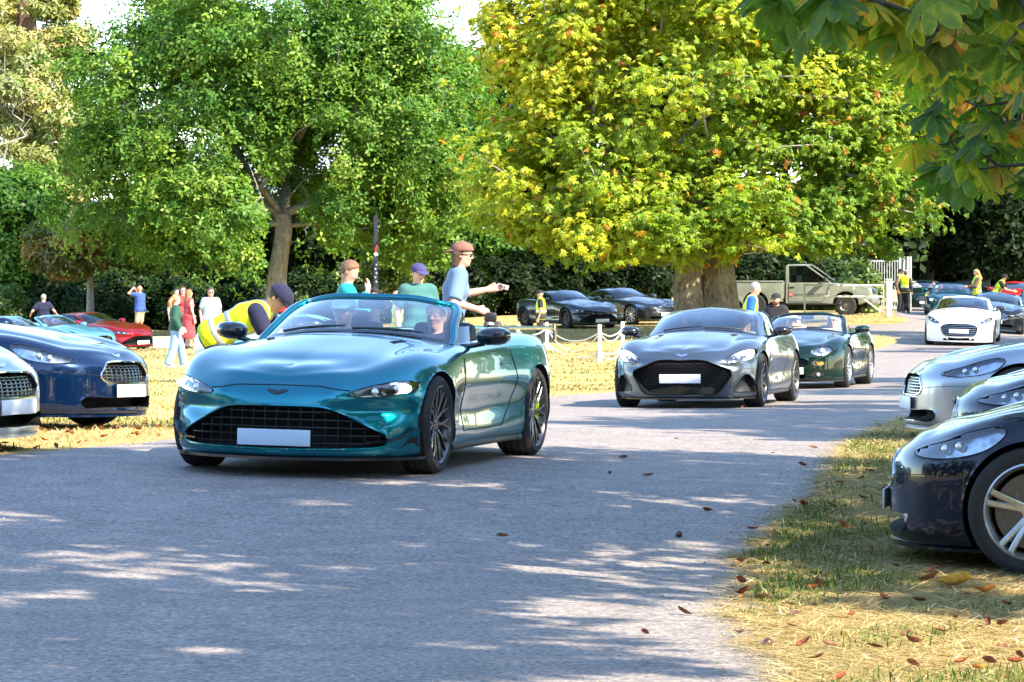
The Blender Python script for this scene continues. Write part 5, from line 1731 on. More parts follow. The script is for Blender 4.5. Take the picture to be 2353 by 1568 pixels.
for i, (px, Yt, el) in enumerate(wood):
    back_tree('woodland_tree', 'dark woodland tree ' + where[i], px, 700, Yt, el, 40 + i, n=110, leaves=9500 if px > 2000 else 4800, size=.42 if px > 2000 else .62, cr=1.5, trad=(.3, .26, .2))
# shrubs: (px, base row offset, width, height, Y)
def shrub(label, px, w, h, Y, seed, lm=LM_SHRUB, leaves=3800, size=.26, tone=(.5, .25), name='shrub', group=SHRUBS, deep=2.0):
    s = FPX / Y; b = stand(px, Y); r = np.random.default_rng(seed)
    c = np.array(tuple(b)); root = empty(name, tuple(b), label=label, cat='shrub', group=group)
    W_, H_ = w / s / 2, h / s
    E = [(np.array([0, 0, H_ * .45]), (W_, deep, H_ * .5)), (np.array([-W_ * .4, 0, H_ * .3]), (W_ * .6, deep, H_ * .36)), (np.array([W_ * .45, -.2, H_ * .35]), (W_ * .55, deep, H_ * .4))]
    cl, od = sample_crown(E, 60, r, .55)
    nodes, par, rad = skeleton([(0, 0, -.1), (0, 0, .2), (0, 0, .5)], cl[:24], r, .06, .012, .1)
    limb_mesh('stem', nodes, par, rad, BK_DARK if lm is not LM_SUNBUSH else BK_GREY, root, sides=5)['kind'] = 'stuff'
    idx = r.integers(0, 60, leaves); d = r.normal(0, 1, (leaves, 3)); d /= np.linalg.norm(d, axis=1)[:, None]
    C = cl[idx] + d * (r.random(leaves) ** .45 * min(.8, W_ * .45))[:, None]
    k = C[:, 2] > .0; C = C[k]; o_ = (od[idx] * .6 + d * .7)[k]
    leaf_cloud('foliage', C, size * r.uniform(.7, 1.3, len(C)), STAR3, np.clip(r.normal(tone[0], tone[1], len(C)), 0, .999), lm, root, r, .5, o_)
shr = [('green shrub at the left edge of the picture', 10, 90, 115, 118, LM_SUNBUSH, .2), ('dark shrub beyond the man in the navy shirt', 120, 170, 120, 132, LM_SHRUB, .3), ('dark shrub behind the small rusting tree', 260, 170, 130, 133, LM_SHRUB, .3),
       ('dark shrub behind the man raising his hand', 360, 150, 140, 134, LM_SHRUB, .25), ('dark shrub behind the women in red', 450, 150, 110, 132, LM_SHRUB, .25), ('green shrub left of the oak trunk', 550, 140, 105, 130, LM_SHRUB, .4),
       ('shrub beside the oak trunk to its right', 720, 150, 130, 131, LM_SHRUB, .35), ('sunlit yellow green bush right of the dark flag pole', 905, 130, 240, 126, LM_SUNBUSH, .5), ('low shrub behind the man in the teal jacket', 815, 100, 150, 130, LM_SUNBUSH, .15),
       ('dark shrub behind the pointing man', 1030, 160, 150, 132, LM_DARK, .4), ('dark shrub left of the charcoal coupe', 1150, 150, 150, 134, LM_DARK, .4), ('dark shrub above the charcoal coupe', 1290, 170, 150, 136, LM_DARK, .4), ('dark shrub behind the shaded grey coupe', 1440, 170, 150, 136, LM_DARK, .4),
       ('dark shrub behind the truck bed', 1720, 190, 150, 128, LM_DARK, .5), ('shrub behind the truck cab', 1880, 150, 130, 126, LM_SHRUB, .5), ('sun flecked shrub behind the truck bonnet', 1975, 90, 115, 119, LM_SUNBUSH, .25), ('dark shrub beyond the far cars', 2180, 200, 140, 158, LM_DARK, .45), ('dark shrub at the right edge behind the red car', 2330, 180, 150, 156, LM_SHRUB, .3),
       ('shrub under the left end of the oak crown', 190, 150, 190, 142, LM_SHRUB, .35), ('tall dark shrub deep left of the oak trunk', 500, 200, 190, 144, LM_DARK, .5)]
for i, (lb, px, w, h, Yt, lm, tn) in enumerate(shr):
    shrub(lb, px, w, h, Yt, 300 + i, lm, 4300 if h < 200 else 9000, .26 if lm is not LM_SUNBUSH else .2, (tn, .22))
print('trees', time.time() - T0)
# ------------------------------------------------------------------ people: one continuous skin per body, clothes over it
def surface_nets(D, org, h):
    """closed surface of a sampled distance field"""
    nx, ny, nz = D.shape
    S = D < 0
    c = [(0, 0, 0), (1, 0, 0), (0, 1, 0), (1, 1, 0), (0, 0, 1), (1, 0, 1), (0, 1, 1), (1, 1, 1)]
    def corner(a, o): return a[o[0]:nx - 1 + o[0], o[1]:ny - 1 + o[1], o[2]:nz - 1 + o[2]]
    cnt = sum(corner(S, o).astype(np.int8) for o in c)
    act = (cnt > 0) & (cnt < 8)
    I = np.argwhere(act)
    if not len(I): return np.zeros((0, 3)), np.zeros((0, 4), int)
    vid = -np.ones(act.shape, int); vid[act] = np.arange(len(I))
    acc = np.zeros((len(I), 3)); n = np.zeros(len(I))
    i, j, k = I.T
    for a in range(8):
        for ax in range(3):
            oa = c[a]
            if oa[ax]: continue
            ob = list(oa); ob[ax] = 1
            da = D[i + oa[0], j + oa[1], k + oa[2]]; db = D[i + ob[0], j + ob[1], k + ob[2]]
            m = (da < 0) != (db < 0)
            t = da / np.where(np.abs(da - db) < 1e-12, 1, da - db)
            p = np.array(oa, float)[None].repeat(len(I), 0); p[:, ax] += t
            acc[m] += p[m]; n[m] += 1
    V = (acc / n[:, None] + I) * h + org
    Q = []
    for ax in range(3):
        sl0 = [slice(None)] * 3; sl1 = [slice(None)] * 3
        sl0[ax] = slice(0, -1); sl1[ax] = slice(1, None)
        m = S[tuple(sl0)] != S[tuple(sl1)]
        E = np.argwhere(m)
        u, v = [(1, 2), (2, 0), (0, 1)][ax]
        ok = (E[:, u] > 0) & (E[:, v] > 0) & (E[:, u] < D.shape[u] - 1) & (E[:, v] < D.shape[v] - 1)
        E = E[ok]
        du = np.zeros(3, int); dv = np.zeros(3, int); du[u] = 1; dv[v] = 1
        q = [vid[tuple((E - x).T)] for x in (du * 0, du, du + dv, dv)]
        q = np.stack(q, 1)
        flip = S[tuple(E.T)]
        q[~flip] = q[~flip][:, ::-1]
        Q.append(q)
    Q = np.concatenate(Q)
    return V, Q[(Q >= 0).all(1)]
class SDF:
    def __init__(s): s.items = []
    def cone(s, a, ra, b, rb, k=.03, flat=False, sq=None):
        s.items.append(('c', np.array(a, float), np.array(b, float), ra, rb, k, flat)); return s
    def ell(s, c, r, k=.02, M=None):
        s.items.append(('e', np.array(c, float), np.array(r, float), M, None, k, False)); return s
    def mesh(s, h, inflate=0.0, clip=None, only=None):
        lo = np.full(3, 1e9); hi = -lo
        for it in s.items:
            if it[0] == 'c':
                for p, r in ((it[1], it[3]), (it[2], it[4])): lo = np.minimum(lo, p - r); hi = np.maximum(hi, p + r)
            else:
                r = it[2].max(); lo = np.minimum(lo, it[1] - r); hi = np.maximum(hi, it[1] + r)
        lo -= inflate + 2.5 * h; hi += inflate + 2.5 * h
        n = np.ceil((hi - lo) / h).astype(int) + 1
        D = np.full(n, .25, np.float32)
        for it in s.items:
            k = it[5]; mar = inflate + k + 2 * h
            if it[0] == 'c':
                a, b, ra, rb = it[1:5]
                l = np.minimum(a - ra, b - rb) - mar; u = np.maximum(a + ra, b + rb) + mar
            else:
                r = it[2].max(); l = it[1] - r - mar; u = it[1] + r + mar
            i0 = np.clip(np.floor((l - lo) / h).astype(int), 0, n); i1 = np.clip(np.ceil((u - lo) / h).astype(int) + 1, 0, n)
            if (i1 <= i0).any(): continue
            g = np.meshgrid(*[lo[d] + np.arange(i0[d], i1[d]) * h for d in range(3)], indexing='ij')
            P = np.stack(g, -1)
            if it[0] == 'c':
                ab = b - a; L2 = (ab * ab).sum()
                t = np.clip(((P - a) * ab).sum(-1) / max(L2, 1e-9), 0, 1)
                d = np.linalg.norm(P - a - t[..., None] * ab, axis=-1) - (ra + (rb - ra) * t)
                d -= inflate
                if it[6]:
                    nn = ab / max(math.sqrt(L2), 1e-9)
                    d = np.maximum(d, ((P - b) * nn).sum(-1))
            else:
                q = P - it[1]
                if it[3] is not None: q = q @ it[3]
                e = q / it[2]; k0 = np.linalg.norm(e, axis=-1); k1 = np.linalg.norm(e / it[2], axis=-1)
                d = np.where(k1 > 1e-9, k0 * (k0 - 1) / np.maximum(k1, 1e-9), -it[2].min()) - inflate
            sl = tuple(slice(i0[x], i1[x]) for x in range(3))
            o = D[sl]
            hh = np.clip(.5 + .5 * (o - d) / k, 0, 1)
            D[sl] = o * (1 - hh) + d * hh - k * hh * (1 - hh)
        if clip is not None:
            g = np.meshgrid(*[lo[d] + np.arange(n[d]) * h for d in range(3)], indexing='ij')
            D = np.maximum(D, clip(np.stack(g, -1)))
        D[0] = D[-1] = .2; D[:, 0] = D[:, -1] = .2; D[:, :, 0] = D[:, :, -1] = .2
        return surface_nets(D, lo, h)
def sdf_obj(name, V, Q, m, parent):
    if not len(Q): return None
    return link(name, np_mesh(name, V, quads=Q), m, parent)
def cloth(name, col, var=.12, rough=.9, sheen=.04):
    return mat(name, col, rough, var=var, scale=7, bump=.35, bscale=11, sheen=sheen)
SKIN = {k: mat('skin_' + k, c, .5, var=.10, scale=14, bump=.08, bscale=120, spec=.35) for k, c in (('fair', (.62, .36, .26)), ('tan', (.50, .27, .18)), ('pale', (.68, .43, .33)), ('ruddy', (.60, .30, .22)))}
M_HIVIS = mat('hi_vis_yellow', (.62, .78, .01), .7, var=.08, scale=9, bump=.3, bscale=10, emit=None)
M_REFLECT = mat('reflective_tape', (.30, .33, .34), .35, .3, var=.12, scale=30)
M_EYE = mat('eye_white', (.7, .7, .68), .3, var=.05)
M_PUPIL = mat('eye_dark', (.02, .015, .01), .2, var=.2)
M_LIP = mat('lips', (.42, .16, .13), .5, var=.1)
M_SHADES = mat('dark_glasses', (.01, .01, .012), .08, coat=1, var=.2)
def hair_mat(n, c): return mat('hair_' + n, c, .55, var=.35, scale=30, bump=.5, bscale=60, stretch=(3, 3, 1))

def ik(a, t, l1, l2, pole):
    a = np.array(a, float); t = np.array(t, float)
    d = t - a; L_ = np.linalg.norm(d)
    if L_ > (l1 + l2) * .995: t = a + d / L_ * (l1 + l2) * .995; d = t - a; L_ = np.linalg.norm(d)
    L_ = max(L_, abs(l1 - l2) + .02)
    u = d / max(np.linalg.norm(d), 1e-6)
    x = (l1 * l1 - l2 * l2 + L_ * L_) / (2 * L_); hgt = math.sqrt(max(l1 * l1 - x * x, 0))
    p = np.array(pole, float); p = p - u * (p @ u); p /= max(np.linalg.norm(p), 1e-6)
    return a + u * x + p * hgt, t
def person(label, loc, rz, H=1.76, lean=0.0, side=0.0, head=(0, 0), lh=None, rh=None, lf=None, rf=None, sit=False, skin='fair', hair=None, hairlen='short', hat=None, top='tee', topm=None, leg='trousers', legm=None,
           shoe=None, vest=False, vest_low=None, glasses=False, beard=None, res=.014, group=None, female=False, collar=False, fat=1.0, hatm=None, dressm=None, grip=None, bag=False, fwd=0.0):
    k = H / 1.76
    root = empty('person', loc, rz, label, 'person', group)
    W_ = .92 if female else 1.0
    sd = np.array([math.sin(lean), math.sin(side), math.cos(lean)]); sd /= np.linalg.norm(sd)
    fw = np.array([math.cos(lean), 0, -math.sin(lean)])
    pel = np.array([fwd, 0, .93 * k if not sit else .0])
    if lean > .5 and not sit: pel[2] -= .05 * k; pel[0] -= .12 * k * math.sin(lean)
    lat = np.array([0, 1.0, 0])
    shc = pel + sd * .475 * k; nb = pel + sd * .53 * k
    hd_dir = (sd + np.array([.15 + .12 * math.sin(lean), 0, .8])); hd_dir /= np.linalg.norm(hd_dir)
    hc = nb + hd_dir * .155 * k + fw * .01
    # head frame
    hy, hp = head
    Rm = np.array(Matrix.Rotation(hy, 3, 'Z') @ Matrix.Rotation(hp + lean * .45, 3, 'Y'))
    hf = Rm @ np.array([1, 0, 0]); hu = Rm @ np.array([0, 0, 1]); hl = Rm @ np.array([0, 1, 0])
    hpnt = lambda f, l, u: hc + (hf * f + hl * l + hu * u) * k
    B = SDF()
    # torso
    hips = [pel + lat * y * .095 * k * W_ for y in (1, -1)]
    B.cone(hips[0], .118 * k * fat ** .5, hips[1], .118 * k * fat ** .5, .05)
    w0 = pel + sd * .17 * k
    B.cone(w0 + lat * .065 * k, .105 * k * fat * W_, w0 - lat * .065 * k, .105 * k * fat * W_, .06)
    c0 = pel + sd * .34 * k
    B.cone(c0 + lat * .085 * k * W_, .112 * k * W_, c0 - lat * .085 * k * W_, .112 * k * W_, .06)
    if female: 
        for y in (1, -1): B.ell(c0 + fw * .085 * k + lat * y * .07 * k + sd * .0, (.06 * k,) * 3, .03)
    shl = [shc + lat * y * .165 * k * W_ for y in (1, -1)]
    B.cone(shc + lat * .12 * k * W_, .075 * k, shc - lat * .12 * k * W_, .075 * k, .06)
    torso = list(B.items)
    B.cone(nb - sd * .04 * k, .058 * k * W_, hc - hu * .03 * k, .052 * k * W_, .03)
    # head
    B.ell(hc + hu * .03 * k, np.array([.096, .078, .092]) * k, .02, Rm)
    B.ell(hpnt(.022, 0, -.035), np.array([.070, .060, .080]) * k, .03, Rm)
    B.ell(hpnt(.058, 0, -.085), np.array([.026, .028, .024]) * k, .02, Rm)
    B.cone(hpnt(.088, 0, .012), .010 * k, hpnt(.108, 0, -.022), .014 * k, .012)
    for y in (1, -1):
        B.ell(hpnt(-.005, y * .080, -.005), np.array([.018, .010, .030]) * k, .008, Rm)
        B.ell(hpnt(.070, y * .035, -.020), np.array([.022, .022, .018]) * k, .015, Rm)
    B.cone(hpnt(.084, .03, .030), .009 * k, hpnt(.084, -.03, .030), .009 * k, .012)
    # arms
    arms = []
    for sgn, tgt, s0 in ((1, lh, shl[0]), (-1, rh, shl[1])):
        if tgt is None: tgt = s0 + np.array([.04, sgn * .09, -.53 * k]) if lean < .5 else s0 + np.array([.05, sgn * .04, -.5 * k])
        else: tgt = np.array(tgt, float) * k
        el, wr = ik(s0, tgt, .295 * k, .265 * k, (-.55, sgn * .55, -.6))
        arms.append((s0, el, wr))
        B.cone(s0, .058 * k * W_, el, .043 * k * W_, .03); B.cone(el, .043 * k * W_, wr, .029 * k * W_, .02)
        d = wr - el; d /= np.linalg.norm(d)
        palm_n = np.cross(d, np.array([0, 0, 1.0])); palm_n = palm_n / max(np.linalg.norm(palm_n), .05)
        sidev = np.cross(d, palm_n) ; sidev /= max(np.linalg.norm(sidev), 1e-6)
        pe = wr + d * .085 * k
        B.cone(wr + d * .01 + sidev * .012, .022 * k, pe + sidev * .016 * k, .022 * k, .012)
        B.cone(wr + d * .01 - sidev * .012, .022 * k, pe - sidev * .016 * k, .022 * k, .012)
        fr = max(.0095 * k, res * .72)
        for f in range(4):
            o = (f - 1.5) * .0185 * k
            l1 = [.034, .042, .040, .030][f] * k
            p0 = pe + sidev * o; p1 = p0 + d * l1 + palm_n * sgn * .008; p2 = p1 + d * l1 * .75 + palm_n * sgn * .022 * (2 if grip == sgn else 1)
            B.cone(p0, fr, p1, fr, .004); B.cone(p1, fr, p2, fr * .9, .004)
        th0 = wr + d * .02 * k - sidev * .03 * k; th1 = th0 + d * .035 * k - sidev * .018 * k + palm_n * sgn * .012
        B.cone(th0, fr * 1.15, th1, fr, .006); B.cone(th1, fr, th1 + d * .03 * k + palm_n * sgn * .01, fr * .9, .004)
    # legs
    legs = []
    for sgn, tgt, h0 in ((1, lf, hips[0]), (-1, rf, hips[1])):
        if tgt is None: tgt = np.array([0.0, sgn * .11, .075])
        tgt = np.array(tgt, float) * k
        if sit and (lf if sgn > 0 else rf) is None: tgt = np.array([.78, sgn * .12, -.22]) * k
        kn, an = ik(h0, tgt, .43 * k, .43 * k, (1, sgn * .12, .25 if not sit else 1))
        legs.append((h0, kn, an))
        B.cone(h0, .088 * k, kn, .056 * k, .04); B.cone(kn, .056 * k, an, .036 * k, .03)
        if not sit or True: B.cone(an + np.array([-.03, 0, -.03]) * k, .034 * k, an + np.array([.15, sgn * .02, -.045]) * k, .028 * k, .02)
    sdf_obj('body', *B.mesh(res), SKIN[skin], root)
    h2 = max(res, .013)
    tm = topm or cloth('plain_grey_cloth', (.3, .3, .3)); lm = legm or cloth('dark_trouser_cloth', (.03, .035, .05))
    # trousers / shorts / dress
    Lg = SDF(); Lg.items += torso[:1]
    ext = {'trousers': 1.0, 'jeans': 1.0, 'shorts': None}.get(leg, 1.0)
    for (h0, kn, an) in legs:
        fl = .012 if leg == 'jeans' else 0
        Lg.cone(h0, .092 * k, kn, .068 * k + fl, .04, flat=(leg == 'shorts'))
        if leg != 'shorts': Lg.cone(kn, .066 * k + fl, an + (an - kn) * .02, .058 * k + fl * 2.2, .03, flat=True)
    wz = pel + sd * .10 * k
    sdf_obj('shorts' if leg == 'shorts' else ('dress_skirt' if leg == 'dress' else 'trousers'), *Lg.mesh(h2, .014, clip=lambda P: ((P - wz) * sd).sum(-1)), lm, root) if leg != 'dress' else None
    if leg == 'dress':
        Dr = SDF(); Dr.items += torso
        hem = pel + np.array([0, 0, -.62 * k])
        Dr.cone(pel, .14 * k, hem, .21 * k, .05, flat=True)
        sdf_obj('dress', *Dr.mesh(h2, .016), lm, root)
    for (h0, kn, an) in legs:
        sh = SDF(); sh.cone(an + np.array([-.035, 0, -.035]) * k, .038 * k, an + np.array([.16, 0, -.045]) * k, .032 * k, .02)
        sdf_obj('shoe', *sh.mesh(h2, .010, clip=lambda P, z=an[2] - .082 * k: np.minimum(z - P[..., 2], 1)), shoe or cloth('black_shoe', (.015, .015, .016), rough=.5), root)
    # top
    T = SDF(); T.items += torso
    for (s0, el, wr) in arms:
        if top in ('tee', 'polo'): T.cone(s0, .070 * k, s0 + (el - s0) * .72, .060 * k, .03, flat=True)
        elif top == 'rolled': T.cone(s0, .068 * k, el + (s0 - el) * .05, .060 * k, .03, flat=True)
        elif top == 'long': T.cone(s0, .066 * k, el, .054 * k, .03); T.cone(el, .054 * k, wr - (wr - el) * .06, .042 * k, .02, flat=True)
    if leg != 'dress':
        hz = pel - sd * .09 * k
        sdf_obj({'tee': 'shirt', 'polo': 'polo_shirt', 'rolled': 'shirt', 'long': 'jumper'}.get(top, 'shirt'), *T.mesh(h2, .018, clip=lambda P: -((P - hz) * sd).sum(-1)), tm, root)
    if collar:
        c = SDF(); c.cone(nb - sd * .03 * k + fw * .0, .068 * k, nb + sd * .035 * k, .066 * k, .02, flat=True)
        sdf_obj('collar', *c.mesh(h2, .006, clip=lambda P: -((P - nb + sd * .02 * k) * sd).sum(-1)), tm, root)
    if vest:
        Vt = SDF(); Vt.items += torso
        lowz = pel - sd * .10 * k
        vo = sdf_obj('hi_vis_vest', *Vt.mesh(h2, .034, clip=lambda P: -((P - lowz) * sd).sum(-1)), M_HIVIS, root)
        def band(P):
            t = ((P - pel) * sd).sum(-1) / k
            y = np.abs(P[..., 1]) / k
            b = np.minimum(np.abs(t - .055) - .028, np.abs(t - .21) - .028)
            b = np.minimum(b, np.maximum(np.abs(y - .105) - .026, .21 - t))
            return b
        if vest != 'low': sdf_obj('reflective_band', *Vt.mesh(h2, .039, clip=band), M_REFLECT, vo)
        else:
            sdf_obj('dark_panel', *Vt.mesh(h2, .039, clip=lambda P: np.maximum(((P - pel) * sd).sum(-1) / k - .13, -.085 - ((P - pel) * sd).sum(-1) / k)), cloth('dark_vest_panel', (.03, .03, .035)), vo)
            sdf_obj('reflective_band', *Vt.mesh(h2, .041, clip=lambda P: np.abs(((P - pel) * sd).sum(-1) / k - .165) - .035), mat('white_reflective_band', (.7, .75, .72), .5, var=.1, scale=9), vo)
    # hair and hats
    Rr = Rm
    if hair is not None:
        Hh = SDF(); Hh.ell(hc + hu * .036 * k, np.array([.097, .080, .094]) * k, .02, Rm)
        if hairlen == 'long':
            Hh.cone(hpnt(-.05, .035, .02), .06 * k, hpnt(-.085, .05, -.24), .045 * k, .03); Hh.cone(hpnt(-.05, -.035, .02), .06 * k, hpnt(-.085, -.05, -.24), .045 * k, .03)
        elif hairlen == 'tail':
            Hh.cone(hpnt(-.09, 0, .03), .035 * k, hpnt(-.16, 0, -.03), .035 * k, .02); Hh.cone(hpnt(-.16, 0, -.03), .033 * k, hpnt(-.15, 0, -.22), .018 * k, .02)
        elif hairlen == 'mid':
            Hh.cone(hpnt(-.045, .045, .0), .05 * k, hpnt(-.05, .06, -.10), .03 * k, .03); Hh.cone(hpnt(-.045, -.045, .0), .05 * k, hpnt(-.05, -.06, -.10), .03 * k, .03)
        def face(P):
            q = P - hc; f = (q * hf).sum(-1) / k; u = (q * hu).sum(-1) / k
            d1 = np.maximum(f - .035 - np.clip((u - .05) * 1.6, -.02, .08), -(u - .095))      # keep the forehead bare
            low_ = (-.02 if hairlen == 'short' else -.5) - u
            d2 = np.minimum(f - .02 - np.maximum(0, u - .03) * 1.2, .2)
            return np.maximum(d2, np.where(f > -.02, low_ , low_ - .055)) * k
        sdf_obj('hair', *Hh.mesh(h2 * .8, .007, clip=face), hair, root)
    if beard is not None:
        Bd = SDF(); Bd.ell(hpnt(.03, 0, -.055), np.array([.068, .062, .066]) * k, .02, Rm)
        sdf_obj('beard', *Bd.mesh(h2 * .8, .010, clip=lambda P: np.maximum(((P - hc) * hu).sum(-1) + .035 * k, .0 * k - ((P - hc) * hf).sum(-1))), beard, root)
    if hat:
        hm = hatm or cloth('navy_cap_cloth', (.02, .025, .06))
        if hat in ('cap', 'backcap', 'flat'):
            C_ = SDF(); C_.ell(hc + hu * .045 * k + (hf * .015 * k if hat == 'flat' else 0), np.array([.104 if hat != 'flat' else .118, .088, .080 if hat != 'flat' else .092]) * k, .02, Rm)
            co = sdf_obj('cap', *C_.mesh(h2 * .8, .012, clip=lambda P: .035 * k - ((P - hc) * hu).sum(-1) - .12 * ((P - hc) * hf).sum(-1) * (1 if hat != 'backcap' else -1)), hm, root)
            sg = -1 if hat == 'backcap' else 1
            br = SDF(); L_ = .085 if hat != 'flat' else .05
            Rb = Rm @ np.array(Matrix.Rotation(R(16 * sg), 3, 'Y'))
            br.ell(hpnt(sg * .105, 0, .045 - (.012 if hat != 'flat' else .02)), np.array([L_, .078, .012]) * k, .01, Rb)
            sdf_obj('cap_peak', *br.mesh(.010, .002), hm, co)
        elif hat == 'brim':
            C_ = SDF(); C_.ell(hc + hu * .06 * k, np.array([.10, .085, .085]) * k, .02, Rm); C_.ell(hc + hu * .055 * k, np.array([.17, .155, .012]) * k, .02, Rm)
            sdf_obj('brimmed_hat', *C_.mesh(.012, .008, clip=lambda P: .04 * k - ((P - hc) * hu).sum(-1)), hm, root)
    # face details
    for y in (1, -1):
        if glasses:
            g = MB().ball(tuple(hpnt(.100, y * .032, .008)), (.008 * k, .026 * k, .020 * k), 10, 6, m=Matrix(Rm.tolist()).to_4x4() if False else None)
            g.tube([tuple(hpnt(.098, y * .055, .012)), tuple(hpnt(.0, y * .088, .012))], .004, 5)
            g.build('sunglasses', M_SHADES, root)
        else:
            MB().ball(tuple(hpnt(.085, y * .031, .008)), .013 * k, 8, 5).build('eye', M_EYE, root)
            MB().ball(tuple(hpnt(.0955, y * .031, .008)), .006 * k, 6, 4).build('pupil', M_PUPIL, root)
    MB().tube([tuple(hpnt(.082, .022, -.056)), tuple(hpnt(.091, 0, -.055)), tuple(hpnt(.082, -.022, -.056))], [.004, .007, .004], 6).build('mouth', M_LIP, root)
    return root, dict(arms=arms, hc=hc, k=k, pel=pel, sd=sd)
def who(label, px, crown, Y, rz, Hmax=1.9, Hmin=1.5, **kw):
    """stand a person so that the crown of the head shows at picture row `crown`"""
    p = at(px, crown, Y); z = tz(p.x, Y) + (.006 if on_road(p.x, Y)[0] else 0)
    H = min(Hmax, max(Hmin, (p.z - z) / (1.0 if not kw.get('lean') else .93)))
    return person(label, (p.x, Y, z), R(rz), H=H, res=(.0135 if Y < 50 else .018 if Y < 72 else .027), **kw)
H_BROWN = hair_mat('brown', (.07, .035, .018)); H_GINGER = hair_mat('ginger', (.17, .085, .04)); H_BLOND = hair_mat('blond', (.42, .25, .10)); H_GREY = hair_mat('grey', (.30, .30, .30)); H_WHITE = hair_mat('white', (.38, .36, .33)); H_DARK = hair_mat('dark', (.025, .018, .014)); H_RED = hair_mat('red', (.36, .12, .04))
C_NAVY = cloth('navy_cotton', (.008, .011, .04)); C_GREENJ = cloth('bottle_green_jumper', (.012, .07, .045)); C_JEANS = cloth('light_denim', (.22, .36, .56)); C_DENIM = cloth('dark_denim', (.02, .04, .075)); C_LBLUE = cloth('pale_blue_cotton', (.38, .52, .72))
C_KHAKI = cloth('khaki_cotton', (.26, .19, .09)); C_TEAL = cloth('teal_fleece', (.0, .28, .30)); C_POLO = cloth('sea_green_cotton', (.045, .15, .145)); C_CHAMB = cloth('chambray', (.12, .20, .33)); C_BLACK = cloth('black_cotton', (.015, .015, .018)); C_RED = cloth('red_cotton', (.42, .035, .035))
C_REDDRESS = cloth('red_floral_cotton', (.45, .05, .06), var=.4); C_BLUE = cloth('royal_blue_cotton', (.01, .10, .45)); C_WHITE = cloth('white_cotton', (.72, .74, .78)); C_BROWNCAP = cloth('brown_cord', (.20, .09, .07)); C_VIOLET = cloth('violet_navy_cotton', (.045, .04, .14)); C_CAPGREEN = cloth('pale_green_cap_cotton', (.16, .38, .34)); C_STRAW = cloth('straw_hat', (.45, .32, .17)); C_VESTBLUE = cloth('blue_gilet', (.03, .08, .36)); C_STONE = cloth('stone_cotton', (.42, .34, .22)); C_BROWN = cloth('brown_knit', (.10, .06, .05))
CROWD = 'people among the parked cars'; MARSH = 'marshals in yellow vests'; RIDERS = 'people sitting in the cars'
who('man in navy shirt seen from behind the light blue open cars', 100, 675, 104, 95, skin='ruddy', hair=H_GREY, topm=C_NAVY, legm=C_STONE, group=CROWD, fat=1.1, lh=(.16, .42, 1.08), rh=(.16, -.42, 1.08))
who('bald man in a blue shirt and shorts with hands raised to his face', 322, 655, 112, 150, skin='tan', topm=C_VESTBLUE, leg='shorts', legm=C_STONE, group=CROWD, fat=1.15, lh=(.26, .10, 1.60), rh=(.24, -.10, 1.52))
_p, _i = who('young woman in a dark green jumper and pale wide jeans, walking', 402, 675, 70, 20, skin='pale', hair=H_BLOND, hairlen='tail', top='long', topm=C_GREENJ, leg='jeans', legm=C_JEANS, shoe=C_WHITE, female=True, group=CROWD, head=(.15, -.15), lf=(.24, .10, .09), rf=(-.20, -.10, .08), lh=(.22, .26, .95), rh=(.05, -.28, .92))
who('woman in a red top and sunglasses behind the green jumper', 419, 657, 95, -60, skin='pale', hair=H_BROWN, hairlen='long', topm=C_RED, legm=C_BLACK, glasses=True, female=True, group=CROWD, lh=(.25, .12, 1.05))
who('long haired woman in a red floral dress with a black bag', 433, 664, 93, 40, skin='pale', hair=H_RED, hairlen='long', leg='dress', legm=C_REDDRESS, top='tee', topm=C_REDDRESS, female=True, group=CROWD, lh=(.22, .2, 1.0))
who('dark haired woman mostly hidden behind the two women in red', 406, 662, 97.5, -70, skin='pale', hair=H_DARK, hairlen='mid', topm=C_RED, female=True, group=CROWD)
who('man in a pale blue polo shirt, khaki trousers and tinted glasses', 484, 660, 84, -75, skin='ruddy', hair=H_BROWN, top='polo', topm=C_LBLUE, legm=C_KHAKI, collar=True, glasses=True, fat=1.15, group=CROWD)
_b = stand(520, 28.6)
_bend = person('marshal in a flat cap and yellow vest bending towards the open car', tuple(_b), R(-8), H=1.74, lean=R(64), head=(-.1, .2), skin='tan', hair=H_BROWN, hat='flat', hatm=C_NAVY, topm=C_NAVY, legm=C_DENIM, leg='jeans', vest=True, res=.0135, group=MARSH, glasses=True,
       lh=(.72, .2, .82), rh=(.68, -.16, .72), lf=(.05, .13, .08), rf=(-.18, -.13, .08))
who('person in a straw hat and red jumper near the oak trunk', 650, 683, 112, 70, skin='ruddy', hair=H_GREY, hat='brim', hatm=C_STRAW, top='long', topm=C_RED, group=CROWD)
who('man with ginger hair in a teal fleece looking down', 796, 620, 30.5, 5, Hmin=1.62, Hmax=1.7, skin='ruddy', hair=H_GINGER, top='long', topm=C_TEAL, legm=C_DENIM, collar=True, head=(-.25, .42), group=CROWD, rh=(.22, -.02, 1.40), lh=(.25, .1, 1.05))
who('person in a black cap seen small behind the windscreen frame', 858, 660, 78, -20, skin='tan', hair=H_DARK, hat='cap', hatm=C_BLACK, topm=C_BLACK, group=CROWD)
who('bald marshal in a yellow vest partly hidden behind the windscreen', 914, 666, 74, 180, skin='ruddy', topm=C_WHITE, vest=True, group=MARSH)
who('young man in a violet cap and sea green polo shirt', 960, 597, 42, -70, skin='pale', hair=H_BROWN, hat='cap', hatm=C_VIOLET, top='polo', topm=C_POLO, legm=C_DENIM, collar=True, head=(.15, .12), group=CROWD)
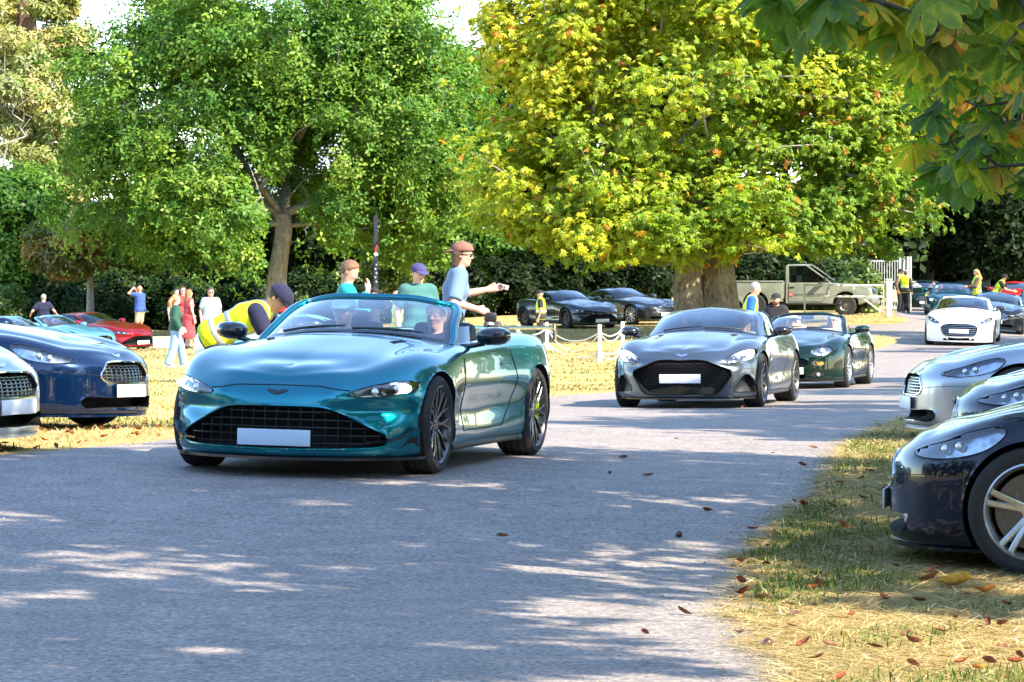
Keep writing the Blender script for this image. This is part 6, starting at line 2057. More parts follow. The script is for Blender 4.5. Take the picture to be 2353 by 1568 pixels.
_pt, _ip = who('man in a backward brown cap and blue shirt holding out a card', 1036, 572, 33, 6, skin='fair', hair=H_BROWN, hairlen='mid', hat='backcap', hatm=C_BROWNCAP, top='rolled', topm=C_CHAMB, legm=C_DENIM, collar=True, head=(-.25, .02), glasses=True, group=CROWD,
    lh=(.40, .40, 1.27), rh=(.24, -.20, 1.08), lean=R(8), grip=1)
who('grey haired marshal in a cap and yellow vest standing by the rope fence', 1243, 666, 92, 172, skin='tan', hair=H_GREY, hat='cap', hatm=C_BLACK, topm=C_BLACK, legm=C_BLACK, vest='low', group=MARSH, fat=1.1)
who('bearded man in a black shirt and black cap behind the grey coupe', 1784, 672, 60, -105, Hmin=1.62, skin='fair', hair=H_DARK, beard=hair_mat('auburn', (.16, .06, .03)), hat='cap', hatm=C_BLACK, top='long', topm=C_BLACK, legm=C_BLACK, group=CROWD, head=(-.3, .05))
who('grey haired marshal in blue shirt and yellow vest by the chestnut trunk', 1716, 657, 63, -5, skin='ruddy', hair=H_GREY, topm=C_BLUE, legm=C_DENIM, vest=True, group=MARSH, lean=R(12))
who('marshal in black seen from behind with arms folded by the metal gate', 2081, 629, 122, 60, Hmin=1.66, skin='tan', hair=H_BROWN, top='long', topm=C_BLACK, legm=C_BLACK, vest='low', female=True, group=MARSH, fat=1.15)
who('marshal in a cap facing the marshal in black', 2069, 617, 124.5, -40, skin='tan', hair=H_DARK, hat='cap', hatm=C_BLACK, top='long', topm=C_BROWN, legm=C_BLACK, vest=True, group=MARSH)
who('long haired blonde marshal looking at papers beside the blue green car', 2245, 618, 116, 185, skin='fair', hair=H_BLOND, hairlen='long', top='long', topm=C_BROWN, legm=C_BLACK, vest=True, female=True, group=MARSH, head=(0, .3), lh=(.35, .1, 1.12), rh=(.35, -.1, 1.12))
who('marshal in a black cap leaning over towards the violet blue car', 2290, 628, 116.5, -15, skin='tan', hair=H_DARK, hat='cap', hatm=C_BLACK, topm=C_BLACK, legm=C_BLACK, vest=True, group=MARSH, lean=R(30), lh=(.6, .1, 1.0), rh=(.58, -.1, 1.0))
def rider(label, car, side, **kw):
    """sit a person in the seat of a car; side 1 is the car's left"""
    c = CARS[car]; M = c.root.rotation_euler.to_matrix().to_4x4(); M.translation = c.root.location
    p = M @ Vector((c.mx(-.38), side * .37 * c.W, .44))
    d = M.to_3x3() @ Vector((1, 0, 0))
    kw.setdefault('res', .018)
    kw.setdefault('H', 1.72)
    hands = dict(lh=(.44, .12, .36), rh=(.44, -.12, .36)) if side < 0 else {}
    return person(label, tuple(p), math.atan2(d.y, d.x), sit=True, lean=R(-14), group=RIDERS, **hands, **kw)
rider('driver in a pale green cap and dark glasses in the teal open car', 'teal', -1, skin='fair', hair=H_GREY, hat='cap', hatm=C_CAPGREEN, topm=C_TEAL, glasses=True, res=.0135)
rider('grey haired passenger with glasses in the teal open car', 'teal', 1, skin='fair', hair=H_WHITE, topm=C_NAVY, res=.0135, head=(-.1, 0), H=1.66)
rider('driver of the grey coupe behind the windscreen', 'dbs', -1, skin='fair', hair=H_GREY, topm=C_BLACK)
rider('fair haired passenger of the grey coupe behind the windscreen', 'dbs', 1, skin='fair', hair=H_BLOND, hairlen='mid', topm=C_WHITE, female=True, H=1.62)
rider('driver in a white hat in the dark green open car', 'db7', -1, skin='fair', hat='brim', hatm=C_WHITE, topm=C_BLACK)
rider('passenger in dark glasses in the dark green open car', 'db7', 1, skin='fair', hair=H_WHITE, hairlen='mid', topm=C_WHITE, glasses=True, female=True)
rider('driver of the blue green open car near the gate', 'teal2', -1, skin='ruddy', hair=H_BROWN, topm=C_RED, res=.03)
rider('pale haired passenger of the blue green open car near the gate', 'teal2', 1, skin='fair', hair=H_WHITE, topm=C_BLACK, res=.03)
rider('passenger of the dark green open car by the metal gate', 'green2', 1, skin='ruddy', hair=H_BROWN, topm=C_STONE, res=.03)
rider('driver of the violet blue car', 'purple', -1, skin='fair', hair=H_GREY, topm=C_RED, res=.03)
# things in hands
def hand_world(root, info, side):
    s0, el, wr = info['arms'][0 if side > 0 else 1]
    d = (wr - el) / np.linalg.norm(wr - el)
    M = Matrix.Rotation(root.rotation_euler.z, 4, 'Z'); M.translation = root.location
    return M @ Vector(tuple(wr + d * .14)), M.to_3x3() @ Vector(tuple(d))
p, d = hand_world(_pt, _ip, 1)
e = empty('pass_card', tuple(p + d * .03), 0, 'small pale card held out by the man in the brown cap', 'card')
MB().box((0, 0, 0), (.12, .008, .05), m=Matrix.Rotation(R(14), 4, 'Y'), bev=.003).build('card', mat('card_paper', (.45, .42, .46), .4, var=.2, scale=12), e)
MB().box((.0, -.006, .0), (.05, .004, .02), m=Matrix.Rotation(R(14), 4, 'Y')).build('card_print', mat('card_ink', (.08, .08, .1), .5, var=.3, scale=60), e)
p, d = hand_world(_pt, _ip, -1)
e = empty('camera', tuple(p + Vector((.02, 0, -.03))), 0, 'camera with a white long lens hanging from the hand of the man in blue shirt', 'camera')
MB().box((0, 0, -.02), (.13, .09, .10), bev=.02).build('camera_body', M_BLACK, e)
ln = MB().lathe([(.001, -.07), (.038, -.07), (.040, -.16), (.036, -.165), (.044, -.17), (.046, -.29), (.03, -.292), (.001, -.28)], 18, 'z').build('camera_lens', mat('white_lens_barrel', (.7, .7, .68), .4, var=.08), e)
MB().lathe([(.0465, -.20), (.0475, -.20), (.0475, -.225), (.0465, -.225)], 18, 'z').build('focus_ring', M_BLACK, ln)
MB().lathe([(.0385, -.10), (.0415, -.10), (.0415, -.13), (.0395, -.13)], 18, 'z').build('focus_ring', M_BLACK, ln)
print('people', time.time() - T0)
# ------------------------------------------------------------------ fence, gates, truck, flag, sheds
M_WHITEPAINT = mat('white_painted_wood', (.78, .78, .75), .6, var=.10, scale=14, bump=.2, bscale=40, stretch=(3, 3, .6))
M_ROPE = mat('white_rope', (.72, .70, .66), .9, var=.15, scale=80, bump=.5, bscale=160)
M_OLDWHITE = mat('weathered_white_paint', (.55, .55, .50), .7, var=.22, scale=9, bump=.2, bscale=30)
M_RAILMETAL = mat('galvanised_rail', (.42, .43, .42), .5, .3, var=.25, scale=14)
fp = [(1191, 747, 83.5), (1257, 740.5, 90.0), (1379, 745.6, 77.5), (1431, 739, 83.5)]
posts = []
f0 = stand(1257, 90.0)
fence = empty('rope_fence', tuple(f0), label='white wooden posts joined by two sagging white ropes on the lawn', cat='fence')
for px, top, Yp in fp:
    b = stand(px, Yp); t = at(px, top, Yp)
    r = .05; rel = b - f0; h = t.z - b.z
    lean = random.uniform(-.02, .02)
    po = MB().lathe([(r * 1.04, -.05), (r, .1), (r * .97, h - .03), (r * .8, h - .005), (.004, h)], 12, 'z')
    po.v = [(x + z * lean, y, z) for x, y, z in po.v]
    o = po.build('fence_post', M_WHITEPAINT, fence); o.location = rel
    posts.append((rel, h))
rr = random.Random(4)
def rope(a, ha, b, hb, sag, off):
    P = []
    for i in range(15):
        t = i / 14
        p = a.lerp(b, t) + Vector((0, off, ha * (1 - t) + hb * t - sag * 4 * t * (1 - t) + rr.uniform(-.006, .006)))
        P.append(p)
    o = MB().tube(P, .017, 6).build('rope', M_ROPE, fence)
for i in range(3):
    (a, ha), (b, hb) = posts[i], posts[i + 1]
    sp = (a - b).length
    for f, s_ in ((.80, .022), (.30, .022)):
        rope(a, ha * f, b, hb * f, sp * s_ * 1.1, -.055); i and rope(a, ha * (f - .03), b, hb * (f - .03), sp * s_ * 2.0, .055)
# white field gate in front of the truck
Yg = 101.5
gb = stand(1945, Yg); gate = empty('field_gate', tuple(gb), label='old white field gate with a diagonal brace in front of the pickup truck', cat='gate')
sg_ = FPX / Yg
gx_ = lambda px: at(px, HOR, Yg).x - gb.x
gz_ = lambda py: at(1900, py, Yg).z - gb.z
def bar(name, x0, z0, x1, z1, w=.06, d=.05, y=0.0, m=M_OLDWHITE):
    a = Vector((x0, y, z0)); b = Vector((x1, y, z1)); L_ = (b - a).length; ang = math.atan2(z1 - z0, x1 - x0)
    return MB().box(tuple((a + b) / 2), (L_, d, w), m=Matrix.Rotation(-ang, 4, 'Y'), bev=.006).build(name, m, gate)
gr_ = tz(at(2041, HOR, Yg).x, Yg) - gb.z
bar('rail', gx_(1846), gz_(655), gx_(2033), gz_(656)); bar('rail', gx_(1846), gz_(681), gx_(2033), gz_(682))
for px, lo in ((1849, gr_ + .02), (2031, gr_ + .06)): bar('upright', gx_(px), lo, gx_(px), gz_(655), .055, .055, -.002)
for px in (1905, 1962): bar('upright', gx_(px), gz_(681), gx_(px), gz_(655), .045, .045, .002)
bar('brace', gx_(1978), gz_(682), gx_(2031), gr_ + .12, .05, .04, .03)
MB().box((gx_(2042), 0, (gz_(644) + gr_) / 2), (.17, .17, gz_(644) - gr_), bev=.015).box((gx_(2042), 0, gz_(643)), (.21, .21, .05), bev=.015).build('gate_post', M_OLDWHITE, gate)
# tall metal gate beyond
Ym = 127.0
mb_ = stand(2040, Ym); mg = empty('metal_gate', tuple(mb_), label='tall open metal gate of thin upright bars beyond the white post', cat='gate')
mx_ = lambda px: at(px, HOR, Ym).x - mb_.x
mz_ = lambda py: at(2040, py, Ym).z - mb_.z
for i, px in enumerate(np.linspace(1972, 2062, 16)):
    tall = px > 1998
    MB().tube([(mx_(px), 0, .05), (mx_(px), 0, mz_(598) if tall else mz_(640))], .018, 5).build('gate_bar', M_RAILMETAL, mg)
for py, x0 in ((600, 1998), (648, 1968), (690, 1968), (709, 1968)):
    MB().box(((mx_(x0) + mx_(2066)) / 2, .01, mz_(py)), (mx_(2066) - mx_(x0), .03, .06)).build('gate_rail', M_RAILMETAL, mg)
for px in (2068, 2077, 2086, 2092):
    MB().box((mx_(px), .02, mz_(590) / 2), (.09, .09, mz_(590)), bev=.01).build('gate_post', M_RAILMETAL, mg)
MB().box((mx_(2080), .05, mz_(648)), (.9, .03, .05)).build('gate_rail', M_RAILMETAL, mg)
# pickup truck
M_TRUCK = mat('shade_darkened_dirty_white_paint', (.20, .23, .19), .35, coat=.4, var=.14, scale=2.5, col2=(.27, .30, .25))  # dirty white, darkened: the shade the truck stands in is put into the colour
def pickup():
    c = Vector((at(1853, HOR, 107).x, 107.4, 0)); c.z = tz(c.x, c.y)
    root = empty('pickup_truck', tuple(c), R(-14), 'dirty white pickup truck in the shade behind the chestnut and field gate', 'truck')
    W_ = .88
    def body(name, prof, w0, w1, m, bev=.03, parent=root, y=0.0):
        """side outline (x,z) swept across the car; w1 narrows the top"""
        z0 = min(p[1] for p in prof); z1 = max(p[1] for p in prof)
        wd = lambda z: w0 + (w1 - w0) * (z - z0) / (z1 - z0 + 1e-6)
        mb = MB(); mb.prism(prof, lambda a, b: (a, y - wd(b), b), lambda a, b: (a, y + wd(b), b))
        bm = bmesh.new(); me = bpy.data.meshes.new('t'); me.from_pydata(mb.v, [], mb.f); bm.from_mesh(me)
        bmesh.ops.recalc_face_normals(bm, faces=bm.faces[:])
        if bev: bmesh.ops.bevel(bm, geom=[e for e in bm.edges if len(e.link_faces) == 2 and e.calc_face_angle(0) > .3], offset=bev, segments=3, profile=.6, affect='EDGES')
        bm.to_mesh(me); bm.free(); me.name = name
        me.polygons.foreach_set('use_smooth', [True] * len(me.polygons)); me.set_sharp_from_angle(angle=R(35))
        return link(name, me, m, parent)
    def arch(x, r, z, n=9, rev=True):
        return [(x + r * math.cos(PI * k / n), z + r * math.sin(PI * k / n)) for k in range(n + 1)]
    rw = .37; xf, xr = 1.50, -1.58
    # lower cab and bonnet
    body('cab_body', [(-.55, .42)] + [(.85, .42)] + arch(xf, .45, .38)[::-1] + [(2.15, .45), (2.36, .55), (2.38, .80), (2.30, .95), (2.05, 1.03), (1.25, 1.10), (.98, 1.13), (-.55, 1.13)], W_, W_ - .05, M_TRUCK, .035)
    body('cab_roof', [(-.55, 1.70), (-.52, 1.755), (.05, 1.765), (.16, 1.735), (.14, 1.70)], W_ - .17, W_ - .20, M_TRUCK, .025)
    for sg in (1, -1):
        for pts in ([(-.56, 1.13), (-.44, 1.13), (-.46, 1.71), (-.55, 1.71)], [(.98, 1.11), (1.04, 1.11), (.19, 1.73), (.10, 1.73)]):
            body('cab_pillar', pts, .03, .03, M_TRUCK, .008, y=0).location = (0, sg * (W_ - .13), 0)
        body('cab_window', [(-.45, 1.14), (.95, 1.14), (.14, 1.70), (-.46, 1.70)], .006, .006, M_SIDEGL, 0).location = (0, sg * (W_ - .12), 0)
        dr = MB()
        for pts in ([(-.45, 1.12), (-.45, .55), (-.40, .48), (.72, .48), (.80, .62), (.95, 1.08)],):
            dr.tube([(x, sg * (W_ + .003 - .05 * (z - .42) / .71), z) for x, z in pts], .008, 5)
        dr.build('door_gap', M_CAVITY, root)
        MB().box((-.33, sg * (W_ - .025), .98), (.16, .035, .035), bev=.012).build('door_handle', M_BLACK, root)
        MB().box((.82, sg * (W_ + .10), 1.22), (.10, .20, .17), bev=.03).build('wing_mirror', M_BLACK, root)
        MB().box((.30, sg * (W_ + .0), .40), (2.3, .05, .05), bev=.015).build('side_step', M_BLACK, root)
        MB().box((2.30, sg * .66, .86), (.14, .36, .17), bev=.05).build('headlight', M_LAMPBOWL, root)
    # load bed
    bd = [(-.62, .50)] + [(-.62, 1.16), (-2.60, 1.16), (-2.62, .55)] + arch(xr, .45, .38)[::-1] + [(-1.05, .46)]
    bd = [(-.64, .48), (-.64, 1.15), (-2.60, 1.15), (-2.62, .58), (-2.1, .50)] + [(xr + .45 * math.cos(PI - PI * k / 9), .40 + .45 * math.sin(PI - PI * k / 9)) for k in range(10)] + [(-1.05, .48)]
    for sg in (1, -1):
        o = body('bed_side', bd, .03, .03, M_TRUCK, .01); o.location = (0, sg * (W_ - .02), 0)
        MB().box((-1.62, sg * (W_ - .02), 1.175), (2.0, .10, .05), bev=.015).build('bed_rail', M_TRUCK, root)
    MB().box((-1.62, 0, .66), (1.95, 2 * W_ - .1, .05)).build('bed_floor', M_BLACK, root)
    MB().box((-2.60, 0, .86), (.05, 2 * W_ - .06, .58), bev=.015).build('tailgate', M_TRUCK, root)
    MB().box((-.62, 0, .88), (.05, 2 * W_ - .1, .56)).build('bulkhead', M_TRUCK, root)
    ws = MB(); ws.add([(1.05, -.70, 1.11), (1.05, .70, 1.11), (.17, .60, 1.72), (.17, -.60, 1.72)], [(0, 1, 2, 3)]); ws.build('windscreen', M_SCREEN, root)
    rwn = MB(); rwn.add([(-.555, -.66, 1.15), (-.555, .66, 1.15), (-.555, .60, 1.69), (-.555, -.60, 1.69)], [(0, 1, 2, 3)]); rwn.build('rear_window', M_SIDEGL, root)
    MB().box((0.1, 0, .8), (1.2, 1.5, .5), bev=.05).box((-.3, 0, 1.15), (.18, 1.3, .5), bev=.05).build('cab_interior', M_LEATHER, root)
    MB().box((2.34, 0, .52), (.20, 1.72, .24), bev=.06).build('front_bumper', mat('grey_bumper', (.13, .13, .13), .6, var=.2, scale=8), root)
    MB().box((2.37, 0, .84), (.06, .95, .18), bev=.02).build('grille', M_BLACK, root)
    MB().box((0, 0, .36), (4.4, .9, .14)).build('chassis', M_CAVITY, root)
    for x in (xf, xr):
        for sg in (1, -1):
            h = .13
            t = MB().lathe([(.20, -h), (.30, -h - .01), (rw - .03, -h), (rw, -h + .03), (rw, h - .03), (rw - .03, h), (.30, h + .01), (.20, h)], 28, 'y').build('wheel', M_TYRE, root, angle=35)
            t.location = (x, sg * (W_ - .13), rw)
            rm = MB().lathe([(.205, sg * h * .9), (.18, sg * h * .8), (.15, sg * h * .35), (.07, sg * h * .45), (.06, sg * h * .75), (.001, sg * h * .78)], 24, 'y').build('rim', mat('dull_steel_rim', (.20, .20, .19), .5, .6, var=.2, scale=15), t)
            for k in range(8):
                a = 2 * PI * k / 8; MB().ball((.165 * math.cos(a), sg * h * .62, .165 * math.sin(a)), (.018, .008, .018), 6, 4).build('rim_hole', M_CAVITY, t)
            hs = MB(); n = 12
            ring = [(x + .455 * math.cos(PI * k / n), sg * (W_ - .01), .385 + .455 * math.sin(PI * k / n)) for k in range(n + 1)]; ring2 = [(p[0], sg * .5, p[2]) for p in ring]
            hs.add(ring + ring2, [(k, k + 1, n + 2 + k, n + 1 + k) for k in range(n)]); hs.add(ring2, [tuple(range(n + 1))])
            hs.build('wheel_housing', M_CAVITY, root)
    # lettering and emblem on the door
    side = -1
    MB().box((-.38, side * (W_ - .015), .73), (.13, .012, .15), bev=.003).build('door_emblem', mat('red_emblem', (.40, .03, .03), .5, var=.15, scale=40), root)
    em = MB()
    for dx in (-.03, 0, .03): em.box((-.38 + dx, side * (W_ - .007), .73), (.012, .004, .08))
    em.build('emblem_mark', M_OLDWHITE, root)
    cu = bpy.data.curves.new('lettering', 'FONT'); cu.body = 'BEAULIEU ESTATE'; cu.size = .105; cu.extrude = .002; cu.space_character = 1.25
    to = bpy.data.objects.new('lettering', cu); COL.objects.link(to); to.parent = root
    to.location = (-.24, side * (W_ - .007), .70); to.rotation_euler = (PI / 2, 0, 0)
    bpy.context.view_layer.update()
    me = bpy.data.meshes.new_from_object(to.evaluated_get(bpy.context.evaluated_depsgraph_get()))
    bpy.data.objects.remove(to); tl = link('door_lettering', me, mat('dark_lettering', (.05, .05, .05), .5, var=.2), root); tl.location = (-.24, side * (W_ - .007), .70); tl.rotation_euler = (PI / 2, 0, 0)
    # people can see a dark cabin through the glass
    return root
pickup()
# dark feather flag on a pole
Yf = 96.0
b = stand(864, Yf); fl = empty('feather_flag', tuple(b), label='narrow dark flag on a pole with a red and white mark beside the sunlit bush', cat='flag')
top = at(866, 492, Yf).z - b.z
MB().tube([(0, 0, 0), (0, 0, top * .5), (.01, 0, top)], [.03, .025, .015], 8).build('flag_pole', M_BLACK, fl)
fm = mat('dark_blue_flag_cloth', (.012, .014, .035), .8, var=.3, scale=5, bump=.3, bscale=9)
V = []; F = []
for i in range(19):
    z = .75 + (top - .8) * i / 18; wv = .014 * math.sin(i * .9)
    for x in (-.065, .0, .065): V.append((x, -.035 + wv * (1 if x > 0 else .3), z))
    for x in (-.065, .0, .065): V.append((x, -.028 + wv * (1 if x > 0 else .3), z))
for i in range(18):
    for k in (0, 1): F.append((i * 6 + k, i * 6 + k + 1, i * 6 + k + 7, i * 6 + k + 6)); F.append((i * 6 + 3 + k, i * 6 + k + 9, i * 6 + k + 10, i * 6 + 3 + k + 1)[::1])
MB().add(V, F).build('flag_cloth', fm, fl)
zr = at(864, 580, Yf).z - b.z
MB().box((.01, -.05, zr + .12), (.05, .006, .22), m=Matrix.Rotation(.2, 4, 'Y')).build('red_mark', mat('flag_red', (.5, .02, .03), .7, var=.1), fl)
MB().box((.0, -.052, zr - .06), (.10, .006, .10), m=Matrix.Rotation(-.5, 4, 'Y')).build('white_mark', mat('flag_white', (.7, .7, .7), .7, var=.1), fl)
for k in range(5): MB().box((.015 * (-1) ** k, -.05, zr - .38 - .13 * k), (.05, .006, .05), m=Matrix.Rotation(.5 * k, 4, 'Y')).build('pale_mark', mat('flag_grey', (.35, .36, .42), .7, var=.1), fl)
# white box on the lawn by the red car
b = stand(370, 97); bx = empty('white_box', tuple(b), .2, 'white box standing on the lawn beside the red coupe', 'box')
MB().box((0, 0, .17), (.5, .35, .30), bev=.015).build('box_body', mat('white_plastic', (.75, .74, .72), .5, var=.06), bx)
MB().box((0, 0, .335), (.53, .38, .04), bev=.012).build('box_lid', mat('white_plastic', (.75, .74, .72)), bx)
# pale building behind the oak
Yb = 176.0; sb = FPX / Yb
b = stand(610, Yb); bd = empty('pale_building', tuple(b), R(4), 'pale grey corrugated building half hidden behind the oak crown', 'building')
zt = at(600, 395, Yb).z - b.z; w = 560 / sb
M_WALLP = mat('pale_cladding', (.62, .64, .66), .6, var=.06, scale=3); M_ROOFP = mat('pale_sheet_roof', (.68, .70, .74), .45, .2, var=.07, scale=2)
wl = MB(); nR = 110
vs = []
for i in range(nR + 1):
    x = -w / 2 + w * i / nR; d = .04 * (1 if i % 2 else -1)
    vs += [(x, d, 0), (x, d, zt)]
wl.add(vs, [(2 * i, 2 * i + 2, 2 * i + 3, 2 * i + 1) for i in range(nR)]); wl.build('wall', M_WALLP, bd, smooth=False)
MB().box((0, 6.05, zt / 2), (w - .2, 11.9, zt - .1)).build('rear_block', M_WALLP, bd)
rf = MB(); vs = []
zr2 = at(600, 318, Yb).z - b.z
for i in range(nR + 1):
    x = -w / 2 - .4 + (w + .8) * i / nR; d = .05 * (1 if i % 2 else -1)
    vs += [(x, -.6, zt + .02 + d), (x, 6, zr2 + d)]
rf.add(vs, [(2 * i, 2 * i + 2, 2 * i + 3, 2 * i + 1) for i in range(nR)]); rf.build('roof', M_ROOFP, bd, smooth=False)
MB().box((0, -.62, zt - .08), (w + .8, .12, .22)).build('gutter', M_RAILMETAL, bd)
for k in range(5):
    wd = MB().box((-w / 2 + w * (k + .5) / 5, -.08, zt * .55), (w / 9, .08, zt * .3)).build('window', M_DARKGL, bd)
    MB().box((-w / 2 + w * (k + .5) / 5, -.10, zt * .40), (w / 8.5, .12, .08)).build('sill', M_WALLP, wd)
# low shed with a dark slatted roof at the left
Yb = 166; b = stand(115, Yb); sh = empty('dark_shed', tuple(b), R(6), 'low shed with a dark slatted roof behind the left trees', 'building')
sb = FPX / Yb; w = 190 / sb; zt = at(100, 505, Yb).z - b.z; zr2 = at(100, 458, Yb).z - b.z
MB().box((0, 2, zt / 2), (w, 4, zt)).build('wall', mat('shed_boards', (.07, .06, .05), .8, var=.3, scale=4), sh)
for k in range(7):
    t0 = k / 7; y = -.5 + 2.6 * t0; z = zt + (zr2 - zt) * t0
    MB().box((0, y, z + .06), (w + .6, .46, .05), m=Matrix.Rotation(math.atan2(zr2 - zt, 2.6), 4, 'X')).build('roof_slat', mat('slate_grey_boards', (.13, .14, .155), .6, var=.2, scale=3), sh)
print('props', time.time() - T0)
# ------------------------------------------------------------------ overhanging chestnut at the right, trees that shade the road
def in_frame(P, mx=0.0, my=0.0):
    px = P[:, 0] / np.maximum(P[:, 1], .1) * FPX + 1176.5; py = HOR - (P[:, 2] - CAM_H) / np.maximum(P[:, 1], .1) * FPX
    return (P[:, 1] > .5) & (px > -mx) & (px < 2353 + mx) & (py > -my) & (py < 1568 + my), px, py
def veined_leaf_material(name, stops):
    m = bpy.data.materials.new(name); m.use_nodes = True
    N = m.node_tree.nodes; L = m.node_tree.links; N.remove(_pr(m.node_tree)); out = N['Material Output']
    uv = N.new('ShaderNodeUVMap'); sp = N.new('ShaderNodeSeparateXYZ'); L.new(uv.outputs[0], sp.inputs[0])
    at_ = N.new('ShaderNodeAttribute'); at_.attribute_name = 'tone'
    oi = N.new('ShaderNodeObjectInfo')
    tc = N.new('ShaderNodeTexCoord'); nz = noise(N, L, tc.outputs['Object'], 14, 4, .7)
    ad = N.new('ShaderNodeMath'); ad.operation = 'MULTIPLY_ADD'; ad.inputs[1].default_value = .95; L.new(nz.outputs[0], ad.inputs[0]); L.new(at_.outputs['Fac'], ad.inputs[2])
    # browning towards the leaflet edge
    ab = N.new('ShaderNodeMath'); ab.operation = 'ABSOLUTE'; L.new(sp.outputs['Y'], ab.inputs[0])
    pw = N.new('ShaderNodeMath'); pw.operation = 'POWER'; pw.inputs[1].default_value = 3; L.new(ab.outputs[0], pw.inputs[0])
    ml = N.new('ShaderNodeMath'); ml.operation = 'MULTIPLY_ADD'; ml.inputs[1].default_value = .22; L.new(pw.outputs[0], ml.inputs[0]); L.new(ad.outputs[0], ml.inputs[2])
    sb_ = N.new('ShaderNodeMath'); sb_.operation = 'SUBTRACT'; sb_.inputs[1].default_value = .47; L.new(ml.outputs[0], sb_.inputs[0])
    r = ramp(N, stops); L.new(sb_.outputs[0], r.inputs[0])
    # side veins: stripes slanting out from the midrib
    v1 = N.new('ShaderNodeMath'); v1.operation = 'MULTIPLY_ADD'; v1.inputs[1].default_value = -.35; L.new(ab.outputs[0], v1.inputs[0]); L.new(sp.outputs['X'], v1.inputs[2])
    v2 = N.new('ShaderNodeMath'); v2.operation = 'MULTIPLY'; v2.inputs[1].default_value = 80; L.new(v1.outputs[0], v2.inputs[0])
    v3 = N.new('ShaderNodeMath'); v3.operation = 'SINE'; L.new(v2.outputs[0], v3.inputs[0])
    vr = ramp(N, [(.80, (1, 1, 1)), (.97, (1.35, 1.35, 1.1))]); L.new(v3.outputs[0], vr.inputs[0])
    c = mixc(N, L, .8, r.outputs[0], vr.outputs[0], 'MULTIPLY')
    d = N.new('ShaderNodeBsdfDiffuse'); t = N.new('ShaderNodeBsdfTranslucent'); g = N.new('ShaderNodeBsdfGlossy'); g.inputs['Roughness'].default_value = .38
    L.new(c, d.inputs[0]); L.new(mixc(N, L, 1.0, c, (1.6, 1.6, .6), 'MULTIPLY'), t.inputs[0])
    b = N.new('ShaderNodeBump'); b.inputs['Strength'].default_value = .5; b.inputs['Distance'].default_value = .004; L.new(v3.outputs[0], b.inputs['Height'])
    for q in (d, g): L.new(b.outputs[0], q.inputs['Normal'])
    m1 = N.new('ShaderNodeMixShader'); m1.inputs[0].default_value = .62; L.new(d.outputs[0], m1.inputs[1]); L.new(t.outputs[0], m1.inputs[2])
    m2 = N.new('ShaderNodeMixShader'); m2.inputs[0].default_value = .045; L.new(m1.outputs[0], m2.inputs[1]); L.new(g.outputs[0], m2.inputs[2])
    L.new(m2.outputs[0], out.inputs['Surface'])
    return m
LM_NEAR = veined_leaf_material('near_chestnut_leaves', [(0, (.035, .10, .013)), (.38, (.10, .22, .02)), (.60, (.32, .36, .03)), (.76, (.55, .26, .03)), (1, (.40, .11, .02))])
def near_leaf(seed, tone):
    """one hanging fan of seven toothed leaflets, about 0.3 m across"""
    r = np.random.default_rng(seed); V = []; F = []; UV = []
    n = 7
    for k in range(n):
        a = (k - 3) * .60 + r.uniform(-.12, .12); l = (.20 - .022 * abs(k - 3)) * r.uniform(.9, 1.12); dr = r.uniform(.5, 1.1)
        ca, sa = math.cos(a), math.sin(a); b = len(V)
        S = [0, .12, .3, .5, .68, .82, .93, 1.0]; Wd = [.003, .009, .019, .031, .040, .036, .021, .001]
        for s_, w in zip(S, Wd):
            jag = r.uniform(-.003, .003)
            for q in (-1, 0, 1):
                x = s_ * l; y = q * (w + jag) * (l / .2); z = -dr * l * s_ ** 1.6 * .75 - (.012 * abs(q) * math.sin(PI * s_)) + (.006 if q == 0 else 0)
                V.append((x * ca - y * sa, x * sa + y * ca, z)); UV.append((s_, q))
        for i in range(len(S) - 1):
            for q in (0, 1): F.append((b + i * 3 + q, b + i * 3 + 3 + q, b + i * 3 + 4 + q, b + i * 3 + 1 + q))
    # leaf stalk
    b = len(V)
    for z, x in ((0, 0), (.05, -.05), (.07, -.14)):
        for q in range(3): V.append((x + .003 * math.cos(q * 2.1), .003 * math.sin(q * 2.1), z)); UV.append((.5, 0))
    for i in range(2):
        for q in range(3): F.append((b + i * 3 + q, b + i * 3 + (q + 1) % 3, b + i * 3 + 3 + (q + 1) % 3, b + i * 3 + 3 + q))
    me = np_mesh('leaf', np.array(V), quads=np.array(F), attr={'tone': np.full(len(F), tone)})
    uvl = me.uv_layers.new(name='UVMap'); li = np.zeros(len(me.loops), np.int32); me.loops.foreach_get('vertex_index', li)
    uvl.data.foreach_set('uv', np.array(UV, np.float32)[li].ravel())
    me.materials.append(LM_NEAR); return me
NEAR = [near_leaf(i, t) for i, t in enumerate((.02, .16, .34, .10, .46, .58, .70, .26))]
rn = np.random.default_rng(31)
nb_ = (8.2, 15.0, tz(8.2, 15.0))
near = empty('overhanging_chestnut', nb_, label='near chestnut reaching in from the right with large drooping leaves turning brown', cat='tree', group=TREES)
NB = np.array(nb_)
trunk_mesh('trunk', [(0, 0, -.1), (0, 0, 1.2), (-.15, .1, 2.6), (-.3, .3, 4.2)], [.42, .36, .33, .30], BK_CHEST, near, 18, .08)
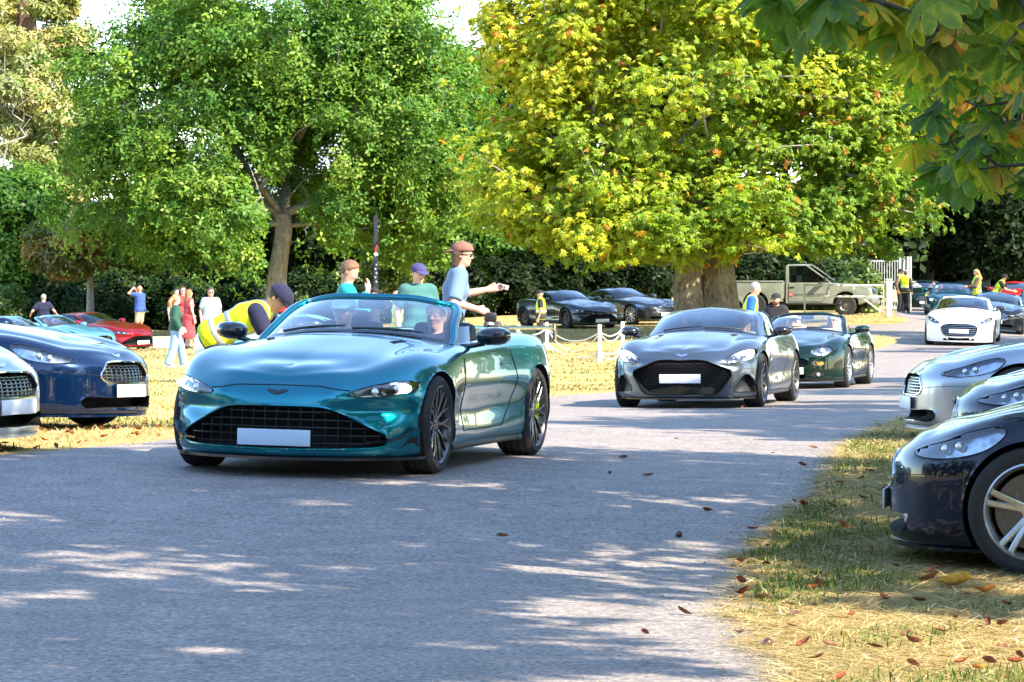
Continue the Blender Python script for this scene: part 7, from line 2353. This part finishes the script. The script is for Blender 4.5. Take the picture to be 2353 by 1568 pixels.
# leaves that hang into the picture: (row limits as the crown edge shows) at their own distances
SPRAY = [  # polygon in the picture, depth range, count
    ([(1735, -30), (1760, 40), (1800, 105), (1870, 60), (1960, 75), (2060, 150), (2160, 150), (2400, 130), (2400, -60)], (11.2, 13.4), 125),
    ([(2080, 100), (2090, 190), (2160, 250), (2260, 200), (2400, 210), (2400, 60), (2200, 60)], (13, 15.5), 55),
    ([(2110, 215), (2150, 290), (2095, 345), (2120, 395), (2200, 420), (2280, 440), (2400, 430), (2400, 190), (2240, 190)], (16.5, 20), 115)]
tips = []
LEAFC = []
for poly, (d0, d1), n in SPRAY:
    poly = np.array(poly, float); lo = poly.min(0); hi = poly.max(0); k = 0
    while k < n:
        q = rn.uniform(lo, hi)
        if not in_poly(np.array([q[0]]), np.array([q[1]]), poly)[0]: continue
        Yl = rn.uniform(d0, d1); p = at(q[0], q[1] - 20, Yl)
        o = bpy.data.objects.new('leaf', NEAR[int(np.clip(rn.normal(3.1 if Yl < 14 else 5.0, 2.2), 0, 7))]); COL.objects.link(o); o.parent = near
        o.location = tuple(np.array(p) - NB); sc = rn.uniform(.55, .95) * (1.0 if Yl < 14 else 1.1)
        o.scale = (sc,) * 3
        o.rotation_euler = (rn.normal(0, .35), rn.normal(.2, .35), rn.uniform(0, 6.28))
        LEAFC.append(np.array(p) - NB); k += 1
tips = np.array(LEAFC)[::2]
nodes, par, rad = skeleton([(0, 0, 0), (-.15, .1, 2.6), (-.3, .3, 4.2)], tips, rn, .12, .006, .08)
limb_mesh('branch', nodes, par, rad, BK_DARK, near, first=3, sides=6)['kind'] = 'stuff'
for q in ((2313, 204, 18.0), (2210, 60, 12.4), (2268, 120, 12.6)):
    MB().ball(tuple(np.array(at(*q)) - NB), .024, 10, 7).build('conker', mat('green_conker_husk', (.25, .30, .04), .6, var=.2, scale=90, bump=.4, bscale=200), near)
# unseen lobes of its crown outside the picture, shaped to lay shade on the road
def outside(P):
    f, px, py = in_frame(P, 60, 60)
    return ~f
def shade_crown(parent, base, ells, n, leaves, seed, size=.30, lm=LM_CHEST):
    r = np.random.default_rng(seed); b = np.array(base)
    cl, od = sample_crown(ells, n, r, .45)
    idx = r.integers(0, n, leaves); d = r.normal(0, 1, (leaves, 3)); d /= np.linalg.norm(d, axis=1)[:, None]
    C = cl[idx] + d * (r.random(leaves) ** .45 * r.uniform(.5, 1.1, n)[idx])[:, None] * np.array([1, 1, .6])
    C = C[outside(C) & (C[:, 2] > 1.8)]
    o = leaf_cloud('crown', C - b, size * r.uniform(.7, 1.25, len(C)), PALM2, np.clip(r.normal(.4, .2, len(C)), 0, .999), lm, parent, r, .7)
    return cl
cl = shade_crown(near, nb_, [((7.8, 15.6, 6.0), (4.8, 5.0, 3.4)), ((5.2, 17.4, 6.6), (3.2, 3.2, 2.4)), ((3.9, 10.6, 6.8), (3.2, 2.4, 1.5)), ((5.0, 8.2, 6.8), (2.3, 1.7, 1.2))], 215, 10800, 32, .25)
def roadside(label, x, y, ells, seed, n=150, leaves=6500, size=.34, group=TREES, lm=LM_CHEST):
    z = tz(x, y); root = empty('roadside_tree', (x, y, z), label=label, cat='tree', group=group)
    trunk_mesh('trunk', [(0, 0, -.1), (.05, 0, 1.5), (0, .1, 3.4)], [.40, .34, .28], BK_CHEST, root, 14)
    cl = shade_crown(root, (x, y, z), ells, n, leaves, seed, size, lm)
    ok = outside(cl) & (cl[:, 2] > 2.2)
    nodes, par, rad = skeleton([(0, 0, 0), (.05, 0, 1.5), (0, .1, 3.4)], cl[ok][:50] - np.array([x, y, z]), np.random.default_rng(seed), .16, .02, .12)
    limb_mesh('limb', nodes, par, rad, BK_DARK, root, first=3)['kind'] = 'stuff'
roadside('tree on the right verge outside the picture shading the middle of the road', 13.0, 27.0, [((12.2, 27, 6.0), (4.6, 4.6, 3.4)), ((14, 33, 6.6), (4.5, 4, 3.2))], 61, 190, 9000, .28)
roadside('tree on the right verge farther up the road, outside the picture', 18.5, 44.0, [((16.5, 43, 6.2), (4.5, 5, 3.6)), ((18, 50, 6.8), (4.5, 5, 3.4))], 62, 190, 9000, .28)
roadside('tree behind the viewpoint on the right shading the foreground road', 9.5, 3.0, [((4.4, 5.3, 6.4), (3.0, 1.5, 1.6))], 63, 80, 2400, .25)  # unseen; crown set well off its trunk, shaped to shade the near road
roadside('large tree on the far right verge shading the road by the white saloon', 26.0, 74.0, [((25.0, 72, 7.5), (5.5, 7, 5)), ((26, 82, 8), (6, 7, 5.5))], 64, 200, 8500, .4)
roadside('large tree at the far right shading the gate and the far cars', 33.0, 102.0, [((31.0, 98, 9), (7, 9, 7)), ((33, 112, 9), (7, 9, 7))], 65, 240, 10000, .5)
# unseen trees added behind and beside the viewpoint: dark reflections for paint and glass, less ambient light
def wood_behind():
    r = np.random.default_rng(71); Cs = []; Os = []
    mb = MB()
    for k in range(26):
        a = R(-205 + 230 * k / 25) ; rad = r.uniform(34, 46); x, y = rad * math.cos(a), rad * math.sin(a) + 8
        if y > 26 and x > 0 or y > 60: continue
        z = tz(x, y); h = r.uniform(9, 14)
        if math.atan2(y - 10, x) > -1.2 and math.atan2(y - 10, x) < .3: h *= .8
        mb.tube([(x, y, z - .2), (x + .2, y, z + h * .35), (x, y + .2, z + h * .6)], [.4, .32, .2], 8)
        cl, od = sample_crown([((x, y, z + h * .6), (5.5, 5.5, h * .38)), ((x, y, z + h * .28), (5.0, 5.0, h * .26))], 60, r, .5)
        idx = r.integers(0, 60, 900); Cs.append(cl[idx] + r.normal(0, .8, (900, 3))); Os.append(od[idx])
    C = np.concatenate(Cs); O = np.concatenate(Os); k = outside(C) & (C[:, 2] > .2); C = C[k]; O = O[k]
    o = leaf_cloud('woodland', C, .80 * r.uniform(.7, 1.3, len(C)), STAR3, np.clip(r.normal(.5, .25, len(C)), 0, .999), LM_SHRUB, None, r, .5, O)
    t = mb.build('woodland_trunks', BK_DARK, o); t['kind'] = 'stuff'
wood_behind()
print('near', time.time() - T0)
# ------------------------------------------------------------------ grass, straw, fallen leaves
def blade_material(name, stops, trans=.25):
    return leaf_material(name, stops, trans, .04, .6)
LM_STRAW = blade_material('straw_blades', [(0, (.22, .15, .07)), (.4, (.44, .325, .13)), (.75, (.62, .50, .25)), (1, (.76, .69, .50))], .2)
LM_GRASS = blade_material('green_blades', [(0, (.035, .07, .012)), (.5, (.09, .15, .025)), (1, (.24, .27, .06))], .3)
def blades(name, X, Y, L_, W_, lift, m, r, tone, zoff=0.0, hd=None):
    n = len(X); a = hd if hd is not None else r.uniform(0, 2 * PI, n)
    Z = terr(X, Y) + zoff
    d = np.stack([np.cos(a) * np.cos(lift), np.sin(a) * np.cos(lift), np.sin(lift)], 1)
    s = np.stack([-np.sin(a), np.cos(a), np.zeros(n)], 1)
    P = np.stack([X, Y, Z], 1); bend = np.array([0, 0, -1.0])[None] * (L_ * .18)[:, None]
    v0 = P - s * W_[:, None] / 2; v1 = P + s * W_[:, None] / 2
    m0 = P + d * (L_ * .55)[:, None]; v2 = m0 + s * W_[:, None] * .4; v3 = m0 - s * W_[:, None] * .4
    v4 = P + d * L_[:, None] + bend * np.sin(lift)[:, None]
    V = np.stack([v0, v1, v2, v3, v4], 1).reshape(-1, 3); b = np.arange(n) * 5
    T = np.concatenate([np.stack([b, b + 1, b + 2], 1), np.stack([b, b + 2, b + 3], 1), np.stack([b + 3, b + 2, b + 4], 1)])
    me = np_mesh(name, V, tris=T, smooth=False, attr={'tone': np.tile(tone, 3)})
    o = link(name, me, m); o['kind'] = 'stuff'; return o
rg = np.random.default_rng(91)
def sample_ground(n, x0, x1, y0, y1, keep, power=1.0):
    t = rg.random(n) ** power; Y = y0 * (y1 / y0) ** t
    X = rg.uniform(0, 1, n); X = x0(Y) + (x1(Y) - x0(Y)) * X if callable(x0) else x0 + (x1 - x0) * X
    k = keep(X, Y); return X[k], Y[k]
def edge_dist(X, Y, cap=3.0):
    P = np.stack([X, Y], 1); out = np.zeros(len(X))
    for i in range(0, len(X), 4000):
        q = P[i:i + 4000]; out[i:i + 4000] = np.linalg.norm(q - nearest_on_poly(q, ROAD_POLY[::2]), axis=1)
    return out
def patchy(X, Y, f, seed):
    r = np.random.default_rng(seed); v = np.zeros(len(X))
    for k in range(7):
        a = r.uniform(0, 6.28); w = f * r.uniform(.6, 2.2); v += np.sin((X * math.cos(a) + Y * math.sin(a)) * w + r.uniform(0, 6.28))
    return v / 7 ** .5
fx = lambda Y: Y * .168
# right verge: straw lying over the ground and spilling on to the tarmac, with tufts of green
X, Y = sample_ground(180000, lambda y: y * .03 - .1, lambda y: fx(y) + .3, 10.8, 46, lambda x, y: np.ones(len(x), bool))
on = on_road(X, Y); ed = edge_dist(X, Y)
k = (~on) | (ed < .10 * rg.random(len(X)) ** 2.0)
X, Y, on = X[k], Y[k], on[k]; n = len(X)
blades('straw', X, Y, rg.uniform(.03, .17, n) * (1 + Y / 60), rg.uniform(.002, .006, n) * (1 + Y / 30), np.abs(rg.normal(0, .10, n)), LM_STRAW, rg, np.clip(rg.normal(.5, .25, n), 0, .999), .006 + rg.random(n) * .018, hd=rg.normal(.1, .9, n) + PI * rg.integers(0, 2, n))
X, Y = sample_ground(120000, lambda y: y * .03 - .1, lambda y: fx(y) + .3, 10.8, 46, lambda x, y: np.ones(len(x), bool))
pt = patchy(X, Y, 2.6, 5); ed = edge_dist(X, Y)
k = (~on_road(X, Y)) & (ed > .06) & (pt + rg.normal(0, .35, len(X)) > .75 - .6 * np.exp(-((Y - 20) / 5.5) ** 2) - .55 * np.exp(-(ed / .45) ** 2) * (Y > 14))
X, Y = X[k], Y[k]; n = len(X)
blades('green_grass', X, Y, rg.uniform(.03, .10, n), rg.uniform(.003, .006, n) * (1 + Y / 30), rg.uniform(.5, 1.3, n), LM_GRASS, rg, np.clip(rg.normal(.5, .25, n), 0, .999))
# left verge and lawn
X, Y = sample_ground(150000, lambda y: -fx(y) - .3, lambda y: fx(y) * .8, 21.5, 110, lambda x, y: ~on_road(x, y), 1.15)
ed = edge_dist(X, Y); k = (ed > .75 * rg.random(len(X)) ** .7) & ~((X > Y * .03) & (Y < 46)); X, Y = X[k], Y[k]
n = len(X); pt = patchy(X, Y, .9, 8)
blades('dry_grass', X, Y, rg.uniform(.03, .085, n) * (1 + Y / 120), rg.uniform(.002, .0045, n) * (1 + Y / 28), rg.uniform(.05, .8, n), LM_STRAW, rg, np.clip(rg.normal(.6, .14, n), 0, .999))
k = pt + rg.normal(0, .4, n) > .95
blades('lawn_grass', X[k], Y[k], rg.uniform(.02, .06, k.sum()) * (1 + Y[k] / 120), rg.uniform(.004, .008, k.sum()) * (1 + Y[k] / 25), rg.uniform(.4, 1.3, k.sum()), LM_GRASS, rg, np.clip(rg.normal(.5, .22, k.sum()), 0, .999))
# bits of straw and grit on the road
X, Y = sample_ground(2600, lambda y: -fx(y), lambda y: fx(y), 11, 40, lambda x, y: on_road(x, y))
n = len(X); blades('road_straw', X, Y, rg.uniform(.01, .07, n), rg.uniform(.002, .006, n), np.abs(rg.normal(0, .1, n)), LM_STRAW, rg, np.clip(rg.normal(.6, .25, n), 0, .999), .012)
X, Y = sample_ground(60000, lambda y: -fx(y), lambda y: fx(y), 11, 40, lambda x, y: on_road(x, y))
ed = edge_dist(X, Y); k = rg.random(len(X)) < .16 * np.exp(-ed / .16); X, Y = X[k], Y[k]
n = len(X); blades('edge_straw', X, Y, rg.uniform(.01, .10, n), rg.uniform(.002, .006, n), np.abs(rg.normal(0, .08, n)), LM_STRAW, rg, np.clip(rg.normal(.5, .3, n), 0, .999), .012)
# long pale straws fringing the right verge
X, Y = sample_ground(60000, lambda y: y * .03, lambda y: fx(y), 10.8, 27, lambda x, y: np.ones(len(x), bool))
ed = edge_dist(X, Y); k = (ed < .11) & (rg.random(len(X)) < .07); X, Y = X[k], Y[k]; n = len(X)
blades('fringe_straw', X, Y, rg.uniform(.08, .26, n), rg.uniform(.003, .006, n), np.abs(rg.normal(.02, .10, n)), LM_STRAW, rg, np.clip(rg.normal(.8, .2, n), 0, .999), .012 + rg.random(n) * .03, hd=PI + rg.normal(.1, .55, n))
# loose grit along the tarmac edge
X, Y = sample_ground(60000, lambda y: -fx(y), lambda y: fx(y), 11, 34, lambda x, y: np.ones(len(x), bool))
ed = edge_dist(X, Y); k = rg.random(len(X)) < .8 * np.exp(-ed / .14); X, Y = X[k], Y[k]; n = len(X)
P0 = np.stack([X, Y, terr(X, Y) + .008], 1); rs = rg.uniform(.003, .011, n)
oct_ = np.array([(1, 0, 0), (-.5, .87, 0), (-.5, -.87, 0), (0, 0, .8)])
Vg = (P0[:, None] + oct_[None] * rs[:, None, None] * rg.uniform(.6, 1.3, (n, 4, 1))).reshape(-1, 3); b4 = np.arange(n) * 4
Tg = np.concatenate([np.stack([b4, b4 + 1, b4 + 3], 1), np.stack([b4 + 1, b4 + 2, b4 + 3], 1), np.stack([b4 + 2, b4, b4 + 3], 1)])
link('grit', np_mesh('grit', Vg, tris=Tg, smooth=False), mat('grit_stone', (.22, .19, .16), .9, var=.5, scale=3))['kind'] = 'stuff'
# fallen leaves, one object each
def dry_leaf(seed, col):
    r = np.random.default_rng(seed); V = []; F = []
    n = 9; S = np.linspace(0, 1, n); c1 = r.uniform(.5, 2.2); c2 = r.uniform(.6, 1.8)
    for s_ in S:
        w = .05 * math.sin(PI * min(1, s_ ** .8 * .98 + .02)) ** .8 * (1 + .25 * math.sin(s_ * 25))
        for q in (-1, -.5, 0, .5, 1):
            x = (s_ - .5) * .16; y = q * w * math.cos(c2 * q * .6); z = abs(q) ** 1.5 * w * .8 * c2 * .7 + .035 * c1 * (s_ - .5) ** 2 * 2 + r.uniform(0, .006)
            V.append((x, y, z))
    for i in range(n - 1):
        for q in range(4): F.append((i * 5 + q, i * 5 + 5 + q, i * 5 + 6 + q, i * 5 + 1 + q))
    me = np_mesh('fallen_leaf', np.array(V), quads=np.array(F)); me.materials.append(col); return me
FC = [mat('rust_leaf', (.24, .065, .02), .75, var=.35, scale=25, bump=.4, bscale=50), mat('brown_leaf', (.15, .06, .03), .8, var=.35, scale=25, bump=.4, bscale=50), mat('orange_leaf', (.42, .16, .02), .7, var=.3, scale=25, bump=.4, bscale=50), mat('amber_leaf', (.55, .30, .03), .65, var=.35, scale=20, bump=.4, bscale=50)]
DL = [dry_leaf(i, FC[[0, 0, 1, 1, 2, 0, 1, 3][i]]) for i in range(8)]
KN = {0: 'rust red', 1: 'brown', 2: 'orange'}
def drop(x, y, i, label, group, sc, up=0.0):
    o = bpy.data.objects.new('fallen_leaf', DL[i]); COL.objects.link(o)
    o.location = (x, y, tz(x, y) + .012 + up); o.scale = (sc,) * 3; o.rotation_euler = (rg.normal(0, .25), rg.normal(0, .25), rg.uniform(0, 6.28))
    tag(o, label, 'leaf', group)
big = [(1730, 1226, 0, 'curled rust red leaf with raised tips on the road edge'), (1623, 1184, 5, 'lone upright orange brown leaf on the open road'), (1845, 1170, 0, 'upright rust leaf at the meeting of road and straw'), (1845, 1078, 5, 'rust leaf on the sunlit band of the road'),
       (1868, 1036, 2, 'brown leaf on the shaded road near the verge'), (2135, 1345, 5, 'dark red leaf next to the large amber leaf'), (2194, 1357, 7, 'large amber leaf on the straw below the dark car'), (2265, 1372, 4, 'orange curled leaf right of the large amber leaf'),
       (1710, 1375, 0, 'flat rust leaf at the edge of the straw'), (1700, 1468, 2, 'long brown leaf on the tarmac edge near the bottom'), (1880, 1360, 5, 'small folded rust leaf on the straw'), (2030, 1390, 0, 'small rust leaf on straw low in the picture'),
       (317, 995, 4, 'orange red leaf on the pale verge below the navy car'), (1403, 1098, 1, 'thin brown leaf in the middle of the road'), (1155, 1243, 2, 'small brown leaf in the centre foreground'), (1940, 1222, 5, 'rust leaf on green grass near the splitter'), (2060, 1160, 0, 'rust leaf on the grass under the black plate bracket')]
for px, py, i, lb in big:
    p = gat(px, py); drop(p.x, p.y, i, lb, None, 1.25 if i == 7 else (.5 if on_road(p.x, p.y)[0] else .72), .012)
for i_, (n, reg, lb, gp) in enumerate([(90, (lambda y: y * .045, lambda y: fx(y), 11.5, 34, False), 'small dry brown leaf lying on the straw of the right verge', 'fallen leaves on the right verge'),
                   (9, (lambda y: fx(y) * .1, lambda y: y * .12, 12, 40, True), 'small dry brown leaf lying on the tarmac', 'fallen leaves on the road'),
                   (60, (lambda y: -fx(y), lambda y: -fx(y) * .55, 22.6, 31, False), 'small dry rust leaf on the left verge by the parked cars', 'fallen leaves on the left verge'),
                   (70, (lambda y: y * .0, lambda y: fx(y) * .6, 46, 100, False), 'small rust leaf on the lawn near the rope fence', 'fallen leaves by the rope fence')]):
    a, b_, y0, y1, rd = reg
    X, Y = sample_ground(n * 3, a, b_, y0, y1, lambda x, y: on_road(x, y) == rd)
    for x, y in list(zip(X, Y))[:n]: drop(x, y, int(rg.integers(0, 7)), lb, gp, rg.uniform(.25, .55) * (1.6 if y0 > 40 else 1), .02 if not rd else .004)
for px, py in ((1560, 1237), (1763, 1492)):
    p = gat(px, py); o = MB().ball((0, 0, 0), .022, 12, 8).build('conker', mat('conker_brown', (.09, .03, .015), .2, coat=.6, var=.3, scale=30)); o.location = (p.x, p.y, p.z + .025)
    tag(o, 'dark round conker ' + ('alone on the shaded road' if px < 1700 else 'at the edge of straw low in the picture'), 'conker')
print('done', time.time() - T0)
